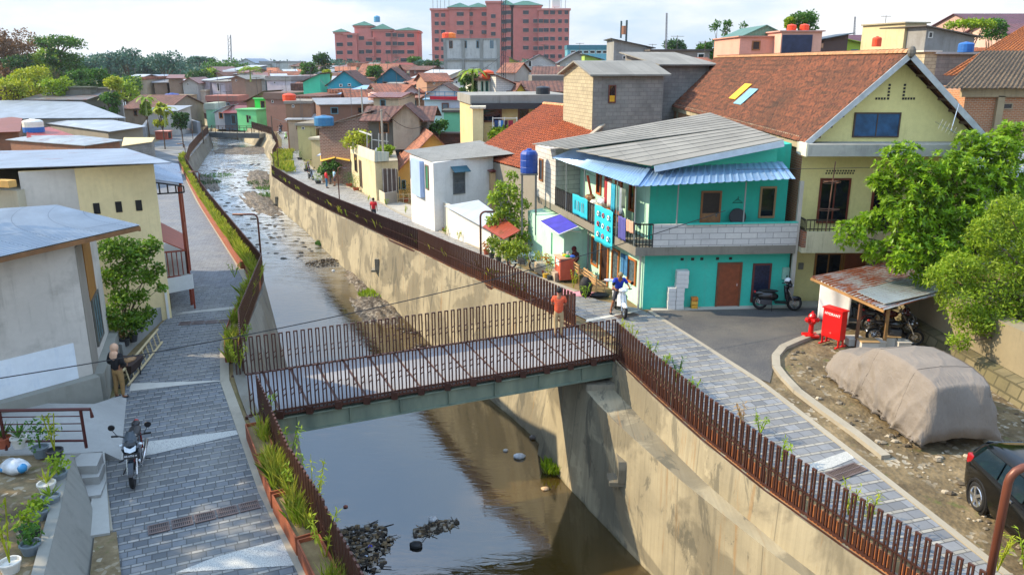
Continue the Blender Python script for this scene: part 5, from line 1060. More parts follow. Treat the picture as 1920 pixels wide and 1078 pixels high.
# filler rows seen only as roofs between the named houses
rnd=random.Random(5); k=0; cols=['#b8a890','#8f7a68','#a8a8a4','#c9c2b0','#7d8f94','#b08a70','#9aa890','#c0b8c0']
WN=['tan','brown','grey','cream','blue grey','terracotta','sage','lilac grey']; RN=['dark brown tile','red brown tile','old maroon tile','orange tile','bright tin','dull tin','rusty tin','fibre cement']
seen=set()
for row,(Y,v,a,b,st) in enumerate(((128,176,560,990,52),(160,152,500,1000,44),(205,141,560,1000,40),(255,133,380,830,36),(115,128,1180,1420,50),(150,112,1200,1420,44),(90,98,1560,1930,56),(100,185,700,1080,60),(185,146,480,830,22),(230,137,400,830,20),(140,158,640,1000,26),(300,128,440,980,18),(175,150,230,480,26))):
    u=a
    while u<b:
        wd=st*rnd.uniform(.7,1.1); i=rnd.randrange(8); j=rnd.randrange(8); kd=rnd.choice(['gx','gy','gx','shed','flat']); vv=v+rnd.uniform(-4,5)
        nm={'gx':'long ridged','gy':'gable fronted','shed':'single pitch','flat':'flat topped'}[kd]
        lab=f'{nm} {WN[i]} house with {RN[j]} roof in the {ORD[row]} filler row'
        near_=['left of the concrete tower','under the left red tower','before the two red towers','on the far left skyline','behind the grey block house','right of the red towers','behind the brick house at right','around the balcony house','in the tight mid rows','in the tight far rows','beside the laundry balcony','on the low horizon','left of the river bend'][row]
        lab=f'{nm} {WN[i]} house, {RN[j]} roof, {near_}'
        if lab in seen: lab=lab.replace('house','small house') if lab.replace('house','small house') not in seen else lab+', larger one'
        while lab in seen: lab=lab.replace('house',rnd.choice(['cottage','shack','dwelling','hut','block']),1) if 'house' in lab else lab+' too'
        seen.add(lab)
        bg(lab,kd,u,u+wd,vv,Y+rnd.uniform(-5,5),vv-rnd.uniform(5,9),plaster(cols[i],.5,.5,k%6),(TR+GI)[j],Y*.05+1.5,rnd.uniform(-3,3),[(u+wd*.3,u+wd*.3+3,vv+2,vv+6)] if kd in('gy','flat') else (),oh=.5); k+=1; u+=wd+rnd.uniform(2,16)
# ------------------------------------------------ the two red apartment towers
TRED=plaster('#c66f66',.15,.2,190,dc='#a8625a'); TRED2=plaster('#cd7d74',.15,.2,191); TGRN=tiles('#2f6a5c','#25544a',30,.8,.8,moss='#1f3f38'); LINE=plain('#c98f84',.8)
def tower(label,Y,bays,base_v,wins,extra=None):
    x0=W(bays[0][0],base_v,Y).x; z0=W(960,base_v,Y).z-4; t=thing('apartment_tower',label,'tower',(x0,Y,z0)); k=Y/1500*1.03
    for (u0,u1,vt,dy,roof) in bays:
        a,b=W(u0,vt,Y+dy),W(u1,vt,Y+dy); m=MB(); m.box(a.x,Y+dy,z0,b.x,Y+20,a.z); m.build('bay',TRED if dy<=0 else TRED2,t)
        m=MB(); m.box(a.x-.6,Y+dy-.6,a.z-.5,b.x+.6,Y+20.5,a.z+.4); m.build('cornice',TRED2,t)
        if roof:
            zc=a.z+.4; h=roof*k; cx,cy=(a.x+b.x)/2,Y+dy+min(9,(b.x-a.x)/2+1); e=1.2; q=[V((a.x-e,Y+dy-e,zc)),V((b.x+e,Y+dy-e,zc)),V((b.x+e,2*cy-Y-dy+e,zc)),V((a.x-e,2*cy-Y-dy+e,zc))]
            ap=V((cx,cy,zc+h)); m=MB()
            if b.x-a.x>14: p1,p2=V((a.x+6,cy,zc+h)),V((b.x-6,cy,zc+h)); m.poly([q[0],q[1],p2,p1]); m.poly([q[1],q[2],p2]); m.poly([q[2],q[3],p1,p2]); m.poly([q[3],q[0],p1])
            else:
                for i in range(4): m.poly([q[i],q[(i+1)%4],ap])
            m.build('roof',TGRN,t)
    wm=MB(); wm.box(-1,-.25,-.9,1,.02,.9); wo_=wm.build('window',[plain('#1c2530',.2,0,.4)],None); me=wo_.data; bpy.data.objects.remove(wo_); me.materials.append(LINE)
    wm=MB(); wm.box(-1.15,-.18,-1.1,1.15,.02,-.85); wm.box(-1.15,-.18,.88,1.15,.02,1.05); lo=wm.build('sill',LINE,None); lme=lo.data; bpy.data.objects.remove(lo)
    cnt=0; rest=MB()
    for (us,vs,dy,sw) in wins:
        for v in vs:
            for u in us:
                p=W(u,v,Y+dy-.02); cnt+=1
                if cnt<=98:
                    o=link(bpy.data.objects.new('window',me)); o.parent=t; o.location=p-V(t.location); o.scale=(sw,1,1)
                    o2=link(bpy.data.objects.new('sill',lme)); o2.parent=o
                else: rest.box(p.x-sw,p.y-.25,p.z-.9,p.x+sw,p.y,p.z+.9)
    if rest.v: o=rest.build('windows',plain('#1c2530',.2,0,.4),t); o['kind']='stuff'
    return t,z0
f_=lambda a,b,n:[a+(b-a)*i/(n-1) for i in range(n)]
tower('lower red apartment tower with four small green roofs',430,[(627,648,62,0,6),(646,668,64,-1,0),(664,696,50,1.5,8),(690,700,72,-2,0),(698,732,57,0,10),(730,746,62,1,0),(744,782,59,-1,6)],128,
    [([637],f_(84,114,3),0,1.6),([656],f_(68,114,4),-1,1.3),([678],f_(72,98,2),1.5,1.3),([692],f_(82,112,3),-2,1.6),([710,],f_(82,112,3),0,1.2),([728,741],f_(66,98,3),0,1.3),([752,770],f_(67,98,3),-1,1.7),([757],[113],-1,1.6)])
t,z0=tower('taller and wider red apartment tower topped with aerials and green roofs',420,[(808,846,18,0,0),(842,880,16,-2,9),(876,916,16,0,9),(912,940,4,-3,0),(936,962,12,0,10),(958,1014,12,0,9),(1010,1068,18,-2,0)],120,
    [([819,831],f_(29,107,6),0,1.0),([863],f_(27,78,4),-2,1.7),([882,908],f_(27,78,4),0,1.3),([925],f_(31,64,3),-3,1.1),([945],f_(25,92,5),0,1.3),([953,986],f_(24,90,5),0,1.4),([1004,1014],f_(40,108,5),-2,1.1),([1024,1036],f_(24,106,6),-2,1.2),([1050,1062],f_(24,106,6),-2,.9)])
mb=MB()
for u in (812,820,826,834,842,1030,1040,1052,1060): p=W(u,18,421); mb.box(p.x-.12,p.y,p.z,p.x+.12,p.y+.24,p.z+7); mb.box(p.x-.5,p.y,p.z+4.5,p.x+.5,p.y+.4,p.z+6.8)
mb.build('rooftop_aerials',plain('#8f9aa0',.5,.3),t); p=W(1035,14,420); MB().box(p.x,p.y,p.z,p.x+4,p.y+4,p.z+4).build('rooftop_cabin',WHITE,t)
p=W(707,42,428); tank((p.x,p.y,p.z),1.6,3,'#3f8fb8','blue round tank on the green roof of the lower red tower')
def mast(label,u,vb,vt,Y,wd=.5,c='#8d8f92',taper=1.):
    p,q=W(u,vb,Y),W(u,vt,Y); t=thing('lattice_mast',label,'mast',p); mb=MB(); w2=wd*taper
    for a,b in ((-1,-1),(1,-1),(0,1)): mb.bar(p+V((a*wd/2,b*wd/2,-6)),q+V((a*w2/2,b*w2/2,0)),max(.04,Y*.0006))
    n=int((q.z-p.z)/(wd*2)); 
    for i in range(n): a=p.lerp(q,i/n); b=p.lerp(q,(i+1)/n); mb.bar(a+V((-wd/2,-wd/2,0)),b+V((wd/2,-wd/2,0)),max(.03,Y*.0004)); mb.bar(a+V((wd/2,-wd/2,0)),a+V((-wd/2,-wd/2,0)),max(.03,Y*.0004))
    mb.build('lattice',plain(c,.5,.3),t); return t
mast('thin pale lattice mast on the left skyline',431,118,66,330,1.2); mast('dark lattice mast in front of the taller red tower',944,170,-30,110,.55,'#3c3c40'); mast('slender white aerial pole right of the towers',1250,92,25,160,.25); mast('thin aerial pole right of the pink building',1603,72,32,120,.15); 
t=thing('pole_tank','rusty drum raised on two dark poles above the sloping roofed house','water tank',W(1169,75,93)); mb=MB(); a,b=W(1164,72,93),W(1174,76,93)
mb.bar(a,a+V((0,0,1.8)),.18); mb.bar(b+V((0,0,-.3)),b+V((0,0,2.1)),.2); mb.build('poles',plain('#3a5055',.6),t); MB().lathe((a+b)/2+V((0,0,.5)),[(.28,0),(.28,.9)],10).build('drum',plain('#9a6a50',.6),t)
# roof tanks
for lab,u,v,Y,r,h,c in (('left of two orange tanks on the salmon pink block',1484,58,71,.38,.5,'#e0421c'),('right of two orange tanks on the salmon pink block',1508,58,71,.38,.52,'#e0421c'),('orange tank behind the yellow house ridge',1643,88,62,.33,.7,'#e0481f'),('left orange tank on the stained concrete tower',838,72,194,1.1,1.2,'#e24a20'),('right orange tank on the stained concrete tower',846,72,194,1.1,1.2,'#e8761f'),
    ('orange tank above the green shuttered house',915,149,97,.7,1.0,'#e0501c'),('orange tank above the brick terrace by the lane',543,190,112,.9,1.0,'#e0481f'),('blue tank on the big brick house edge',608,236,75,.9,.9,'#2f6f9a'),('black tank on the balcony house roof',1018,177,64,.55,.6,'#17202a'),
    ('pink tank between the mid town sheds',700,188,99,.6,.9,'#d8a08c'),('red tank on a far roof left of the bend',412,155,200,1.0,1.1,'#e04a2a'),('dark blue tank by the bare block house',1810,99,51,.45,.6,'#1f5fa8'),('deep blue drum tank on the left ruins',324,190,150,1.3,1.4,'#1b3f8a')):
    p=W(u,v,Y); tank((p.x,p.y,p.z),r,h,c,lab)
# poles and cables
def pole(label,u,v,vt,lean=0,r=.05,c='#8f8b82'):
    p=T(u,v); lo,hi=p.z,12
    for i in range(40):
        m=(lo+hi)/2; dy=p.y*cos(TH)-(m-H)*sin(TH); vv=539-F*(p.y*sin(TH)+(m-H)*cos(TH))/dy
        if vv>vt: lo=m
        else: hi=m
    t=thing('utility_pole',label,'pole',p); MB().tube([p,V((p.x+lean,p.y,lo))],[r*1.3,r],8).build('pole_shaft',plain(c,.7),t); return V((p.x,p.y,lo))
pole('grey utility pole in front of the brick house terrace',722,372,205,r=.08); pole('thin pole between ochre house and balcony house',790,310,165,r=.07); pole('short white lamp pole above the ochre gable',806,300,223,r=.05); pole('utility pole near the big brick house',685,320,165,r=.07)
def cable(name,label,p,q,sag,r=.012):
    p,q=V(p),V(q); n=24; pts=[p.lerp(q,i/n)+V((0,0,-sag*4*(i/n)*(1-i/n))) for i in range(n+1)]
    o=MB().tube(pts,r,5).build(name,plain('#1a1a1c',.6)); tag(o,label,'cable'); return o
cable('overhead_cable','thin black cable crossing the river to the turquoise house parapet',W(-20,712,17),W(1360,395,28.2),.5,.014)
cable('overhead_cable','thin cable strung along the yellow house balcony',W(1380,318,27.5),W(1900,305,28),.05,.01)
# ------------------------------------------------ planting
RN_=random.Random(11)
def leaf(mb,p,d,l,w,roll=0.):
    d=d.normalized(); s=d.cross(V((0,0,1)));
    if s.length<.05: s=V((1,0,0))
    s=s.normalized(); n=s.cross(d); s=(s*cos(roll)+n*sin(roll))*w/2; k=len(mb.v); m=p+d*l*.45; dr=V((0,0,-l*.10))
    mb.v+=[p,m+s,p+d*l+dr,m-s]; mb.f.append([k,k+1,k+2,k+3]); mb.m.append(0)
def rdir(up=.2):
    while True:
        v=V((RN_.uniform(-1,1),RN_.uniform(-1,1),RN_.uniform(-1,1)))
        if .05<v.length<1: v.normalize(); v.z+=up; return v.normalized()
def crown(mb,c,r,n,l,w,flat=.8,rosette=0,hollow=.45):
    c=V(c)
    for i in range(n):
        d=rdir(.15); q=hollow+(1-hollow)*RN_.random()**.6; p=c+V((d.x*r*q,d.y*r*q,d.z*r*q*flat)); p+=V((noise.noise(p*1.3),noise.noise(p*1.7+V((5,5,5))),0))*r*.25
        if rosette:
            ax=(d+V((0,0,.5))).normalized(); e=ax.orthogonal().normalized(); f=ax.cross(e)
            for j in range(rosette): a=2*pi*(j+RN_.random()*.5)/rosette; leaf(mb,p,e*cos(a)+f*sin(a)+ax*RN_.uniform(.1,.7),l*RN_.uniform(.7,1.1),w,RN_.uniform(-.5,.5))
        else: leaf(mb,p,rdir(.1),l*RN_.uniform(.6,1.2),w*RN_.uniform(.7,1.2),RN_.uniform(-1.2,1.2))
BARK=plain('#5a4a3a',.9,0,.3); BARKD=plain('#3f342a',.9,0,.3)
def tree(label,name,base,cl,mat,n,l,w,tr=.15,group=None,rosette=0,flat=.8,limbs=True,cat='tree',bark=None,hollow=.45,lean=(0,0)):
    """cl: [(centre, radius)]; trunk rises from base, a limb reaches each cluster"""
    base=V(base); t=thing(name,label,cat,base,0,group); C_=[V(c) for c,_ in cl]; top=sum(C_,V((0,0,0)))/len(C_); zt=base.z+(min(c.z for c in C_)-base.z)*.75; fork=V((base.x+(top.x-base.x)*.35,base.y+(top.y-base.y)*.35,max(zt,base.z+.3)))
    m=MB(); m.tube([base+V((0,0,-.3)),base.lerp(fork,.5)+V((tr*.3,0,0)),fork],[tr,tr*.8,tr*.65],8)
    if limbs:
        for c in C_: mid=fork.lerp(c,.5)+V((RN_.uniform(-.1,.1),RN_.uniform(-.1,.1),.1))*(c-fork).length; m.tube([fork,mid,c],[tr*.45,tr*.3,tr*.1],6)
    m.build('trunk',bark or BARK,t); mb=MB(); tot=sum(r**2 for _,r in cl)
    for c,r in cl: crown(mb,c,r,int(n*r*r/tot)+3,l,w,flat,rosette,hollow)
    mb.build('crown',mat,t,uv=False); return t
LF_D=leafm('#16300f','#2c4f1b','#3d6a24'); LF_M=leafm('#24481a','#3f6a22','#5c8a2c'); LF_B=leafm('#4a6c14','#7f9e1e','#a8bb2c'); LF_Y=leafm('#5d7a14','#98a81c','#c7c23a'); LF_HAZE=leafm('#22453c','#3a6350','#56806a'); LF_R=leafm('#4a3a2a','#6d5238','#8a6a4c')  # the bluish leaves of far trees carry distance haze in their colour
def far_tree(label,u,vt,vb,Y,hw,mat,style='round',n=1300,group='trees on the skyline and among the far roofs',name='tree'):
    k=Y/1500*1.03; top=W(u,vt,Y); b=W(u,vb,Y); zg=gz2(b.x,b.y); base=V((b.x,Y,min(zg,b.z))); r=hw*k; h=top.z-b.z; cl=[]
    if style=='flat':
        for i in range(9): a=RN_.uniform(-1,1); cl.append((V((b.x+a*r*.85,Y+RN_.uniform(-1,1)*r*.5,top.z-h*.12-abs(a)*h*.12-RN_.random()*h*.08)),r*.30))
    elif style=='sparse':
        for i in range(12): a=RN_.uniform(-1,1); cl.append((V((b.x+a*r*.8,Y+RN_.uniform(-.5,.5)*r,b.z+h*RN_.uniform(.25,.95))),r*.24))
    else:
        for i in range(9): a=2*pi*i/9; q=RN_.uniform(.35,.7); cl.append((V((b.x+cos(a)*r*q,Y+sin(a)*r*q,b.z+h*(.52+.34*sin(a*1.7+i))*1.)),r*RN_.uniform(.36,.52)))
        cl.append((V((b.x,Y,top.z-r*.4)),r*.42))
    lz=max(.11,Y*.0036); return tree(label,name,base,cl,mat,n,lz,lz*.6,max(.1,r*.07),group,0,.55 if style=='flat' else .85,True,hollow=.3)
for a in (('reddish brown crowned tree at the far left of the skyline',18,50,150,150,46,LF_R,'round',2200),('wide umbrella crowned tree on the left skyline',115,63,140,175,58,LF_M,'flat',2000),('tall dark narrow tree in front of the umbrella tree',108,86,168,140,22,LF_D),('bright yellow green tree in the left foreground wood',65,124,182,121,32,LF_Y,'round',1800),
    ('low bright bush right of the yellow green tree',106,148,184,118,26,LF_B),('low leafy bush at the far left below the brown tree',32,150,186,116,28,LF_Y),('round mid green tree above the warehouse roof',150,130,172,128,20,LF_M),('second round green tree above the warehouse roof',182,128,172,132,20,LF_M),
    ('dark tree under the reddish brown tree',45,100,160,145,28,LF_D),('light green tree behind the dark narrow tree',80,98,150,160,26,LF_B),('blue green tree in the hazy left row',170,108,160,230,26,LF_HAZE),('tall blue green tree in the hazy left row',200,96,158,250,30,LF_HAZE),('tallest blue green tree in the hazy left row',243,88,158,255,30,LF_HAZE),('shorter blue green tree in the hazy left row',275,112,158,250,18,LF_HAZE),
    ('rounded spreading tree right of the hazy row',315,98,160,250,36,LF_HAZE,'round',1800),('small flat crowned tree beyond the bend',375,107,135,300,24,LF_HAZE,'flat'),('dark low tree in front of the far roofs',378,132,170,210,24,LF_D),('broad green tree behind the small gabled house',415,116,152,290,34,LF_M),('green tree right of the broad one',455,120,150,310,20,LF_M),('small yellow green tree at the edge of the broad tree',395,130,155,230,14,LF_B),
    ('dark green tree beside the lower red tower',605,98,146,215,20,LF_D),('rounder green tree left of the dark one by the red tower',580,117,146,210,16,LF_M),('ochre topped small tree by the turquoise gable',613,133,150,160,8,LF_Y),('small tree between the blue gables',702,126,142,170,13,LF_M),('rounded tree right of the lower red tower',778,109,127,240,13,LF_M),('small tree before the stained concrete tower',812,117,130,220,14,LF_D),
    ('open branched tree on the skyline left of the pink building',1362,38,112,100,30,LF_M,'sparse',700),('low tree behind the dark terrace wall',1322,80,112,110,16,LF_M),('dark low tree left of the open branched tree',1265,80,98,180,22,LF_D),('leafy tree behind the two orange tanks',1508,24,60,84,26,LF_M,'round',1500),('lighter small tree left of the leafy one by the tanks',1480,34,52,84,11,LF_B),
    ('light green spreading tree behind the cream block house',1812,38,72,74,42,LF_B,'flat',1500),('dense green tree before the far right mansion',1860,34,72,80,24,LF_M),('small tree at the foot of the purple roof',1684,77,90,110,14,LF_D),('bright banana like tree in the left ruins',218,142,190,118,18,LF_Y),('bushy green tree behind the ruined wall',208,172,215,116,18,LF_M),
    ('yellow topped small tree by the retaining wall',305,192,240,110,12,LF_Y),('dark shrub by the retaining wall corner',340,212,240,112,16,LF_D),('light shrub left of the yellow topped tree',275,192,215,118,10,LF_B),('green tree behind the white shuttered house',880,138,178,97,20,LF_M)): far_tree(*a)
def more_wood():
    for i in range(60):
        u=RN_.uniform(-40,400); far_tree('tree of the hazy wood along the left skyline',u,RN_.uniform(98,128)+(8 if u>300 else 0),168,RN_.uniform(250,340),RN_.uniform(18,32),RN_.choice([LF_HAZE,LF_HAZE,LF_M]),n=900,group='hazy wood on the left skyline')
    for i in range(34):
        u=RN_.uniform(360,1050); far_tree('low tree on the far skyline behind the roofs',u,RN_.uniform(113,120),135,RN_.uniform(360,480),RN_.uniform(10,22),LF_HAZE,n=260,group='low trees behind the far roofs')
    for i in range(24):
        u=RN_.uniform(-30,250); far_tree('low green tree on the slope under the hazy wood',u,RN_.uniform(132,158),185,RN_.uniform(120,185),RN_.uniform(16,28),RN_.choice([LF_M,LF_B,LF_D]),n=900,group='low trees on the left slope')
more_wood()
fz=[('reddish leafed branchy tree at the left edge of the skyline',-5,62,150,152,34,LF_R,'round',2600),('brown green tree filling the left corner',40,72,160,158,30,LF_R,'round',1800),('dark green mass behind the umbrella tree',95,104,165,182,40,LF_D,'round',1800),('tall green tree beside the umbrella tree',140,96,165,178,30,LF_M,'round',1800),('yellow green crown under the umbrella tree',92,92,128,165,20,LF_B,'round',1200)]
for a in fz: far_tree(*a)
def palm(label,base,h,mat,nf=11,fl=1.6,group=None,w=.35,name='banana_plant',leaflets=False):
    base=V(base); t=thing(name,label,'plant',base,0,group); MB().tube([base+V((0,0,-.2)),base+V((.05,0,h))],[h*.06+.04,h*.035+.03],8).build('stem',plain('#7d8a4a',.8,0,.2),t); mb=MB(); top=base+V((.05,0,h))
    for i in range(nf):
        a=2*pi*i/nf+RN_.uniform(-.2,.2); e=V((cos(a),sin(a),0)); s=V((-sin(a),cos(a),0)); up=RN_.uniform(.5,1.1); pts=[top+e*fl*q+V((0,0,fl*(up*q-1.0*q*q))) for q in (0,.25,.5,.75,1)]; ws=[.05,.8,1,.7,.05]
        if leaflets:
            for j in range(1,14): q=j/14; p=top+e*fl*q+V((0,0,fl*(up*q-1.0*q*q)));
            for j in range(1,16):
                q=j/16; p=top+e*fl*q+V((0,0,fl*(up*q-q*q)))
                for sg in (-1,1): leaf(mb,p,s*sg+e*.5+V((0,0,-.25)),w*1.4,w*.22)
        else:
            for j in range(4): k=len(mb.v); mb.v+=[pts[j]-s*w*ws[j]/2,pts[j]+s*w*ws[j]/2,pts[j+1]+s*w*ws[j+1]/2,pts[j+1]-s*w*ws[j+1]/2]; mb.f.append([k,k+1,k+2,k+3]); mb.m.append(0)
    mb.build('leaves',mat,t,uv=False); return t
palm('palm tree beside the stained concrete tower',W(797,135,230),2.5,LF_HAZE,14,2.6,w=.9,name='palm_tree',leaflets=True)
palm('banana plant behind the green shuttered house',W(886,172,96),2.2,LF_B,11,2.0,w=.6); palm('bright banana plant by the left retaining wall',W(310,236,109),2.0,LF_Y,9,1.8,w=.6); palm('banana plant in the ruins right of the brown tiled house',W(275,215,117),2.2,LF_B,9,1.8,w=.6)
palm('palm like plant in front of the far sheds',W(470,152,150),2,LF_B,12,2,w=.6,leaflets=True,name='palm_tree')
# the two trees on the right
def cw(l): return [(W(u,v,Y),r) for u,v,Y,r in l]
BL=leafm('#446a10','#76a01c','#a3c234',tr=.45,rough=.4)
tree('large glossy leaved tree with big leaf rosettes over the tin shed','tree',(16.2,26.6,0),cw([(1590,440,26.4,.55),(1640,470,26.2,.5),(1625,420,26.8,.5),(1690,300,27.0,.8),(1720,350,26.5,.9),(1690,400,26.2,.9),(1745,420,26.5,1.0),(1700,470,25.6,.8),(1690,490,25.4,.5),(1760,470,25.8,.9),(1780,320,27.0,.9),(1800,390,26.6,1.0),(1840,310,27.2,.9),(1880,280,27.5,.8),(1850,350,26.8,.9),(1900,330,27.3,.9),(1820,270,27.8,.6),(1900,250,28,.6),(1830,450,26.3,.9),(1880,420,26.8,1.0),(1740,515,25.4,.5),(1655,345,26.8,.55),(1930,380,27,1.0)]),BL,2700,.23,.09,.17,rosette=8,bark=BARKD,hollow=.25)
FL=leafm('#4c6a14','#80a022','#adbf38',tr=.45,rough=.5)
tree('feathery fine leaved tree at the right edge above the old wall','tree',(17.2,22.2,0),cw([(1760,520,23.2,.5),(1800,500,23.2,.6),(1800,560,23.,.7),(1850,440,23.5,.7),(1890,400,23.8,.7),(1860,520,23.2,.9),(1910,470,23.5,.9),(1820,600,22.8,.6),(1870,600,22.8,.8),(1920,560,23,.9),(1800,640,22.4,.35),(1900,640,22.6,.6),(1960,500,23.5,1.2),(1960,620,23,1.)]),FL,26000,.13,.05,.16,bark=BARK,hollow=.35)
# tall trees just outside the view on the left: their shade lies over the path, the water and the wall
tree('tall shade tree left of the garden, outside the view','tree',(-20,13,.3),[(V((-19,13,9)),3.2),(V((-21,17,8.5)),3.0),(V((-18,9,8)),2.8),(V((-20,14,12)),2.6),(V((-20,20,9.5)),2.6)],LF_D,3600,.5,.3,.3,hollow=.2)
# climbing shrub and pots beside the cream building
tree('leafy climbing shrub against the cream building','shrub',T(222,650),cw([(205,470,25.2,.5),(235,465,25.4,.5),(262,480,25.4,.45),(245,510,25.2,.55),(295,505,25.6,.28),(285,460,25.5,.35),(300,540,25.6,.2),(210,520,25.0,.45),(278,520,25.4,.3),(225,560,24.8,.45),(255,600,24.9,.5),(225,610,24.6,.45),(262,555,25,.3),(205,590,24.4,.4),(280,585,25.4,.25)]),leafm('#2f5214','#5a8420','#8fae34'),5200,.15,.085,.05,cat='shrub',hollow=.2)
tree('leafy papaya tree beside the turquoise house','tree',T(958,476),(lambda l:[(W(u,v,Y+3.4),r*1.09) for u,v,Y,r in l])([(930,370,36.5,.5),(955,362,36.5,.6),(975,385,36.3,.5),(945,400,36.3,.6),(925,415,36.2,.4),(970,420,36,.5),(950,440,36,.5),(940,350,36.8,.35),(960,330,37,.3),(975,445,35.6,.45)]),leafm('#3c5f12','#7a9a22','#a5b83a'),1900,.24,.12,.09,hollow=.2)
tree('dense green bush at the corner of the potted garden','bush',T(955,488),cw([(925,455,35,.35),(945,465,34.8,.4),(968,462,34.6,.4),(980,470,34.3,.35),(958,478,34.4,.35)]),leafm('#3a5a14','#7d9a24','#b0b43a'),1500,.15,.09,.04,cat='bush',hollow=.1)
# potted plants and verge plants
POT=[plain('#2e2f31',.7,0,.1),plain('#9a4f34',.75,0,.2),plain('#c9c6bd',.6,0,.1),plain('#6f7a80',.6,0,.1)]
def potted(p,label,kind='bush',s=.35,pot=0,mat=None,h=.25,group='potted plants',r=.16):
    p=V(p); t=thing('potted_plant',label,'potted plant',p,0,group); MB().lathe(p,[(r*.72,0),(r,h),(r*1.08,h),(r*1.08,h+.03),(r*.9,h+.03),(r*.88,h-.03),(.01,h-.03)],12,cap=False).build('pot',POT[pot],t); mat=mat or LF_M; mb=MB(); q=p+V((0,0,h))
    if kind=='bush': crown(mb,q+V((0,0,s*.75)),s,int(70+200*s),.11,.06,.9,hollow=.1)
    elif kind=='spike':
        for i in range(14): a=RN_.random()*6.28; leaf(mb,q,V((cos(a),sin(a),RN_.uniform(.6,2.2))),s*RN_.uniform(.8,1.3),.05)
    elif kind=='stalk':
        for i in range(3):
            a=RN_.random()*6.28; e=q+V((cos(a)*.12,sin(a)*.12,s*2)); mb.tube([q,e],.012,4)
            for j in range(10): z=.35+.65*j/10; leaf(mb,q.lerp(e,z),rdir(.4),.16,.06)
    if kind=='bush': mb.tube([q,q+V((0,0,s*.7))],.02,5)
    mb.build('foliage',mat,t,uv=False); return t
S_='on the left garden terrace'
for u,v,z,k,s,po,m,lab in ((8,838,.62,'spike',.4,1,LF_M,'spiky plant in a red rimmed pot at the far left'),(38,838,.62,'spike',.4,2,LF_M,'spiky plant in a pale pot, second from the left'),(78,856,.6,'bush',.42,3,LF_M,'tall bushy plant in a grey pot by the brown railing'),(105,862,.6,'stalk',.45,0,LF_Y,'yellow stalked plant in a dark tub by the steps'),
    (112,905,.55,'bush',.28,3,LF_B,'variegated bush in a pale tub at the top of the retaining wall'),(90,925,.55,'spike',.36,2,LF_Y,'yellow edged spiky plant in a white pot on the garden edge'),(98,950,.55,'spike',.34,3,LF_B,'spiky plant half way down the garden edge'),(78,975,.5,'bush',.18,3,LF_B,'round clipped plant in a grey bowl on the garden edge'),(60,1010,.5,'bush',.3,0,LF_B,'feathery plant in a dark tub above the blue bag'),(60,1040,.5,'bush',.24,3,LF_M,'low plant in the tub with the blue and yellow bag'),(22,1075,.5,'stalk',.6,2,LF_Y,'tall cactus like stalks in a round white bowl at the bottom left')):
    p=G(u,v,z); potted(p,lab,k,s,po,m,.22,'potted plants on the left garden terrace',.17)
for i,(u,v,k,s,po,m,lab) in enumerate(((912,478,'bush',.28,1,leafm('#6a4a14','#a8682a','#c98a3a'),'orange leaved croton pot beside the white post'),(922,485,'bush',.25,0,LF_M,'dark green potted plant beside the croton'),(935,492,'bush',.3,0,LF_B,'low bright plant in a black bowl by the kerb'),(1008,500,'bush',.32,0,LF_Y,'round yellow green pot plant behind the old motorbike'),(1025,503,'bush',.3,1,leafm('#8a5a1c','#c9782a','#d8a83a'),'orange flowered pot plant in the raised bed'),(1040,505,'bush',.25,0,LF_B,'light green pot plant beside the orange flowered one'),(1022,518,'spike',.25,1,LF_M,'small spiky pot at the foot of the raised bed'),(1430,560,'spike',.75,0,leafm('#3f5a2a','#7d8a3a','#a8a04a'),'large spiky dracaena by the turquoise wall'),(1402,572,'spike',.3,0,LF_D,'small dark plant at the turquoise wall'),(955,497,'bush',.2,1,LF_B,'small yellow green pot near the silver tank motorbike'),
    (575,322,'bush',.7,0,LF_Y,'yellow green pot plant beside the parked scooters'),(597,345,'bush',.6,0,LF_B,'tall potted bush at the corner of the awning house'),(655,350,'bush',.8,1,LF_M,'round bush before the cream terrace house'),(668,358,'bush',.7,1,LF_B,'light bush beside the round one'),(760,378,'bush',.9,1,LF_D,'dark garden bush behind the bamboo fence'),(562,300,'bush',.7,0,LF_M,'potted shrub by the lane shops'),(556,270,'bush',.7,0,LF_Y,'yellow potted shrub further up the lane'))):
    potted(T(u,v,.03),lab,k,s,po,m,.25,'potted plants along the right path',.15 if i<10 else .3)
for u,v,Y,r,m,lab in ((618,318,76,1.0,LF_M,'dense climbing plant under the yellow canopy'),(668,262,73,1.2,LF_Y,'yellow green tree on the roof terrace'),(722,284,68,.6,LF_B,'small shrubs on the roof terrace end'),(822,238,74,.8,LF_M,'bush growing from the dark stone wall'),(935,250,60,.7,LF_B,'shrub on the balcony house terrace')):
    c=W(u,v,Y); tree(lab,'bush',c+V((0,0,-r)),[(c,r),(c+V((r*.6,0,r*.3)),r*.6),(c+V((-r*.6,0,-.2*r)),r*.6)],m,700,.3,.18,.06,cat='bush',hollow=.1)
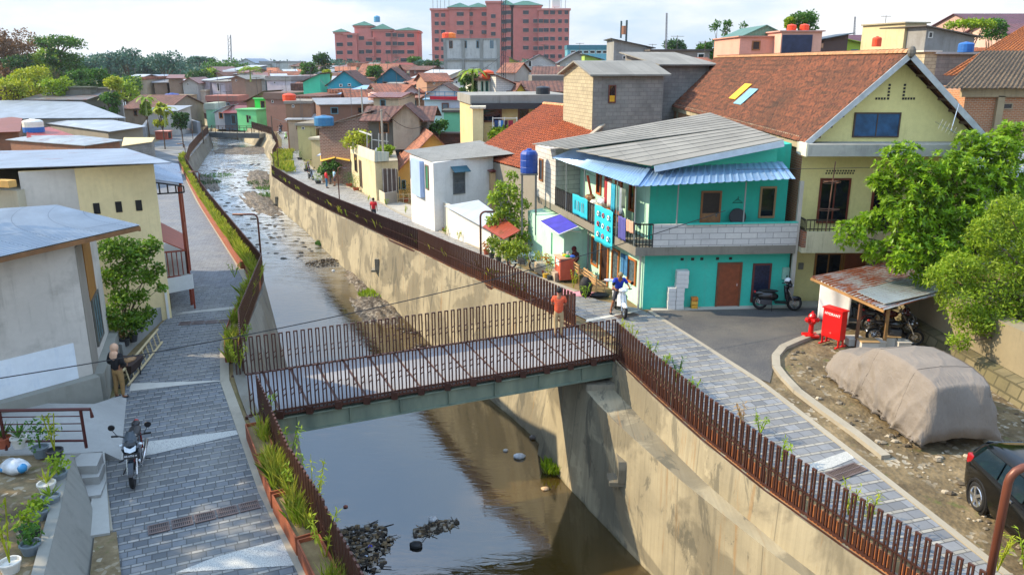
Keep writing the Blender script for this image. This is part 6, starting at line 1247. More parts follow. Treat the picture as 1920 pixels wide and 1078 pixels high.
# grass and weeds of the planters
def grass(name,rows,label,mat,n,h0,h1,wd=.03):
    mb=MB()
    for i in range(n):
        a,b,off=RN_.choice(rows); q=RN_.random(); y=a+(b-a)*q; x=xLT(y)-.16-RN_.random()*.34 if off<0 else xRT(y)+.12+RN_.random()*.28; x+=(y>84 and off>0)*RN_.random()*2.2
        if noise.noise(V((x*.9,y*.9,off)))<-.18+(.0 if off<0 else .1) : continue
        h=RN_.uniform(h0,h1)*(1+.5*noise.noise(V((0,y*.8,3)))); p=V((x,y,gz(y)+.3 if y<100 else gz(y))); d=V((RN_.uniform(-.35,.35),RN_.uniform(-.35,.35),1)).normalized(); s=V((RN_.uniform(-1,1),RN_.uniform(-1,1),0)).normalized()*wd*(1+max(0,y-25)*.03)
        k=len(mb.v); m=p+d*h*.55; e=p+d*h+V((d.x,d.y,-.25))*h*.4; mb.v+=[p-s*.5,p+s*.5,m+s*.45,e,m-s*.45]; mb.f.append([k,k+1,k+2,k+3,k+4]); mb.m.append(0)
    o=mb.build(name,mat,uv=False); tag(o,label,'grass',kind='stuff'); return o
GRS=leafm('#3f6212','#7f9c1e','#c4b554',tr=.5)
grass('grass',[(11,18.4,-1),(12,18.4,-1)],'tall bright grass in the near left planters',GRS,2100,.3,.9,.024)
grass('grass',[(22.8,36,-1),(36,52,-1),(36,52,-1),(52,100,-1),(52,100,-1)],'green grass in the far left planters',GRS,9000,.3,.8,.04)
grass('grass',[(84,108,1),(84,108,1),(60,84,1),(30,60,1)],'green grass in the far right planters',GRS,5000,.3,.7,.05)
def weed(p,h,label,mat,n=60,sp=.25,group='weeds growing from the planters'):
    p=V(p); t=MB(); 
    for i in range(4):
        a=RN_.random()*6.28; e=p+V((cos(a)*sp,sin(a)*sp,h*RN_.uniform(.7,1))); t.tube([p,p.lerp(e,.6)+V((0,0,.08)),e],[.012,.01,.004],4)
        for j in range(n//4): q=RN_.uniform(.25,1); leaf(t,p.lerp(e,q)+V((0,0,.05)),rdir(.2),.14,.035)
    o=t.build('weed_plant',mat,uv=False); tag(o,label,'plant',group); return o
for i,(u,v,h,m) in enumerate(((590,985,1.5,LF_Y),(610,1050,1.2,LF_Y),(560,930,1.0,LF_B),(545,860,.9,LF_B),(500,790,.8,LF_B),(450,690,.8,LF_Y),(462,640,.6,LF_B),(470,560,.8,LF_Y),(440,520,.7,LF_B))):
    weed(T(u,v,.3),h,f'{["tallest feathery","arching yellow","slender bright","short bushy","small leafy","thin yellow","tiny green","loose yellow","low green"][i]} weed growing in the left planters',m,90,.3)
for i,(u,v,h,m) in enumerate(((1162,630,.7,LF_Y),(1187,640,.8,LF_Y),(1222,670,.75,LF_B),(1245,690,.6,LF_B),(1262,722,.7,LF_B),(1270,712,.9,LF_M),(1300,735,.5,LF_B),(1392,800,.8,leafm('#8a6a3a','#b0905a','#c9a870')),(1425,815,.8,LF_B),(1465,865,.6,LF_B),(1590,965,.9,LF_Y),(1625,985,1.1,LF_Y),(1870,1070,1.2,LF_Y),(1920,1065,1.0,LF_B),(1030,520,.8,LF_Y),(985,495,.7,LF_B),(960,480,.6,LF_B),(860,450,.7,LF_Y),(835,440,.6,LF_B),(760,400,.7,LF_Y),(725,385,.6,LF_B),(690,378,.6,LF_Y),(1098,560,.7,LF_B),(1075,540,.8,LF_Y))):
    dsc=['slim yellow','taller yellow','grassy green','spreading green','dense leafy','dark leafy','tiny green','dry straw brown','pale green','short green','feathery','tall feathery','large yellow','broad green','yellow tufted','thin green','wiry green','loose yellow','small green','stringy yellow','bright green','faint yellow','trailing green','arching yellow'][i]
    weed(T(u,v,.15),h*.8,f'{dsc} weed rising behind the right fence, {ORD[i] if i<20 else ["twenty first","twenty second","twenty third","twenty fourth"][i-20]} plant',m,70,.2)
for i,(x,y,r,m) in enumerate(((-9.0,51.5,.9,LF_B),(-8.4,46.5,.9,LF_B),(-14.7,60.5,.5,LF_M),(-2.2,34.6,.3,LF_M),(1.45,24.9,.4,LF_B),(-25.5,84,1.4,LF_M),(-27,89,1.6,LF_M),(-29.3,93,1.6,LF_D),(-36.5,99,2.0,LF_M),(-35.5,93,1.6,LF_D))):
    mb=MB()
    for k in range(260):
        a=RN_.random()*6.28; q=RN_.random()**.5*r; p=V((x+cos(a)*q,y+sin(a)*q,WZ+.05)); leaf(mb,p,V((RN_.uniform(-.5,.5),RN_.uniform(-.5,.5),1)),RN_.uniform(.25,.5),.07)
    o=mb.build('reeds',m,uv=False); tag(o,f'{["bright grass clump on the mud bar","second grass clump on the mud bar","small clump at the foot of the wall","tiny clump under the wall","weed clump beside the bridge seat","reeds at the right water edge","taller reeds at the right water edge","dark reeds further up on the right","reeds on the left upstream bar","dark reeds on the left upstream bar"][i]}','plant','river edge plants')
# ------------------------------------------------ street lamps
def lamp(label,u,v,vt,arm,r=.045,dy=0.,armd=None,z0=None,sq=False):
    p=T(u,v); z=p.z+2.0
    lo,hi=p.z,12
    for i in range(40):
        m=(lo+hi)/2; dd=p.y*cos(TH)-(m-H)*sin(TH); vv=539-F*(p.y*sin(TH)+(m-H)*cos(TH))/dd
        if vv>vt: lo=m
        else: hi=m
    h=lo; t=thing('street_lamp',label,'street lamp',p,0,'bent pipe street lamps along the river'); d=V(armd or (1,0,0))*(1 if arm>0 else -1); L_=abs(arm); R_=.22
    pts=[p+V((0,0,-.6)),V((p.x,p.y,h-R_))]+[V((p.x,p.y,h-R_))+d*(R_*(1-cos(a)))+V((0,0,R_*sin(a))) for a in (.4,.8,1.2,1.57)]
    e=pts[-1]+d*(L_-R_); pts.append(e); MB().tube(pts,r,4 if sq else 8).build('lamp_pole',plain('#5a3428',.45,.3,.15),t,smooth=not sq)
    MB().bar(e-d*.34+V((0,0,-r*1.1)),e-d*.04+V((0,0,-r*1.1)),r*1.6,.03).build('lamp_head',plain('#b5b2aa',.4),t)
    MB().box(p.x-.09,p.y-.09,p.z-.02,p.x+.09,p.y+.09,p.z+.03).build('base_plate',RUSTM,t); return t
lamp('bent brown lamp nearest the turquoise house on the right wall',902,520,397,.62); lamp('second bent lamp on the right wall, before the white house',637,384,314,.75); lamp('third bent lamp on the right wall by the sharp corner',523,322,277,.5,dy=0); lamp('small bent lamp on the right bend beyond the corner',520,272,249,.5)
lamp('bent brown lamp on the left wall beyond the footbridge',491,500,402,-1.15); lamp('second bent lamp on the left wall beside the porch',378,372,322,-.9); lamp('third bent lamp on the left wall near the sheds',349,300,270,-.9); lamp('far small bent lamp on the left wall by the yard',362,262,243,-.7)
p=V((8.62,11.9,-.3)); t=thing('street_lamp','large brown lamp pole bending out of view at the lower right corner','street lamp',p,0,'bent pipe street lamps along the river')
tp=W(1890,905,11.9); q=V((tp.x,11.9,tp.z)); p0=V((tp.x-.02,11.9,-.4)); a=[p0,q]+[q+V((.3*(1-cos(k)),0,.3*sin(k))) for k in (.4,.8,1.2,1.57)]; a.append(a[-1]+V((.8,0,0))); MB().tube(a,.07,10).build('lamp_pole',plain('#6b3d2c',.42,.2,.12),t,smooth=True)
for lab,u,v,vt in (('thin dark pole beside the small far bridge',446,262,230),('dark pole on the left bank before the far bridge',382,270,226),('dark pole on the right lane near the shops',512,262,218)): pole(lab,u,v,vt,r=.06,c='#33302e')
# ------------------------------------------------ left garden terrace, steps, railing
def gp(l): return [G(u,v,z) for u,v,z in l]
def slabpoly(name,pts,mat,th=.8,**k):
    mb=MB(); top=[V(p) for p in pts]; t_=V((0,0,-th)); mb.poly(top)
    for i in range(len(top)): a,b=top[i],top[(i+1)%len(top)]; mb.poly([a+t_,b+t_,b,a])
    o=mb.build(name,mat); o['kind']='structure'; return o
TZ=.55
slabpoly('garden_ground',gp([(128,852,TZ),(-160,856,TZ),(-400,1200,TZ),(40,1200,TZ),(82,1078,TZ),(108,960,TZ)]),SOIL)
slabpoly('concrete_landing',gp([(-160,752,.62),(176,757,.35),(238,738,-.06),(226,862,-.14),(192,846,.05),(132,850,.56),(-160,854,.62)]),plaster('#9a9a96',.5,.1,9),.5)
t=thing('garden_wall','sloping grey concrete retaining wall between the garden and the steps','wall',G(150,960,0))
A_=gp([(118,850,TZ+.12),(133,852,TZ+.12),(112,960,TZ+.12),(82,1080,TZ+.12),(60,1160,TZ+.12)]); B_=gp([(150,868,.2),(180,960,-.2),(182,990,-.25),(172,1080,-.3),(165,1160,-.35)])
mb=MB(); top=A_[1:]; bot=[G(146,866,.1),G(181,975,-.25),G(170,1085,-.35),G(160,1165,-.4)]; inn_=[p+V((-.22,-.0,0)) for p in top]
for i in range(3): mb.poly([bot[i+1],bot[i],top[i],top[i+1]]); mb.poly([top[i+1],top[i],inn_[i],inn_[i+1]])
mb.poly([bot[0],top[0],inn_[0],inn_[0]+V((0,0,-1))]); mb.build('wall_face',plaster('#85847c',.9,.6,201,dc='#55554e'),t,solid=.02)
t=thing('concrete_steps','narrow grey concrete steps leading down from the landing beside the motorcycle','steps',G(165,900,0))
for i,(l0,l1,z) in enumerate((((134,850),(192,848),.38),((147,872),(196,868),.18),((160,905),(199,900),-.0))):
    q=[G(l0[0],l0[1],z),G(l1[0],l1[1],z)]; dn_=V((.18,-.62,0)); MB().slab(q[0]+dn_,q[1]+dn_,q[1],q[0],.5).build('step',plaster('#a09f9a',.5,.2,203),t)
MB().slab(G(160,1005,-.15),G(206,998,-.15),G(196,846,.05),G(186,850,.08),.3).build('side_kerb',plaster('#a09f98',.4,.2,204),t)
sl_=[G(u,v,-.25) for u,v in ((178,1006),(219,1000),(232,1120),(165,1120))]; o=MB().poly([p+V((0,0,.05)) for p in sl_]).build('bare_soil',SOIL); o['kind']='structure'
t=thing('garden_railing','dark red brown tube railing with four bars at the left edge of the landing','railing',G(80,843,.58)); BR=plain('#4a1f1c',.4,.1,.1)
pa,pb=G(12,842,.6),G(163,845,.5); pa.z=pb.z=.58; h=.95
mb=MB(); mb.tube([pa+V((-.9,0,h)),pb+V((.22,0,h)),pb+V((.24,0,h-.2))],.04,8)
mb.build('top_rail',BR,t)
for p in (pa,pb,pa+V((-2.0,0,0))): MB().tube([p,p+V((0,0,h))],.035,8).build('post',BR,t)
for z,r in ((.18,.03),(.42,.014),(.6,.014),(.78,.014)): MB().tube([pa+V((-2,0,z)),pb+V((0,0,z))],r,6).build('bar',BR,t)
t=thing('plastic_sack','white plastic sack with blue marks lying on the garden soil','sack',G(28,880,.6)); c=G(30,882,.62); MB().blob(c+V((0,0,.1)),.30,.19,.17,12,jit=.25).blob(c+V((-.32,.03,.05)),.14,.08,.07,8,jit=.3).build('sack_body',plain('#c9cdd0',.5,0,.35,scale=5),t,smooth=True); MB().blob(c+V((.2,-.08,.1)),.1,.1,.1,8,jit=.3).blob(c+V((-.22,-.06,.06)),.1,.06,.06,8,jit=.3).build('blue_print',plain('#2f7fb0',.5),t,smooth=True)
# raised bed and ladder by the cream building
t=thing('planting_bed','low grey concrete planting bed wall beside the bamboo ladder','planter wall',T(270,640)); a,b=T(232,672),T(318,588); a=V((a.x,a.y,-.2)); b=V((b.x,b.y,-.2)); nn=V((-.25,.05,0))
MB().hexa([a,b,b+nn,a+nn,a+V((0,0,.62)),b+V((0,0,.72)),b+nn+V((0,0,.72)),a+nn+V((0,0,.62))]).build('bed_wall',plaster('#8f908c',.6,.5,205),t)
for i,(u,v) in enumerate(((212,640),(235,648),(250,640),(225,625),(262,622))):
    p=G(u,v,.25); potted(p,['dark bagged plant at the house corner','red flowered plant in the bed behind the ladder','dark leafy plant mid bed','low plant behind the red flowered one','pale leafed plant near the far end of the bed'][i],'bush',.32,0,LF_D if i!=1 else leafm('#2c4f1b','#4d7a24','#8a3a3a'),.22,'plants in the bed behind the ladder')
BAM=plain('#b3a17a',.6,0,.2); t=thing('bamboo_ladder','pale bamboo ladder lying on its side against the bed wall','ladder',T(265,650)); a,b=T(240,722,.12),T(304,641,.1); up1=V((-.12,.06,.42))
mb=MB(); mb.tube([a,b],.035,7); mb.tube([a+up1,b+up1],.035,7); mb.build('side_pole',BAM,t)
for i in range(9): q=a.lerp(b,(i+.5)/9); MB().tube([q-up1*.06,q+up1*1.06],.022,6).build('rung',BAM,t)
p=T(243,712); t=thing('wheelbarrow','dark rusty wheelbarrow with scraps standing behind the woman','wheelbarrow',p); mb=MB(); k=p+V((0,0,.32))
mb.hexa([k+V((-.22,-.3,0)),k+V((.22,-.3,0)),k+V((.22,.3,0)),k+V((-.22,.3,0)),k+V((-.32,-.42,.28)),k+V((.32,-.42,.28)),k+V((.32,.42,.3)),k+V((-.32,.42,.3))]); mb.build('tub',plain('#3a2a24',.8,.2,.4),t)
MB().tube([p+V((-.2,.8,.5)),p+V((-.2,0,.3)),p+V((-.05,-.6,.2))],.02,6).tube([p+V((.2,.8,.5)),p+V((.2,0,.3)),p+V((.05,-.6,.2))],.02,6).tube([p+V((.2,.3,.3)),p+V((.2,.3,0))],.02,6).tube([p+V((-.2,.3,.3)),p+V((-.2,.3,0))],.02,6).build('frame',DARK,t); MB().torus(p+V((0,-.62,.18)),(1,0,0),.14,.04).build('wheel',RUBBER,t)
MB().blob(k+V((0,0,.28)),.2,.3,.1,9,jit=.6).build('scraps',plain('#8a6a48',.8,0,.5,scale=8),t)
# ------------------------------------------------ covered car
def put(o_label,name,cat,loc,rz,group=None): return thing(name,o_label,cat,loc,rz,group)
cc=V((10.72,20.35,gz(20.4)+.02)); t=thing('covered_car','car hidden under a taupe fabric cover on the gravel yard','covered car',cc,R(6))
M_=WM[t.name]; Lc=5.1; prof=[(0,.25,.5),(.04,.66,.72),(.2,.86,.87),(.75,1.0,.95),(1.35,1.10,.98),(1.65,1.30,.99),(2.1,1.60,.99),(2.5,1.73,.99),(3.2,1.79,.99),(4.1,1.76,.99),(4.55,1.70,.98),(4.85,1.58,.95),(5.02,1.0,.93),(5.1,.3,.9)]
def cov(u,v):
    s=v*Lc; i=0
    hgt=lerp(s,[(a,b) for a,b,_ in prof]); wd=lerp(s,[(a,c) for a,_,c in prof]); a=(u-.5)*2; sg=1 if a>0 else -1; b=abs(a)
    if b<.42: x=sg*wd*.74*(b/.42); z=hgt-.05*(b/.42)**2; fold=0
    else:
        q=(b-.42)/.58; x=sg*wd*(.74+.30*min(1,q*1.5)**.7+.06*q); z=hgt*(1-q)**1.0*(.97)+.08*q-.05*(1-q); fold=q
    w_=s*3.1+z*1.1*sin(s*1.3+sg)+noise.noise(V((s*1.1,z,sg)))*1.3; rg=(1-abs(sin(w_*1.7)))**2.2*.12+(1-abs(sin(w_*3.3+1+z)))**2.4*.04; tens=max(0,1-abs(noise.noise(V((s*1.5+z*2.6,z*1.2,sg*3)))*2.6))**4*.05
    n=rg+tens; x+=sg*n*(fold**.7)*1.0+sg*noise.noise(V((s*1.3,sg,0)))*.03; z+=noise.noise(V((s*1.2,x*1.1,4)))*.025+(1-abs(sin(s*2.4+x*3.5+noise.noise(V((s,x,1)))*2)))**5*.018*(1-fold)
    x+=sg*.11*math.exp(-((s-1.95)/.16)**2-((z-1.12)/.14)**2)
    if fold>.9: z+=.05+noise.noise(V((s*1.3,sg,1)))*.04
    y=Lc/2-s; 
    e=0
    if s<.3: e=(.3-s)*.25
    y+= noise.noise(V((x*3,z*1.5,s)))*.07*(1 if s<.5 or s>4.3 else .2)+e
    return M_@V((x,y,max(.03,z)))
mb=MB().grid(cov,96,150)
s=Mat('cover_cloth'); n1=s.noise(s.co('Object',(1,1,1)),1.2,6,.6); n2=s.noise(s.co('Object',(7,1.2,2)),2.2,4,.6,.5); a=s.ramp(n1,[(.3,col('#6f675f')),(.7,col('#80776d'))]); s.bump(n2,.5,.06); s.bump(s.noise(s.co('Object',(2,5,3)),1.6,3,.5,.8),.25,.04); CLO=s.done(a,.85)
mb.build('cover',CLO,t,smooth=True,solid=.012)
HEM=plain('#4d463f',.8)
for uu in (0.004,.996): MB().tube([cov(uu,i/150)+V((0,0,.01)) for i in range(151)],.018,6).build('hem_cord',HEM,t,smooth=True)
for uu in (.29,.71): MB().tube([cov(uu,.06+i/160)+V((0,0,.012)) for i in range(146)],.009,5).build('seam',HEM,t,smooth=True)
for vv in (.47,.80): MB().tube([cov(.03+i/102,vv)+V((0,0,.01)) for i in range(97)],.007,5).build('cross_seam',HEM,t,smooth=True)
for y in (-1.45,1.35):
    for x in (-.78,.78): c=M_@V((x*.95,y,.3)); MB().lathe(c-V((.1,0,0)),[(.18,0),(.3,.02),(.3,.18),(.18,.2)],16,ax=(1,0,0)).build('wheel',RUBBER,t)
# ------------------------------------------------ black car
def wheel(parent,M,x,y,r,w,sg,nm='wheel',rimm=None):
    c=V((x,y,r)); m=MB().torus(c,(1,0,0),r*.8,r*.2,28,8,sq=w/r*2.6); m.v=[M@p for p in m.v]; o=m.build(nm,RUBBER,parent,smooth=True)
    m=MB(); m.lathe(c+V((sg*w*.25,0,0)),[(r*.66,-.01),(r*.66,.01)],20,ax=(1,0,0))
    for i in range(5):
        a=2*pi*i/5; e=V((0,cos(a),sin(a))); m.bar(c+V((sg*w*.5,0,0)),c+V((sg*w*.42,0,0))+e*r*.66,r*.2,.03,up=(1,0,0))
    m.torus(c+V((sg*w*.4,0,0)),(1,0,0),r*.64,.02,24,6); m.v=[M@p for p in m.v]; m.build('rim',rimm or CHROME,o); return o
cl_=V((10.78,14.0,gz(14)+.02)); t=thing('parked_car','black hatchback with red tail lamp parked at the right edge','car',cl_,R(-2)); M=WM[t.name]; BLK=plain('#060708',.12,.3,.1,spec=.8)
sec=[(2.02,.34,.80,.86,.70,.74,.6),(1.98,.24,.92,1.0,.80,.80,.62),(1.86,.2,.98,1.32,.84,.82,.62),(1.55,.2,1.0,1.52,.86,.83,.64),(1.0,.2,1.0,1.58,.87,.84,.66),(.2,.2,.98,1.58,.87,.84,.66),(-.5,.2,.96,1.50,.87,.84,.64),(-1.05,.2,.94,1.14,.87,.83,.66),(-1.25,.22,.92,.97,.86,.80,.68),(-1.9,.25,.80,.84,.83,.76,.6),(-2.1,.35,.62,.66,.72,.68,.5)]
def loft(rows,mat_i=None):
    m=MB(); n=len(rows[0])
    for r in rows: m.v+=[V(p) for p in r]
    for j in range(len(rows)-1):
        for i in range(n-1): m.f.append([j*n+i,j*n+i+1,(j+1)*n+i+1,(j+1)*n+i]); m.m.append(0)
    m.f.append(list(range(n))); m.m.append(0); m.f.append([ (len(rows)-1)*n+i for i in reversed(range(n))]); m.m.append(0); return m
rows=[]
for y,zb,zs,zr_,wb,ws,wr in sec:
    L1=[(-wb*.94,zb),(-wb,zb+.14),(-wb-.005,(zb+zs)/2),(-ws-.02,zs-.05),(-ws,zs),(-(ws*.35+wr*.65),zs+(zr_-zs)*.72),(-wr,zr_-.03),(-wr*.8,zr_)]
    rows.append([(x,y,z) for x,z in L1]+[(-x,y,z) for x,z in reversed(L1)])
m=loft(rows); m.v=[M@p for p in m.v]; ob=m.build('body',BLK,t,smooth=False); md=ob.modifiers.new('s','SUBSURF'); md.levels=md.render_levels=1
for p in ob.data.polygons: p.use_smooth=True
CG=plain('#1a2a34',.05,0,.2,spec=.9)
def mbox(pts,name,mat,par,solid=.012): m=MB().poly([M@V(p) for p in pts]); return m.build(name,mat,par,solid=solid)
for sg in (-1,1):
    mbox([(sg*.86,1.62,1.04),(sg*.86,.72,1.04),(sg*.73,.72,1.42),(sg*.73,1.40,1.40)],'side_window',CG,t); mbox([(sg*.865,.66,1.04),(sg*.865,-.2,1.03),(sg*.74,-.2,1.43),(sg*.735,.66,1.43)],'side_window',CG,t); mbox([(sg*.865,-.26,1.03),(sg*.855,-.98,1.02),(sg*.76,-.5,1.40),(sg*.745,-.26,1.42)],'side_window',CG,t)
    m=MB(); m.box(sg*.62 if sg>0 else -.835,1.70,.80,.835 if sg>0 else -.62,1.95,1.06); m.v=[M@p for p in m.v]; m.build('tail_lamp',plain('#8f0a0e',.2,0,.2),t,bevel=.05)
    for y in (1.28,-1.3): 
        wheel(t,M,sg*.79,y,.33,.2,sg); m=MB().torus((sg*.83,y,.33),(1,0,0),.37,.045,26,6,sq=1.2); m.v=[M@p for p in m.v]; m.build('wheel_arch',plain('#0a0a0b',.6),t)
    m=MB().box(sg*.875-.01,.1,.86,sg*.875+.02,.28,.9); m.v=[M@p for p in m.v]; m.build('door_handle',CHROME,t)
mbox([(-.72,1.93,1.08),(.72,1.93,1.08),(.6,1.66,1.44),(-.6,1.66,1.44)],'rear_window',CG,t)
mbox([(-.68,-1.22,1.02),(.68,-1.22,1.02),(.6,-.62,1.47),(-.6,-.62,1.47)],'windscreen',CG,t)
m=MB().box(-.5,1.42,1.40,.5,1.66,1.44); m.v=[M@p for p in m.v]; m.build('spoiler',BLK,t,bevel=.015)
m=MB().bar((-.79,1.75,1.0),(-.8,-1.0,.97),.02,.035).bar((.79,1.75,1.0),(.8,-1.0,.97),.02,.035); m.v=[M@p for p in m.v]; m.build('window_trim',CHROME,t)
# ------------------------------------------------ motorcycles
def text(parent,body_,M,size,mat,name='lettering',ext=.003,align='CENTER'):
    cu=bpy.data.curves.new(name,'FONT'); cu.body=body_; cu.size=size; cu.extrude=ext; cu.align_x=align; cu.align_y='CENTER'; cu.materials.append(mat)
    tmp=link(bpy.data.objects.new(name,cu)); bpy.context.view_layer.update(); me=bpy.data.meshes.new_from_object(tmp.evaluated_get(bpy.context.evaluated_depsgraph_get())); bpy.data.objects.remove(tmp)
    o=link(bpy.data.objects.new(name,me)); o.parent=parent; o.matrix_local=WM[parent.name].inverted()@M; return o
def moto(label,loc,rz,kind='sport',c1='#101418',c2='#8a1f1f',plate=None,lean=0.,group='parked motorcycles and scooters',name='motorcycle',sc=1.,helm=None):
    t=thing(name,label,name if kind!='scooter' else 'scooter',loc,rz,group); M=WM[t.name]@Matrix.Rotation(lean,4,'Y')@Matrix.Scale(sc,4)
    def b(m,n,mat,par=t,**k): m.v=[M@p for p in m.v]; return m.build(n,mat,par,**k)
    P1=plain(c1,.2,.1,.12,spec=.7); P2_=plain(c2,.25,.1,.1); R0=.28; wf,wr=-.62,.62; tw=.045 if kind!='scooter' else .05
    for y,nm in ((wf,'front_wheel'),(wr,'rear_wheel')):
        o=b(MB().torus((0,y,R0),(1,0,0),R0-tw,tw,26,8,sq=1.1),nm,RUBBER,smooth=True)
        m=MB().torus((0,y,R0),(1,0,0),R0-tw*2,.012,24,6)
        for i in range(10): a=2*pi*i/10; m.tube([(0,y,R0),(0,y+cos(a)*(R0-tw*2),R0+sin(a)*(R0-tw*2))],.006 if kind!='scooter' else .012,4)
        m.lathe((-.05,y,R0),[(.04,0),(.04,.1)],10,ax=(1,0,0)); m.lathe((.045,y,R0),[(.1,0),(.1,.006)],14,ax=(1,0,0)); b(m,'rim',CHROME,o)
    m=MB()
    for x in (-.085,.085): m.tube([(x,wf,R0),(x,wf+.26,.80)],.02,8)
    m.tube([(-.085,wf+.26,.8),(.085,wf+.26,.8)],.02,6); m.tube([(0,wf+.26,.8),(0,wf+.3,.9)],.025,8); b(m,'front_fork',CHROME)
    m=MB(); m.tube([(-.33,wf+.42,.96),(-.2,wf+.34,.98),(0,wf+.30,.93),(.2,wf+.34,.98),(.33,wf+.42,.96)],.014,8); hb=b(m,'handlebar',DARK)
    b(MB().tube([(-.36,wf+.43,.955),(-.24,wf+.37,.975)],.021,8).tube([(.36,wf+.43,.955),(.24,wf+.37,.975)],.021,8),'grip',RUBBER,hb)
    for sg in (-1,1):
        mm=MB(); mm.tube([(sg*.24,wf+.34,.98),(sg*.32,wf+.28,1.16)],.007,5); mm.lathe((sg*.33,wf+.29,1.2),[(.01,-.012),(.062,-.008),(.066,.012),(.05,.016)],12,ax=(0,1,.15)); b(mm,'mirror',DARK)
    fy=lambda y,z,w:[(-w,y,z),(w,y,z)]
    if kind!='scooter':
        m=MB(); m.blob((0,.02,.72),.13,.27,.13,12); b(m,'fuel_tank',P1,smooth=True); m=MB(); m.blob((0,.42,.76),.125,.34,.06,12); m.blob((0,.72,.80),.09,.14,.05,10); b(m,'seat',DARK,smooth=True)
        m=MB(); m.box(-.11,-.16,.28,.11,.2,.56); 
        for i in range(5): m.box(-.13,-.17,.36+i*.04,.13,.12,.375+i*.04)
        m.lathe((-.14,.12,.38),[(.09,0),(.09,.28)],12,ax=(1,0,0)); b(m,'engine',plain('#55585c',.4,.6,.2),bevel=.01)
        m=MB(); m.tube([(0,wf+.28,.86),(0,-.1,.62),(0,-.2,.3),(0,.25,.3),(0,.3,.66)],.022,8); m.tube([(0,wf+.28,.8),(0,.3,.66),(0,.78,.78)],.02,8); m.tube([(-.08,.24,.32),(-.08,wr,R0)],.02,6); m.tube([(.08,.24,.32),(.08,wr,R0)],.02,6); m.tube([(-.1,wr,R0),(-.1,wr-.16,.68)],.018,6); m.tube([(.1,wr,R0),(.1,wr-.16,.68)],.018,6); b(m,'frame',P2_)
        m=MB(); m.tube([(.1,-.2,.4),(.12,-.18,.22),(.15,.3,.24),(.17,.85,.34)],[.022,.022,.03,.045],10); b(m,'exhaust',CHROME,smooth=True)
        # headlight cowl with small screen and number plate
        m=MB(); m.blob((0,wf+.14,.86),.13,.12,.13,12); m.hexa([(-.13,wf+.06,.72),(.13,wf+.06,.72),(.13,wf+.2,.74),(-.13,wf+.2,.74),(-.16,wf+.02,.84),(.16,wf+.02,.84),(.14,wf+.22,.9),(-.14,wf+.22,.9)]); b(m,'headlight_cowl',P1,smooth=False)
        m=MB(); m.hexa([(-.10,wf+.0,.79),(0,wf-.02,.755),(0,wf+.06,.755),(-.1,wf+.08,.79),(-.11,wf+.03,.87),(0,wf+.01,.83),(0,wf+.1,.85),(-.1,wf+.1,.88)]); m.hexa([(0,wf-.02,.755),(.10,wf+.0,.79),(.1,wf+.08,.79),(0,wf+.06,.755),(0,wf+.01,.83),(.11,wf+.03,.87),(.1,wf+.1,.88),(0,wf+.1,.85)]); b(m,'headlight',plain('#cfd8de',.1,0,.1))
        m=MB(); m.grid(lambda u,v:((u-.5)*.24*(1-.55*v*v),wf+.06+.14*v+(abs(u-.5)*2)**2*.06,.90+.22*v),8,6); b(m,'windscreen',plain('#3c454d',.1,.2,.3),solid=.006)
        m=MB(); m.grid(lambda u,v:((u-.5)*.1,wf-(R0+.03)*cos(.3+v*1.6)*1.0,R0+(R0+.03)*sin(.3+v*1.6)),4,10); b(m,'front_fender',P1,solid=.01)
        b(MB().tube([(-.2,-.02,.33),(-.3,-.02,.3)],.016,6).tube([(.2,-.02,.33),(.3,-.02,.3)],.016,6).tube([(-.1,.02,.3),(-.24,.0,.0)],.012,6),'footrest',DARK)
        m=MB(); m.blob((0,.86,.80),.05,.06,.04,8); b(m,'tail_light',plain('#a01515',.2),smooth=True); m=MB(); m.grid(lambda u,v:((u-.5)*.13,wr+(R0+.06)*cos(1.9-v*1.5),R0+(R0+.06)*sin(1.9-v*1.5)),4,8); b(m,'rear_fender',P1,solid=.01)
        for sg in (-1,1): b(MB().blob((sg*.17,wf+.2,.84),.05,.035,.03,8),'turn_signal',plain('#c9d0d4',.2),smooth=True)
    else:
        m=MB(); m.grid(lambda u,v:((u-.5)*(.34-.1*v)*(1.05 if v<.8 else .7),wf+.16+.16*(abs(u-.5)*2)**2+.10*v,.38+.56*v),10,10); b(m,'front_shield',P2_,solid=.03,smooth=True)
        m=MB(); m.blob((0,wf+.22,.98),.17,.11,.09,12); b(m,'handlebar_cover',P2_,smooth=True); m=MB(); m.blob((-.06,wf+.13,.98),.055,.03,.035,8); m.blob((.06,wf+.13,.98),.055,.03,.035,8); b(m,'headlight',plain('#dfe6ea',.1),smooth=True)
        m=MB(); m.blob((0,wf-.01,.47),.075,.24,.1,10); b(m,'front_fender',P2_,smooth=True)
        m=MB(); m.box(-.14,-.32,.28,.14,.1,.33); b(m,'footboard',DARK); m=MB(); m.blob((0,.38,.52),.15,.42,.2,14); m.blob((0,.6,.62),.11,.3,.12,12); b(m,'rear_body',P1,smooth=True)
        m=MB(); m.blob((0,.36,.73),.13,.38,.06,12); b(m,'seat',plain('#101012',.7),smooth=True); m=MB(); m.tube([(.15,.3,.3),(.17,.85,.36)],[.05,.055],10); b(m,'exhaust',CHROME,smooth=True); m=MB(); m.box(-.12,.2,.2,.02,.62,.4); b(m,'engine',plain('#4a4c50',.5,.5,.2),bevel=.02)
        m=MB(); m.blob((0,.84,.68),.09,.05,.05,8); b(m,'tail_light',plain('#a81414',.2),smooth=True); b(MB().tube([(-.1,.2,.25),(-.24,.22,0)],.012,6),'stand',DARK)
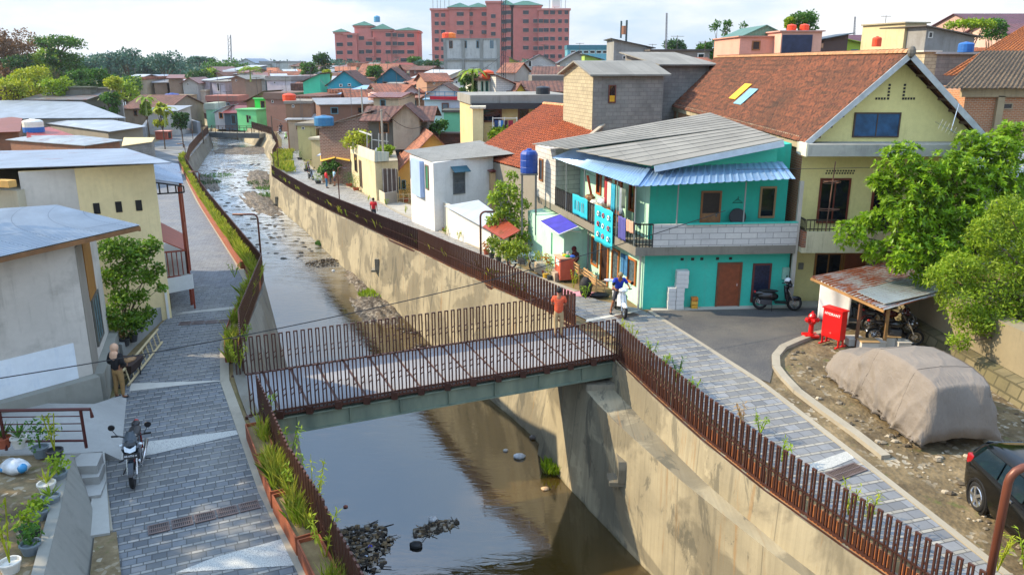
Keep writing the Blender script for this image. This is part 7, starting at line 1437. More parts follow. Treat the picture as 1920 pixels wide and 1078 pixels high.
    if plate:
        pm=Matrix.Translation((0,wf-.002,.69))@Matrix.Rotation(R(78),4,'X'); m=MB().box(-.13,-.055,-.004,.13,.055,.004); m.v=[pm@p for p in m.v]; pp=b(m,'number_plate',plain('#15191d',.4)); text(pp,plate,M@Matrix.Translation((0,wf-.01,.69))@Matrix.Rotation(R(78),4,'X'),.052,plain('#dfe3e6',.5))
    if helm:
        th=thing('helmet','white helmet resting on the handlebar of the black scooter','helmet',M@V((0,wf+.3,1.0))); c=M@V((.05,wf+.3,1.12)); MB().blob(c,.13,.14,.13,14).build('shell',plain('#d8dadc',.2),th,smooth=True); MB().blob(c+V((0,-.04,-.02)),.125,.12,.07,12).build('visor',DARK,th,smooth=True)
    return t
g=T(243,905); moto('black motorcycle with small screen and number plate facing the viewer on the left path',(g.x+.0,g.y+.35,gz(g.y)+.06),R(20),'sport','#14202a','#7a1f1c','AB 6755 H',lean=R(2),sc=1.12)
g=V((3.98,28.3,0)); moto('white scooter ridden by the man in the blue shirt',(g.x,g.y,.06),R(8),'scooter','#b9bdc0','#e2e5e6',sc=1.03,group=None,name='scooter')
moto('black scooter with pink stripe parked by the turquoise wall',(9.95,28.75,.06),R(82),'scooter','#15161a','#1c1e24',helm=True,name='scooter')
g=T(980,508); moto('old underbone motorbike with pale leg shields beside the potted plants',(g.x,g.y,gz(g.y)+.06),R(58),'sport','#7f9aa2','#aab8bc',name='motorcycle',sc=.95)
moto('silver and black motorcycle parked under the tin shelter',(12.6,24.95,.05),R(78),'sport','#1a1b1d','#222426',lean=R(-6)); moto('dark red motorcycle at the back of the tin shelter',(12.9,26.0,.05),R(75),'sport','#4a1416','#1c1c20'); moto('black motorcycle beside the white sheet of the shelter',(12.3,26.9,.05),R(70),'sport','#0d0e10','#141416')
for u,v,rz,c1,c2,lab in ((583,338,30,'#20242c','#2c3038','dark scooter parked by the potted plants in front of the awning house'),(577,322,30,'#3f4a6a','#5a2030','second scooter parked behind it near the awning house'),(543,268,8,'#3a1f26','#6a2430','maroon scooter coming down the far lane'),(536,262,5,'#c9ccd0','#d8dadc','pale scooter beside the maroon one in the far lane'),(526,252,3,'#1f2228','#30343c','dark scooter further up the lane'),(568,292,25,'#c8ccce','#dde0e2','white scooter parked at the lane side')):
    g=T(u,v); moto(lab,(g.x,g.y,gz(g.y)+.06),R(rz),'scooter',c1,c2,name='scooter')
# ------------------------------------------------ people
def skinmesh(name,J,E,mat,parent,M,rad,sub=1,smooth=True,root=0):
    me=bpy.data.meshes.new(name); inv=WM[parent.name].inverted(); me.from_pydata([tuple(inv@(M@V(p))) for p in J],E,[]); me.materials.append(mat); o=link(bpy.data.objects.new(name,me)); o.parent=parent; WM[o.name]=WM[parent.name]
    sm=o.modifiers.new('skin','SKIN'); sm.use_smooth_shade=True
    for i,r in enumerate(rad): me.skin_vertices[0].data[i].radius=(r,r) if not isinstance(r,tuple) else r; me.skin_vertices[0].data[i].use_root=(i==root)
    o.modifiers.new('sub','SUBSURF').levels=sub; o.modifiers['sub'].render_levels=sub; return o
def person(label,loc,rz,h=1.65,shirt='#b03a2a',pants='#7a6a4a',pose=None,hair='#15110e',hijab=None,skin='#8a5a3e',sleeve=1,shorts=False,skirt=False,cap=None,shoe='#15151a',stripe=False):
    """facing -Y; pose overrides joints (metres for a 1.7 m figure)"""
    t=thing('person',label,'person',loc,rz); M=WM[t.name]@Matrix.Scale(h/1.7,4)
    J=dict(pel=(0,0,.94),sp=(0,.01,1.14),ch=(0,0,1.34),nk=(0,.0,1.49),hd=(0,-.01,1.60),tp=(0,-.01,1.70),
      hL=(.085,0,.85),kL=(.10,-.01,.50),aL=(.10,.02,.09),fL=(.11,-.15,.035),hR=(-.085,0,.85),kR=(-.10,-.01,.50),aR=(-.10,.02,.09),fR=(-.11,-.15,.035),
      sL=(.17,0,1.41),eL=(.24,.03,1.14),wL=(.23,-.07,.90),sR=(-.17,0,1.41),eR=(-.24,.03,1.14),wR=(-.23,-.07,.90)); J.update(pose or {})
    K=list(J); ix={k:i for i,k in enumerate(K)}; B=[('pel','sp'),('sp','ch'),('ch','nk'),('nk','hd'),('hd','tp'),('pel','hL'),('hL','kL'),('kL','aL'),('aL','fL'),('pel','hR'),('hR','kR'),('kR','aR'),('aR','fR'),('ch','sL'),('sL','eL'),('eL','wL'),('ch','sR'),('sR','eR'),('eR','wR')]
    rd=dict(pel=(.125,.095),sp=(.125,.09),ch=(.145,.10),nk=.052,hd=(.085,.10),tp=(.06,.07),hL=.085,kL=.055,aL=.036,fL=.03,hR=.085,kR=.055,aR=.036,fR=.03,sL=.05,eL=.036,wL=.026,sR=.05,eR=.036,wR=.026)
    P=[J[k] for k in K]; Ed=[(ix[a],ix[b]) for a,b in B]; rr=[rd[k] for k in K]
    for s_ in 'LR':      # palm, four fingers and a thumb
        w_=V(J['w'+s_]); e_=V(J['e'+s_]); d=(w_-e_).normalized(); sd_=d.cross(V((1,0,0))); sd_=(sd_ if sd_.length>.1 else V((0,1,0))).normalized(); P.append(tuple(w_+d*.06)); ip=len(P)-1; Ed.append((ix['w'+s_],ip)); rr.append((.032,.018))
        for j,l in enumerate((.075,.085,.08,.062)): P.append(tuple(w_+d*(.06+l*.55)+sd_*(j-1.5)*.019)); Ed.append((ip,len(P)-1)); rr.append(.0085); P.append(tuple(w_+d*(.06+l)+sd_*(j-1.5)*.02+V((-.012 if s_=='L' else .012,0,0)))); Ed.append((len(P)-2,len(P)-1)); rr.append(.0075)
        P.append(tuple(w_+d*.07-sd_*.05)); Ed.append((ip,len(P)-1)); rr.append(.010)
    skinmesh('body',P,Ed,plain(skin,.6,0,.08),t,M,rr)
    def sub(keys,grow,name,mat,cut={}):
        Q=[cut.get(k,J[k]) for k in keys]; ii={k:i for i,k in enumerate(keys)}; e=[(ii[a],ii[b]) for a,b in B if a in ii and b in ii]; r=[]
        for k in keys: q=rd[k]; r.append((q[0]+grow,q[1]+grow) if isinstance(q,tuple) else q+grow)
        return skinmesh(name,Q,e,mat,t,M,r)
    lr=lambda a,b,f:tuple(V(J[a]).lerp(V(J[b]),f))
    cut={'eL':lr('sL','eL',.75),'eR':lr('sR','eR',.75)} if sleeve==1 else {'wL':lr('eL','wL',.9),'wR':lr('eR','wR',.9)}
    rd['pel']=(.135,.105); ks=['pel','sp','ch','sL','eL','sR','eR']+(['wL','wR'] if sleeve>1 else []); cut['pel']=tuple(V(J['pel'])+(V(J['pel'])-V(J['sp'])).normalized()*.10)
    sub(ks,.034,'shirt',plain(shirt,.85,0,.15,scale=7),cut)
    if stripe:
        m=MB()
        for i in range(6): c=V(J['sp'])+V((0,0,-.1+i*.06)); m.torus(c,(0,0,1),.150,.004,20,4)
        m.v=[V((p.x,p.y*.73,p.z)) for p in m.v]; m.v=[M@p for p in m.v]; m.build('shirt_stripes',plain('#d07a60',.9),t)
    if skirt: m=MB().lathe(tuple(V(J['pel'])+V((0,0,-.88))),[(.24,0),(.2,.45),(.16,.9)],16); m.v=[M@p for p in m.v]; m.build('skirt',plain(pants,.9,0,.15),t,smooth=True)
    else:
        cut={'aL':lr('kL','aL',.05 if shorts else .93),'aR':lr('kR','aR',.05 if shorts else .93)}; cut['sp']=lr('pel','sp',.5); cut['ch']=J['ch']; sub(['pel','sp','hL','kL','aL','hR','kR','aR'],.012,'trousers',plain(pants,.85,0,.15,scale=7),cut)
    m=MB()
    for s_ in 'LR': a=V(J['a'+s_]); f=V(J['f'+s_]); m.blob(a.lerp(f,.55)+V((0,0,-.03)),.05,.13,.045,10)
    m.v=[M@p for p in m.v]; m.build('shoes',plain(shoe,.6),t,smooth=True)
    hc=V(J['hd'])+V((0,.0,.03)); m=MB()
    if hijab:
        m.blob(hc+V((0,.015,.0)),.118,.125,.14,14); m.v=[M@p for p in m.v]; m.build('headscarf',plain(hijab,.85,0,.2,scale=8),t,smooth=True)
        m=MB().lathe(V(J['nk'])+V((0,.01,-.32)),[(.015,0),(.10,.12),(.15,.2),(.12,.32),(.08,.38)],14); m.v=[V((p.x,p.y*.75+.045,p.z)) for p in m.v]; m.v=[M@p for p in m.v]; m.build('scarf_tail',plain(hijab,.85,0,.2,scale=8),t,smooth=True)
    else:
        m.blob(hc+V((0,.018,.025)),.096,.112,.10,14); m.v=[M@p for p in m.v]; m.build('hair',plain(cap or hair,.9,0,.2),t,smooth=True)
    m=MB().blob(hc+V((0,-.112,-.03)),.012,.018,.02,8); m.v=[M@p for p in m.v]; m.build('nose',plain(skin,.6,0,.08),t,smooth=True)
    m=MB().blob(hc+V((.032,-.098,.0)),.011,.008,.006,8).blob(hc+V((-.032,-.098,.0)),.011,.008,.006,8).blob(hc+V((0,-.1,-.065)),.025,.008,.006,8); m.v=[M@p for p in m.v]; m.build('eyes_and_mouth',plain('#2a1512',.5),t)
    return t
g=T(228,750); person('woman in beige headscarf, black top and khaki trousers standing with her back turned',(g.x,g.y,gz(g.y)+.05),R(165),1.58,'#101014','#8f7044',hijab='#c9a184',sleeve=2,shoe='#101012',pose=dict(eL=(.25,.04,1.16),wL=(.17,-.18,1.02),eR=(-.25,.04,1.16),wR=(-.16,-.2,1.04),kL=(.12,-.0,.5),aL=(.15,.02,.09),fL=(.19,-.13,.035)))
g=G(1047,633,.12); person('man in striped orange shirt and dark cap standing on the footbridge',(g.x,g.y,.13),R(175),1.68,'#c4502f','#a8906a',stripe=True,cap='#16171c',pose=dict(hd=(0,-.04,1.6),tp=(0,-.05,1.69),eL=(.24,-.02,1.16),wL=(.13,-.2,1.1),eR=(-.24,-.02,1.16),wR=(-.13,-.2,1.1)))
g=T(702,419); person('man in bright red shirt and dark trousers walking along the right path',(g.x,g.y,gz(g.y)+.08),R(170),1.58,'#b81220','#20222c')
g=T(613,354); person('person in red top and blue jeans in front of the awning house',(g.x,g.y,gz(g.y)+.06),R(120),1.62,'#c01a28','#1f5f86',sleeve=2); g=T(628,350); person('person in pale blue shirt beside the red topped one',(g.x,g.y,gz(g.y)+.06),R(-60),1.55,'#9cc4dc','#3a3a4a',shorts=True); g=T(622,348); person('person in maroon top half hidden behind the blue shirt',(g.x-.2,g.y+.6,gz(g.y)+.06),R(-70),1.6,'#6a2a30','#4a4a50')
g=V((3.98,28.3,0)); person('man in a royal blue shirt sitting on the white scooter, looking down',(g.x+.0,g.y+.05,.06),R(8),1.68,'#1230a0','#2a2c34',hair='#8a7a5a',shorts=True,pose=dict(pel=(0,.20,.86),sp=(0,.17,1.04),ch=(0,.10,1.22),nk=(0,.05,1.36),hd=(0,-.03,1.44),tp=(0,-.08,1.53),hL=(.1,.16,.82),kL=(.19,-.2,.66),aL=(.17,-.1,.24),fL=(.18,-.26,.2),hR=(-.1,.16,.82),kR=(-.25,-.08,.54),aR=(-.34,-.02,.1),fR=(-.36,-.18,.04),sL=(.18,.09,1.28),eL=(.3,-.06,1.08),wL=(.28,-.26,1.04),sR=(-.18,.09,1.28),eR=(-.3,-.06,1.08),wR=(-.28,-.26,1.04)))
g=T(1080,522); SEAT=dict(pel=(0,.12,.50),sp=(0,.13,.70),ch=(0,.10,.90),nk=(0,.08,1.05),hd=(0,.05,1.15),tp=(0,.04,1.25),hL=(.09,.06,.49),kL=(.11,-.34,.50),aL=(.11,-.36,.09),fL=(.11,-.5,.035),hR=(-.09,.06,.49),kR=(-.11,-.34,.50),aR=(-.11,-.36,.09),fR=(-.11,-.5,.035),sL=(.17,.1,.97),eL=(.24,-.02,.72),wL=(.14,-.22,.62),sR=(-.17,.1,.97),eR=(-.24,-.02,.72),wR=(-.14,-.22,.62))
person('woman in dark maroon robe sitting beside the terracotta counter',(g.x-.1,g.y+.45,gz(g.y)+.1),R(-25),1.6,'#3f1418','#3a1216',hijab='#5a1c20',sleeve=2,pose=SEAT,shoe='#2a1a16')
for u,v,c,lab in ((543,266,'#7a2a34','rider in maroon jacket on the lane scooter'),(527,250,'#25303c','rider in dark jacket further up the lane')):
    g=T(u,v); person(lab,(g.x,g.y+.1,gz(g.y)+.06),R(5),1.65,c,'#22252c',cap='#c8c8cc' if u>530 else '#22252c',pose=dict(pel=(0,.20,.82),sp=(0,.17,1.0),ch=(0,.12,1.2),nk=(0,.08,1.34),hd=(0,.03,1.44),tp=(0,.02,1.54),hL=(.1,.16,.78),kL=(.17,-.2,.66),aL=(.16,-.12,.32),fL=(.16,-.26,.28),hR=(-.1,.16,.78),kR=(-.17,-.2,.66),aR=(-.16,-.12,.32),fR=(-.16,-.26,.28),sL=(.18,.1,1.26),eL=(.3,-.06,1.06),wL=(.28,-.24,1.0),sR=(-.18,.1,1.26),eR=(-.3,-.06,1.06),wR=(-.28,-.24,1.0)),sleeve=2)
g=T(652,325); person('person in red sitting under the yellow awning',(g.x,g.y+.4,gz(g.y)+.2),R(0),1.6,'#c0182a','#2a2a34',pose=SEAT)
# ------------------------------------------------ hydrant, cabinet, shelter, wall on the right
REDP=plain('#c80f10',.3,.05,.06,spec=.6); g=T(1519,634); c=V((g.x,g.y,.06)); t=thing('fire_hydrant','red pillar fire hydrant on a square plinth beside the hydrant cabinet','fire hydrant',c)
m=MB(); m.hexa([c+V((-.24,-.2,0)),c+V((.24,-.2,0)),c+V((.24,.2,0)),c+V((-.24,.2,0)),c+V((-.24,-.2,.08)),c+V((.24,-.2,.08)),c+V((.24,.2,.08)),c+V((-.24,.2,.08))]); m.build('plinth',REDP,t)
MB().lathe(c+V((0,0,.08)),[(.13,0),(.13,.03),(.085,.05),(.08,.36),(.12,.38),(.12,.42),(.1,.44),(.1,.60),(.13,.62),(.13,.65),(.09,.72),(.04,.76),(.035,.81),(.01,.81)],18).build('barrel',REDP,t,smooth=False)
for d in ((1,-.2,0),(-1,-.2,0),(0,-1,0)): MB().lathe(c+V((0,0,.60)),[(.06,.05),(.06,.15),(.085,.16),(.085,.21),(.04,.23),(.03,.26)],12,ax=d).build('outlet_cap',REDP,t)
# cabinet
a=T(1540,652); b=T(1592,645); a=V((10.45,24.75,.0)); dx=V((.93,.0,0)); bz=.32; 
p=G(1538,640,.3); t=thing('hydrant_cabinet','red metal cabinet on legs lettered HYDRANT','cabinet',p); 
fl_=G(1539,628,.32); fr_=G(1572,639,.32); w_=(fr_-fl_); wl=w_.length; wd_=w_.normalized(); nb=V((-wd_.y,wd_.x,0)); A0=fl_; W0=.72; Z0,Z1=.34,1.3
m=MB().hexa([A0+V((0,0,0)),A0+wd_*W0,A0+wd_*W0+nb*.28,A0+nb*.28]+[q+V((0,0,Z1-Z0)) for q in (A0,A0+wd_*W0,A0+wd_*W0+nb*.28,A0+nb*.28)]); m.build('cabinet_body',REDP,t,bevel=.008)
m=MB().hexa([q+V((0,0,Z1-Z0)) for q in (A0-wd_*.03-nb*.04,A0+wd_*(W0+.03)-nb*.04,A0+wd_*(W0+.03)+nb*.31,A0-wd_*.03+nb*.31)]+[q+V((0,0,Z1-Z0+.04)) for q in (A0-wd_*.03-nb*.04,A0+wd_*(W0+.03)-nb*.04,A0+wd_*(W0+.03)+nb*.31,A0-wd_*.03+nb*.31)]); m.build('lid',REDP,t)
for q in (A0+wd_*.05+nb*.03,A0+wd_*(W0-.05)+nb*.03,A0+wd_*.05+nb*.25,A0+wd_*(W0-.05)+nb*.25): MB().box(q.x-.025,q.y-.025,.06,q.x+.025,q.y+.025,.34).build('leg',REDP,t)
for q in (A0+wd_*.05,A0+wd_*(W0-.05)): MB().bar(V((q.x,q.y,.08))-nb*.12,V((q.x,q.y,.08))+nb*.4,.06,.04).build('foot',REDP,t)
rot=Matrix.Rotation(atan2(wd_.y,wd_.x),4,'Z')@Matrix.Rotation(R(90),4,'X'); q=A0+wd_*W0*.5-nb*.006; text(t,'HYDRANT',Matrix.Translation(V((q.x,q.y,1.12)))@rot,.125,plain('#f2f0ee',.5),'hydrant_lettering',.004)
m=MB().lathe(V((q.x,q.y,.5))-wd_*.0,[(.03,0),(.03,.012)],12,ax=tuple(-nb)); m.build('emblem',plain('#e0605a',.5),t)
# shelter with rusty tin roof
t=thing('tin_shelter','open motorcycle shelter with rusty corrugated tin roof on timber posts','shelter',(12,26,0)); TIN=iron('#aeb4b4',.55,61,metal=.3,rough=.5,rc='#8a4318')
r0,r1,r2,r3=G(1658,580,1.62),G(1778,547,1.72),G(1690,487,2.0),G(1521,519,1.95)
corr(t,r3,r0,r1,r2,TIN,pitch=.16,amp=.02); corr(t,r3.lerp(r0,.55)+V((.25,.05,.06)),r3.lerp(r0,.92)+V((.25,.05,.06)),r1+V((0,0,.07)),r1.lerp(r2,.5)+V((0,0,.07)),iron('#bcc0bd',.15,63,metal=.3,rc='#8a4318'),pitch=.16,amp=.02,label='paler newer tin sheet laid on top')
MB().bar(r3+V((0,0,-.07)),r0+V((0,0,-.07)),.05,.08).build('edge_beam',plain('#9a7446',.7,0,.25),t)
for u,v in ((1604,652),(1656,655),(1558,610),(1640,600)):
    g=T(u,v); z=1.75; MB().bar((g.x,g.y,0),(g.x,g.y,z),.09).build('post',plain('#9a7446',.7,0,.25) if u!=1604 else plain('#6a4a34',.7,0,.2),t)
g0_,g1_=G(1532,600,.15),G(1590,612,.15); m=MB().grid(lambda u,v:tuple(V((g0_.x,g0_.y,.2+1.6*v)).lerp(V((g1_.x,g1_.y,.2+1.6*v)),u)+V((0,.05*sin(u*9+v*2),0))),14,6); o=m.build('plastic_sheet',plain('#d5d6d8',.5,0,.1),t,solid=.01,smooth=True)
for i,(u,v,s1) in enumerate(((1600,648,.5),(1625,660,.55),(1640,654,.5),(1668,650,.45),(1690,655,.4))):
    g=T(u,v); tt=thing('stacked_board_box',['white box behind the hydrant cabinet','pale box with plywood lid under the shelter','low white box beside the timber post','grey white box below the motorcycle','small pale box at the front wheel'][i],'box',(g.x,g.y,.03)); MB().box(g.x-s1/2,g.y-.2,.03,g.x+s1/2,g.y+.2,.03+.22+.1*(i%2)).build('box',plain('#bdbab2',.7,0,.12),tt); MB().box(g.x-s1/2-.02,g.y-.22,.25+.1*(i%2),g.x+s1/2+.02,g.y+.22,.28+.1*(i%2)).build('lid',plain('#a98a5e' if i in(1,3) else '#c8c5bd',.7,0,.2),tt)
t=thing('old_wall','mossy weathered retaining wall with a projecting footing behind the covered car','wall',(14.5,23,0)); ow=plaster('#8a7f66',.98,.95,211,dc='#3f3c28'); pts=[(13.3,29.4),(13.9,27.0),(14.0,24.6),(14.15,22.0),(14.35,19.5),(14.8,16.0),(15.5,11)]
mb=MB(); m2=MB()
for a,b in zip(pts,pts[1:]):
    q=lambda p,o,z:V((p[0]+o,p[1],z)); mb.hexa([q(a,.12,-.4),q(b,.12,-.4),q(b,.7,-.4),q(a,.7,-.4),q(a,.12,1.75),q(b,.12,1.75),q(b,.7,1.75),q(a,.7,1.75)][:]) ; m2.hexa([q(a,-.45,-.4),q(b,-.45,-.4),q(b,.11,-.4),q(a,.11,-.4),q(a,-.2,.42),q(b,-.2,.42),q(b,.11,.5),q(a,.11,.5)])
mb.build('wall_face',ow,t); m2.build('footing',brick('#7d7358','#5f5a3c','#4a4630',.5,.35,.03,stain=.8,seed=9),t)
slabpoly('raised_ground',[(14.7,11,1.6),(40,11,2.2),(40,29.3,2.2),(14.0,29.3,1.6),(14.5,24,1.6)],GROUND,.2)
t=thing('grey_building','plain grey rendered building half hidden behind the leafy trees','building',(21,31,0)); body(t,[(17.9,31),(27,31),(27,37),(17.9,37)],-.3,4.7,plaster('#8f9094',.5,.5,212)); sheet(t,[(17.6,30.6,4.8),(27.3,30.6,4.8),(27.3,37.2,5.3),(17.6,37.2,5.3)],IR('#9a9ca0',65),'roof',.06)
# bin, block stack, crates
g=T(1510,563); c=V((g.x,g.y,.1)); t=thing('rubbish_bin','blue green plastic bin with a board on top by the yellow house','bin',c); MB().lathe(c,[(.2,0),(.25,.5),(.27,.5),(.27,.54),(.25,.54)],16).build('drum',plain('#3f7f86',.5,0,.15),t); MB().box(c.x-.34,c.y-.22,c.z+.56,c.x+.26,c.y+.26,c.z+.6).build('board',plain('#6f7880',.7,0,.2),t); MB().lathe(c,[(.262,.42),(.27,.43),(.262,.45)],16,cap=False).build('hoop',plain('#2f666c',.5),t)
o=ribbon('front_step',[(10.75,29.35),(13.3,29.45)],.7,.12,plaster('#a29d90',.5,.2,213))
BLM=plaster('#cfcdc8',.12,.1,214); g=T(1250,583); bx=g.x; k=0; rs=[(0,6),(0,6),(0,5),(1,5),(1,5),(1,5),(2,5),(2,5)]
bl=None
for r in range(9):
    x0_=0 if r<5 else .28
    for i in range(2 if r<5 else 1):
        for j in range(2):
            xx=bx+.02+x0_+i*.31+(.0 if r%2 else .01)+(.0 if r<5 else .0); w_=.30 if r<5 else .46; yy=g.y-.02+j*.24
            t=thing('white_block','white concrete block in the stepped stack at the turquoise wall','concrete block',(xx,yy,.07+r*.165),0,'white blocks stacked at the turquoise wall')
            MB().box(xx,yy,.07+r*.165,xx+w_-.008,yy+.235,.07+r*.165+.158).build('block',BLM,t,bevel=.006)
g=T(1302,582); t=thing('plastic_crates','small stack of yellow and orange crates beside the white blocks','crate stack',g)
for i in range(3): MB().box(g.x-.12,g.y,.07+i*.15,g.x+.12,g.y+.2,.2+i*.15).build('crate',plain(['#c9962c','#d0a040','#c2752c'][i],.5,0,.3,scale=12),t,bevel=.01)
# ------------------------------------------------ counter, bench, chairs, clutter in front of the turquoise house
g=T(1035,525); a=T(1035,521); b=T(1050,531); c_=T(1075,523); base=V((b.x,b.y,.06)); dl=(V((a.x,a.y,0))-V((b.x,b.y,0))).normalized(); dr=V((-dl.y,dl.x,0))*-1; 
if dr.x<0: dr=-dr
t=thing('sales_counter','terracotta painted counter with packets and cups on top','counter',base); LQ,DQ,HQ=.8,.62,.92
q=[base,base+dr*DQ,base+dr*DQ+dl*LQ,base+dl*LQ]; MB().hexa(q+[p+V((0,0,HQ)) for p in q]).build('cabinet',plain('#b4523c',.6,0,.12),t,bevel=.01); q2=[base-dr*.04-dl*.04,base+dr*(DQ+.04)-dl*.04,base+dr*(DQ+.04)+dl*(LQ+.04),base-dr*.04+dl*(LQ+.04)]; MB().hexa([p+V((0,0,HQ)) for p in q2]+[p+V((0,0,HQ+.04)) for p in q2]).build('counter_top',plain('#c9a184',.6),t)
MB().hexa([base-dr*.01+dl*.15+V((0,0,.6)),base-dr*.01+dl*.6+V((0,0,.6)),base+dl*.6+V((0,0,.6)),base+dl*.15+V((0,0,.6)),base-dr*.01+dl*.15+V((0,0,.85)),base-dr*.01+dl*.6+V((0,0,.85)),base+dl*.6+V((0,0,.85)),base+dl*.15+V((0,0,.85))]).build('paper_sign',WHITE,t)
for i,(f,e,cc_,lab) in enumerate(((.2,.3,'#3fa04a','green tray on the terracotta counter'),(.45,.25,'#e0c020','yellow packet pile on the counter'),(.7,.2,'#d8dce0','white cup at the far end of the counter'),(.75,.42,'#c4c8d0','second white cup at the far end of the counter'),(.1,.45,'#3060c0','blue bag at the near end of the counter'))):
    p=base+dl*LQ*f+dr*DQ*e*2+V((0,0,HQ+.04)); tt=thing('counter_item',lab,'goods',p); (MB().lathe(p,[(.05,0),(.06,.14)],10) if 'cup' in lab else MB().blob(p+V((0,0,.05)),.12,.1,.06,8,jit=.3)).build('item',plain(cc_,.5),tt)
def bench(label,p,d,L_,back=True,mat=None,seatz=.42,dep=.42,name='wooden_bench',cat='bench',arms=False):
    mat=mat or plain('#b08a5c',.65,0,.3); p=V(p); d=V(d).normalized(); n=V((-d.y,d.x,0)); t=thing(name,label,cat,p)
    for i in range(4): a=p+n*(dep*i/4+.02)+V((0,0,seatz)); MB().bar(a,a+d*L_,.08,.03).build('seat_slat',mat,t)
    for x in (.04,L_-.04):
        for y in (.03,dep-.03): MB().bar(p+d*x+n*y,p+d*x+n*y+V((0,0,seatz if y<.1 else (.85 if back else seatz))),.045).build('leg',mat,t)
    if back:
        for z in (.55,.68,.81): MB().bar(p+n*dep+V((0,0,z)),p+n*dep+d*L_+V((0,0,z)),.025,.06).build('back_slat',mat,t)
    if arms:
        for x in (.02,L_-.02): MB().bar(p+d*x+V((0,0,.62)),p+d*x+n*dep+V((0,0,.62)),.05,.03).build('armrest',mat,t)
    return t
sd_=V((side.x,side.y,0)); no=V((n_out.x,n_out.y,0))
def onside(s_,o_): q=P2(P0)+side*s_+n_out*o_; return V((q.x,q.y,gz(q.y)+.06))
bench('weathered wooden bench against the turquoise side wall near the corner',onside(1.9,.75),sd_,1.4,arms=True)
bench('second slatted wooden bench with newspapers by the door',onside(3.9,.75),sd_,1.2,arms=True)
bench('grey wooden armchair behind the seated woman',onside(5.35,.9),sd_,.6,mat=plain('#7a7264',.7,0,.3),name='wooden_chair',cat='chair',arms=True)
p=onside(2.4,.5); t=thing('newspaper','crumpled blue and white newspaper on the bench','newspaper',p+V((0,0,.45))); MB().blob(p+V((.1,.1,.47)),.22,.15,.04,8,jit=.7).build('paper',plain('#b8c4e0',.7,0,.3,scale=14),t)
p=T(1098,556,.05); t=thing('black_bag','black covered bundle standing at the path edge','bag',p); MB().blob(p+V((0,0,.38)),.26,.22,.42,12,jit=.18).build('bundle',plain('#0c0d12',.7),t,smooth=True); MB().blob(p+V((.55,-.05,.08)),.42,.22,.1,10,jit=.4).build('flap',plain('#14151a',.7),t,smooth=True)
p=T(1075,548,.05); t=thing('pink_mat','pink patterned mat spread on the ground beside the black bundle','mat',p); q=[p+V((-.8,-.3,.02)),p+V((.6,-.75,.02)),p+V((.95,-.1,.02)),p+V((-.4,.45,.02))]; sheet(t,q,plain('#c98a96',.9,0,.35,scale=3),'mat_cloth',.015)
t=thing('raised_bed','low concrete raised bed holding the flowering pots','planter',T(1020,520)); a,b=T(1002,512),T(1040,530); n_2=V((.35,.28,0)); a=V((a.x,a.y,-.1)); b=V((b.x,b.y,-.1)); MB().hexa([a,b,b+n_2,a+n_2]+[q+V((0,0,.45)) for q in (a,b,b+n_2,a+n_2)]).build('bed',plaster('#b0a08a',.6,.5,221),t)
for i,(u,v) in enumerate(((1022,523),(1030,527),(1000,503))): g=T(u,v); tt=thing('bucket',['small yellow bucket at the raised bed','dark bucket beside the yellow one','grey bucket behind the old motorbike'][i],'bucket',g); MB().lathe((g.x,g.y-.1,g.z+.05),[(.09,0),(.12,.22),(.13,.22)],12).build('pail',plain(['#c9a02c','#2f3338','#8a8f94'][i],.5),tt)
# ------------------------------------------------ laundry and balcony clutter
e0,e1=RE0,RE1
def on_line(e0,e1,u):
    lo,hi=-.3,1.3
    for i in range(40):
        m_=(lo+hi)/2; p=e0.lerp(e1,m_); uu=960+F*p.x/(p.y*cos(TH)-(3.0-H)*sin(TH))
        if uu<u: lo=m_
        else: hi=m_
    return e0.lerp(e1,lo)
dso=V(((e1-e0).y,-(e1-e0).x,0)).normalized(); dso=dso if dso.x<0 else -dso
def hung(label,u0,u1,z0,z1,c,name='blanket',off=.09,wav=.03,mat=None,e=(None,None)):
    a,b=on_line(e0,e1,u0),on_line(e0,e1,u1); a=V((a.x,a.y,0)); b=V((b.x,b.y,0)); t=thing(name,label,'laundry',V((a.x,a.y,z0))); mm=MB().grid(lambda u,v:tuple(a.lerp(b,u)+dso*(off+wav*sin(u*13+v))+V((0,0,z0+(z1-z0)*v))),16,10); mm.build('cloth',mat or plain(c,.8,0,.1),t,solid=.012,smooth=True); return t,a,b
t,a,b=hung('large turquoise blanket with rows of rings hung over the balcony railing',1120,1154,1.95,3.45,'#19b4cc')
for r in range(3):
    for c in range(3):
        q=a.lerp(b,.22+.28*c)+dso*.135+V((0,0,3.15-.42*r)); pm=plain('#e8e6e2' if (r+c)%2==0 else '#c0505a',.8); tt=MB().torus(q,tuple(dso),.085,.022,16,5).build('ring_pattern',pm,t); MB().torus(q-dso*.004+(b-a).normalized()*.03,tuple(dso),.1,.014,16,4).build('ring_outline',plain('#0e3a44',.8),t)  # each ring has a darker one set slightly aside behind it
t,a,b=hung('smaller turquoise printed towel hung on the balcony railing',1078,1106,2.62,3.48,'#18a9bd',name='towel')
for i in range(6): q=a.lerp(b,.2+.11*i)+dso*.13; MB().bar(q+V((0,0,2.85)),q+V((0,0,3.25)),.03,.01).build('stripe_print',plain(['#16323c','#d8d4d0','#c04a4a'][i%3],.8),t)
hung('purple grey towel hung on the balcony railing',1164,1178,2.55,3.42,'#4d4d92',name='towel'); hung('pink round edged cloth on the balcony railing',1179,1192,2.98,3.42,'#c99a82',name='cloth')
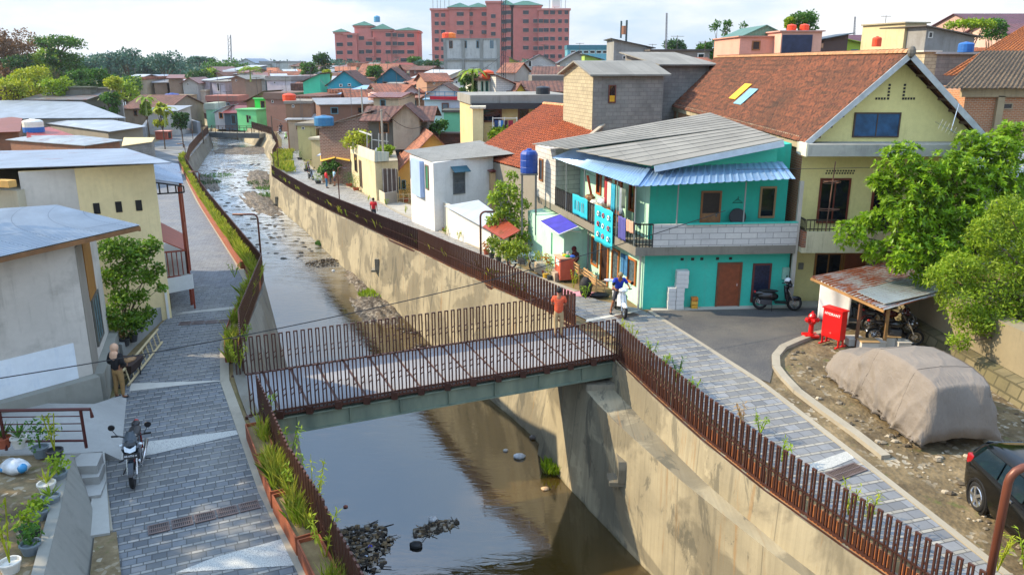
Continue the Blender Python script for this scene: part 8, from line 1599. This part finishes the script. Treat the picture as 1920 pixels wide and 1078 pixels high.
for i,(u,z0,z1,c,lab) in enumerate(((1124,3.5,4.5,'#a03038','dark red garment on the balcony line'),(1130,3.4,4.45,'#d8d0c4','cream shirt on the balcony line'),(1137,3.3,4.4,'#2f9ab8','bright blue towel on the balcony line'),(1143,3.4,4.4,'#7fb8a8','pale green garment on the balcony line'),(1149,3.3,4.35,'#8f9aa8','grey garment on the balcony line'),(1154,3.6,4.35,'#5a6a62','dark green garment on the balcony line'))):
    a,b=on_line(e0,e1,u-3.2),on_line(e0,e1,u+3.2); off=-.28; t=thing('garment',lab,'laundry',V((a.x,a.y,z1)),0,'clothes on the balcony line'); MB().grid(lambda q,v:tuple(V((a.x,a.y,0)).lerp(V((b.x,b.y,0)),q)+dso*(off+.04*sin(q*7+i))+V((0,0,z0+(z1-z0)*v))),6,5).build('cloth',plain(c,.85,0,.12),t,solid=.012,smooth=True)
p_,q_=e0.lerp(e1,.3),e0.lerp(e1,.8); cable('clothes_line','thin clothes line under the side awning',(p_.x+.25,p_.y,4.5),(q_.x+.2,q_.y,4.45),.03,.008)
for i,(f,o_,r,h,c,lab,nm) in enumerate(((1066,-.3,.3,.5,'#1c1f26','black heap of bags at the far end of the side balcony','bag_heap'),(1090,-.35,.30,.8,'#b09a5a','wicker basket piled with clothes on the side balcony','basket'),(1101,-.3,.25,.7,'#d8d0bc','white bundle on the side balcony','bundle'),(1115,-.35,.3,.9,'#cdbfa0','tall cream laundry bin on the side balcony','laundry_bin'),(1127,-.35,.25,.6,'#c07a28','orange box on the side balcony','box'))):
    p=on_line(e0,e1,f)+dso*o_; p.z=2.52; t=thing(nm,lab,nm.replace('_',' '),p); MB().lathe(p,[(r*.8,0),(r,h),(r*.98,h)],12).build('container',plain(c,.75,0,.25,scale=9),t); MB().blob(p+V((0,0,h+.05)),r*.9,r*.9,.16,10,jit=.6).build('heap',plain(['#16181e','#8a6a4a','#cfcfc8','#dfe3e6','#a05a28'][i],.8,0,.6,scale=11),t)
p=on_line(e0,e1,1098)+dso*-.4; p.z=0; t=thing('plank','reddish wooden plank leaning on the balcony wall','plank',p); MB().bar(p+V((0,0,2.9)),p+(e0-e1).normalized()*.9+V((0,0,4.3)),.1,.03).build('board',plain('#a8482c',.7),t)
t=thing('coat_hanger','dark coat hanger on the upper turquoise wall','coat hanger',(7.6,29.9,3.9)); q=wallpt(UW0,UWR,3.35,3.98,.05); dd=(P2(UWR)-P2(UW0)).normalized(); MB().tube([q+V((0,0,.14)),q+dd*.04+V((0,0,.1)),q+V((0,0,.06)),q+dd*.19-V((0,0,.08)),q-dd*.19-V((0,0,.08)),q+V((0,0,.06))],.012,5).build('wire',DARK,t)
q=wallpt(UW0,UWR,3.3,3.32,.4); t=thing('washing_tub','round black tub standing behind the block parapet','tub',q); MB().lathe(q+V((0,.2,.05)),[(.02,-.02),(.3,0),(.32,.14),(.3,.15)],20,ax=(0,-1,.3)).build('basin',plain('#0e0f14',.5),t)
# jeans hanging on the ground floor side wall
pj=[wallpt(gB,P0,LS-s_,0,.12) for s_ in (2.0,1.3)]; t=thing('jeans','pair of blue jeans hanging on the side wall above the scooter','laundry',pj[0]+V((0,0,1.9))); m=MB()
for k in (0,1):
    a=pj[0].lerp(pj[1],k*.52); b=pj[0].lerp(pj[1],k*.52+.44); m.hexa([a+V((0,0,.95)),b+V((0,0,.95)),b+V((.03,.03,.95)),a+V((.03,.03,.95)),a+V((0,0,1.75)),b+V((0,0,1.75)),b+V((.03,.03,1.75)),a+V((.03,.03,1.75))])
m.build('denim',plain('#2f6a98',.85,0,.25,scale=4),t); cable('clothes_line','clothes line on the ground floor side wall',wallpt(gB,P0,LS-4.6,1.3,.4),wallpt(gB,P0,LS-.1,1.85,.15),.08,.007)
# ------------------------------------------------ things in front of the far houses on the right
def W2(u,v,Y): return W(u,v,Y)
t=thing('fabric_awning','yellow fabric canopy in two sagging wings on the awning house','awning',W(635,293,78)); a,b,c,d=W(601,303,76),W(628,296,76),W(632,286,79),W(600,292,79); sheet(t,[a,b,c,d],plain('#c9a034',.8,0,.15),'wing',.04); a,b,c,d=W(630,297,76),W(656,302,75.5),W(657,287,79),W(633,286,79); sheet(t,[a,b,c,d],plain('#d0a83c',.8,0,.15),'wing',.04)
bg('open fronted green house under the yellow canopy','shed',603,658,291,79.5,283,pl('#5f9a84',231),GI[0],4,0,[(640,652,296,318)],wcol=DARK)
t=thing('gate_screen','tall brown striped sliding gate in front of the ochre house','gate',T(735,385)); g=W(722,352,65); 
for i in range(10): p=W(719+i*2.7,372,64.2); MB().box(p.x,p.y,gz(64)-.2,p.x+.07,p.y+.06,W(720,316,64.2).z).build('slat',plain('#a59c94' if i%3==0 else '#5a4a42',.6),t)
p,q=W(717,340,64.3),W(746,340,64.3); MB().box(p.x,p.y,gz(64)-.2,q.x,p.y+.04,W(720,318,64.2).z).build('screen',plain('#4a3d38',.7),t)
t=thing('garden_wall','low pale and grey wall with gate in front of the ochre house','wall',T(720,388)); a,b,c=T(702,372),T(722,385),T(745,380)
for p,q,mt,h in ((a,b,pl('#c9bfa5',232),.95),(b,c,pl('#8f9193',233,.2,.2),.95)): p=V((p.x,p.y,p.z-.2)); q=V((q.x,q.y,q.z-.2)); MB().hexa([p,q,q+V((0,.15,0)),p+V((0,.15,0)),p+V((0,0,h+.2)),q+V((0,0,h+.2)),q+V((0,.15,h+.2)),p+V((0,.15,h+.2))]).build('panel',mt,t)
t=thing('bamboo_fence','thin bamboo rail fence round the dark garden bush','fence',T(765,388)); a,b=T(746,381),T(788,381)
for i in range(5): p=a.lerp(b,i/4); MB().bar(p,p+V((0,0,.8)),.06).build('post',BAM,t)
for z in (.35,.7): MB().bar(a+V((0,0,z)),b+V((0,0,z)),.04).build('rail',BAM,t)
for i,(u,v,c) in enumerate(((785,402,'#b09a74'),(792,410,'#8a7a64'),(800,415,'#c0a888'),(808,420,'#6f7a80'))): g=T(u,v); t=thing('leaning_board',['tan board leaning at the white house corner','brown board leaning beside the tan one','pale plank leaning at the yard wall','grey door panel leaning at the yard wall'][i],'board',g); MB().bar(g,g+V((.25,.35,1.0)),.35,.04,up=(0,1,0)).build('board',plain(c,.8,0,.2),t)
for i in range(3): g=T(833+i*12,434+i*4); t=thing('brick_heap',['left','middle','right'][i]+' heap of terracotta bricks at the foot of the yard wall','brick heap',g); m=MB(); [m.box(g.x-.25+random.random()*.3,g.y-.1+random.random()*.1,g.z+k*.08,g.x+random.random()*.3,g.y+.15,g.z+.08+k*.08) for k in range(3)]; m.build('bricks',plain('#a85a40',.9,0,.2),t)
t=thing('white_post','white painted timber post standing among the potted plants','post',T(927,480)); g=T(927,482); MB().tube([g,g+V((0,0,1.35))],.045,8).build('shaft',plain('#c9ccc4',.7),t)
# roof terrace pergola and laundry rack
t=thing('roof_trellis','pale pipe trellis with boards on the planted roof terrace','trellis',W(695,282,69)); m=MB()
for u in (688,697,710,725): a=W(u,285,69); m.bar(a+V((0,0,-.4)),W(u,250,69),.06)
m.bar(W(674,246,70),W(697,254,69),.1); m.bar(W(697,262,69),W(728,266,69),.06); m.build('frame',plain('#c0bfb8',.6),t); sheet(t,[W(702,284,68),W(730,288,68),W(733,280,70),W(705,277,70)],plain('#8d8f93',.7),'board',.05)
t=thing('terrace_parapet','cream parapet of the roof terrace facing the path','parapet',W(700,290,64)); a,b,c=W(657,267,75.9),W(702,284,64.7),W(729,286,64.9); MB().hexa([W(657,287,75.9),W(702,304,64.7),W(702,304,64.9),W(657,287,76.1),a,b,b+V((0,.2,0)),a+V((0,.2,0))]).build('front_panel',pl('#d6cdb0',234,.1,.2),t); MB().hexa([W(702,304,64.7),W(729,302,64.9),W(729,302,65.1),W(702,304,64.9),b,c,c+V((0,.2,0)),b+V((0,.2,0))]).build('side_panel',IR('#b8c0b4',66),t)
t=thing('balcony_rack','white metal balcony rack hung with blue and red clothes','laundry rack',W(945,236,60)); m=MB()
for u in (924,946,969): m.bar(W(u,256,60),W(u,220,60),.06)
for v in (222,236): m.bar(W(924,v,60),W(970,v,60),.05)
m.build('frame',WHITE,t)
for i,(u0_,u1_,c) in enumerate(((927,934,'#1f3a6a'),(935,939,'#c8d0dc'),(939,944,'#2f6fb0'),(946,952,'#3a2030'),(953,962,'#8a1f38'))): a,b=W(u0_,226,59.9),W(u1_,240,59.9); tt=thing('garment',['navy','white','blue','dark purple','crimson'][i]+' garment on the white balcony rack','laundry',a,0,'clothes on the balcony rack'); MB().box(a.x,a.y,b.z,b.x,a.y+.05,a.z).build('cloth',plain(c,.85),tt)
t=thing('red_cloth','long red cloth over the rail of the white sheeted balcony','laundry',W(840,184,87)); MB().bar(W(806,184,86.5),W(874,185,86.5),.1,.35).build('cloth',plain('#b81c30',.8,0,.2),t)
t=thing('drying_rack','blue pipe rack above the white sheeted balcony','drying rack',W(835,178,87)); m=MB()
for u in (798,816,834,852,874): m.bar(W(u,188,87),W(u,172,87),.07)
m.bar(W(798,173,87),W(876,173,87),.07); m.bar(W(798,180,87),W(876,180,87),.05); m.build('pipes',plain('#3f86a8',.5),t)
# ------------------------------------------------ debris in the river
DB=[plain(c,.8,0,.4,scale=9) for c in ('#3a2f24','#6b5a40','#8a8378','#2a2620')]
mb=MB(); RD=random.Random(3)
def heap(cx,cy,rx,ry,n,rot=0.,hh=.14):
    for i in range(n):
        a=RD.random()*6.28; q=RD.random()**.6; x=cos(a)*q*rx; y=sin(a)*q*ry; X=cx+x*cos(rot)-y*sin(rot); Y=cy+x*sin(rot)+y*cos(rot); z=WZ+hh*(1-q)*RD.random()+.01; d=V((RD.uniform(-1,1),RD.uniform(-1,1),RD.uniform(-.08,.12))).normalized()
        if RD.random()<.42: mb.bar(V((X,Y,z)),V((X,Y,z))+d*RD.uniform(.08,.4),RD.uniform(.008,.022),m=RD.randrange(4))
        else: mb.blob((X,Y,z),RD.uniform(.03,.11),RD.uniform(.03,.09),RD.uniform(.02,.05),6,RD.randrange(4),jit=.5)
g=G(690,1010,WZ); heap(g.x-.2,g.y-.2,1.0,.95,420,.4,.3); g=G(660,1060,WZ); heap(g.x,g.y,.9,.8,260,0,.3); g=G(815,990,WZ); heap(g.x,g.y,.75,.28,190,.5); g=G(615,493,WZ); heap(g.x,g.y,1.6,1.2,330,.3,.35); g=G(770,622,WZ); heap(g.x,g.y,1.5,.2,60,-.6); g=G(790,650,WZ); heap(g.x,g.y,.5,.3,50)
o=mb.build('river_debris',DB,uv=False); tag(o,'tangled twigs and rubbish washed up in the river','debris',kind='stuff')
for i,(u,v,r,c,f,lab) in enumerate(((695,1028,.09,'#2a34c0',1,'deep blue ball in the debris heap'),(684,1044,.1,'#b8c8e0',.6,'pale blue bottle in the debris heap'),(812,976,.16,'#b8bcc0',.6,'white bag on the middle debris'),(780,1024,.2,'#14181c',.5,'dark flat stone beside the middle debris'),(974,857,.22,'#b8c0c8',.45,'striped white bundle lying in the shallow water'),(1022,917,.14,'#c8a884',.4,'tan scrap in the shallow water'),(1148,993,.12,'#b8a878',.4,'yellowish scrap near the wall'),(1204,1034,.12,'#8aa06a',.4,'green leafy scrap near the wall'),(948,845,.1,'#b8b8b4',.5,'small white scrap in the shallows'),(1000,822,.16,'#5a5450',.6,'grey stone at the wall foot'),(648,950,.08,'#8a4a3a',.5,'reddish can floating by the left wall'),(625,508,.12,'#c8ccd0',.5,'white bag on the mud bar'),(672,525,.1,'#c8ccd0',.5,'white scrap beside the mud bar'),(738,600,.1,'#d8dcdc',.5,'white scrap below the bridge railing'))):
    g=G(u,v,WZ); t=thing('river_litter',lab,'litter',g); MB().blob(g+V((0,0,r*f*.5)),r,r*.8,r*f,9,jit=.25,seed=i).build('piece',plain(c,.6,0,.3,scale=10),t,smooth=True)
# stones in the upstream water, one patch of loose stones on the yard
mb=MB()
for i in range(230):
    y=RD.uniform(55,112); x=xRB(y)-1-RD.random()**1.6*9; 
    if x<xLB(y)+.5: continue
    r=RD.uniform(.05,.22); mb.blob((x,y,WZ),r*1.4,r,r*.5,7,jit=.4,seed=i)
o=mb.build('river_stones',plain('#4d483f',.8,0,.35,scale=2),uv=False); tag(o,'dark stones breaking the surface upstream','stones',kind='stuff')
mb=MB()
for i in range(900):
    u,v=RD.uniform(1440,2000),RD.uniform(660,1078); p=T(u,v)
    if p.x<lerp(p.y,[(12,10.0),(17.4,9.3),(18.7,9.0),(21.3,8.4),(23,8.4),(24.7,9.2),(25.4,10.4),(26,12)])  or p.x>14 or p.y>26: continue
    r=RD.choice((.02,.03,.03,.05,.08)); mb.blob((p.x,p.y,gz(p.y)+.02+r*.3),r*1.3,r,r*.6,6,RD.randrange(3),jit=.5,seed=i)
o=mb.build('yard_stones',[plain('#a59a86',.9,0,.2),plain('#7f7462',.9,0,.2),plain('#5f5444',.9,0,.2)],uv=False); tag(o,'loose pale stones on the gravel yard','stones',kind='stuff')

# rooftop aerials scattered over the town, all alike at this distance
RA=random.Random(21)
def aerial(x,y,z,h):
    t=thing('tv_antenna','thin television aerial on a far roof','antenna',(x,y,z),0,'television aerials on the far roofs'); m=MB(); w_=max(.03,y*.00045); m.bar((x,y,z-1),(x,y,z+h),w_); m.bar((x-.7,y,z+h-.1),(x+.7,y,z+h-.1),w_)
    for k in (-.5,-.2,.1,.4): m.bar((x+k,y-.3,z+h-.1),(x+k,y+.3,z+h-.1),w_)
    m.build('mast',plain('#6a6560',.6,.3),t)
hs=[o for o in SC.objects if o.name.startswith('house') and o.type=='EMPTY' and 75<o.location.y<260]
for o in hs:
    if RA.random()<.42:
        top=max((c.matrix_local@V(b)).z for c in o.children if c.type=='MESH' for b in c.bound_box)+o.location.z if o.children else 5
        aerial(o.location.x+RA.uniform(-1,1),o.location.y+2,top,RA.uniform(1.2,2.6))
for i,(p,q) in enumerate(((W(722,210,60.5),W(806,225,76)),(W(685,170,80),W(790,168,84)),(W(790,166,84),W(946,100,112)),(W(722,206,60.5),W(512,222,110)),(W(685,168,80),W(600,150,130)))): cable('overhead_cable',['cable from the grey pole to the white lamp pole','cable between the two mid town poles','cable from the thin pole up to the dark mast','long cable along the lane to the far pole','cable from the brick house pole into the far roofs'][i],p,q,1.0,.025)
# haze over the valley
hz=MB(); hz.box(-1500,-60,-8,1500,2450,70); o=hz.build('haze',plain('#ffffff'),uv=False); o['kind']='stuff'; m_=bpy.data.materials.new('haze'); m_.use_nodes=True; m_.node_tree.nodes.clear(); ou=m_.node_tree.nodes.new('ShaderNodeOutputMaterial'); pv=m_.node_tree.nodes.new('ShaderNodeVolumePrincipled'); pv.inputs['Color'].default_value=(.80,.88,1,1); pv.inputs['Density'].default_value=.00014; pv.inputs['Anisotropy'].default_value=.3
m_.node_tree.links.new(pv.outputs[0],ou.inputs['Volume']); o.data.materials[0]=m_
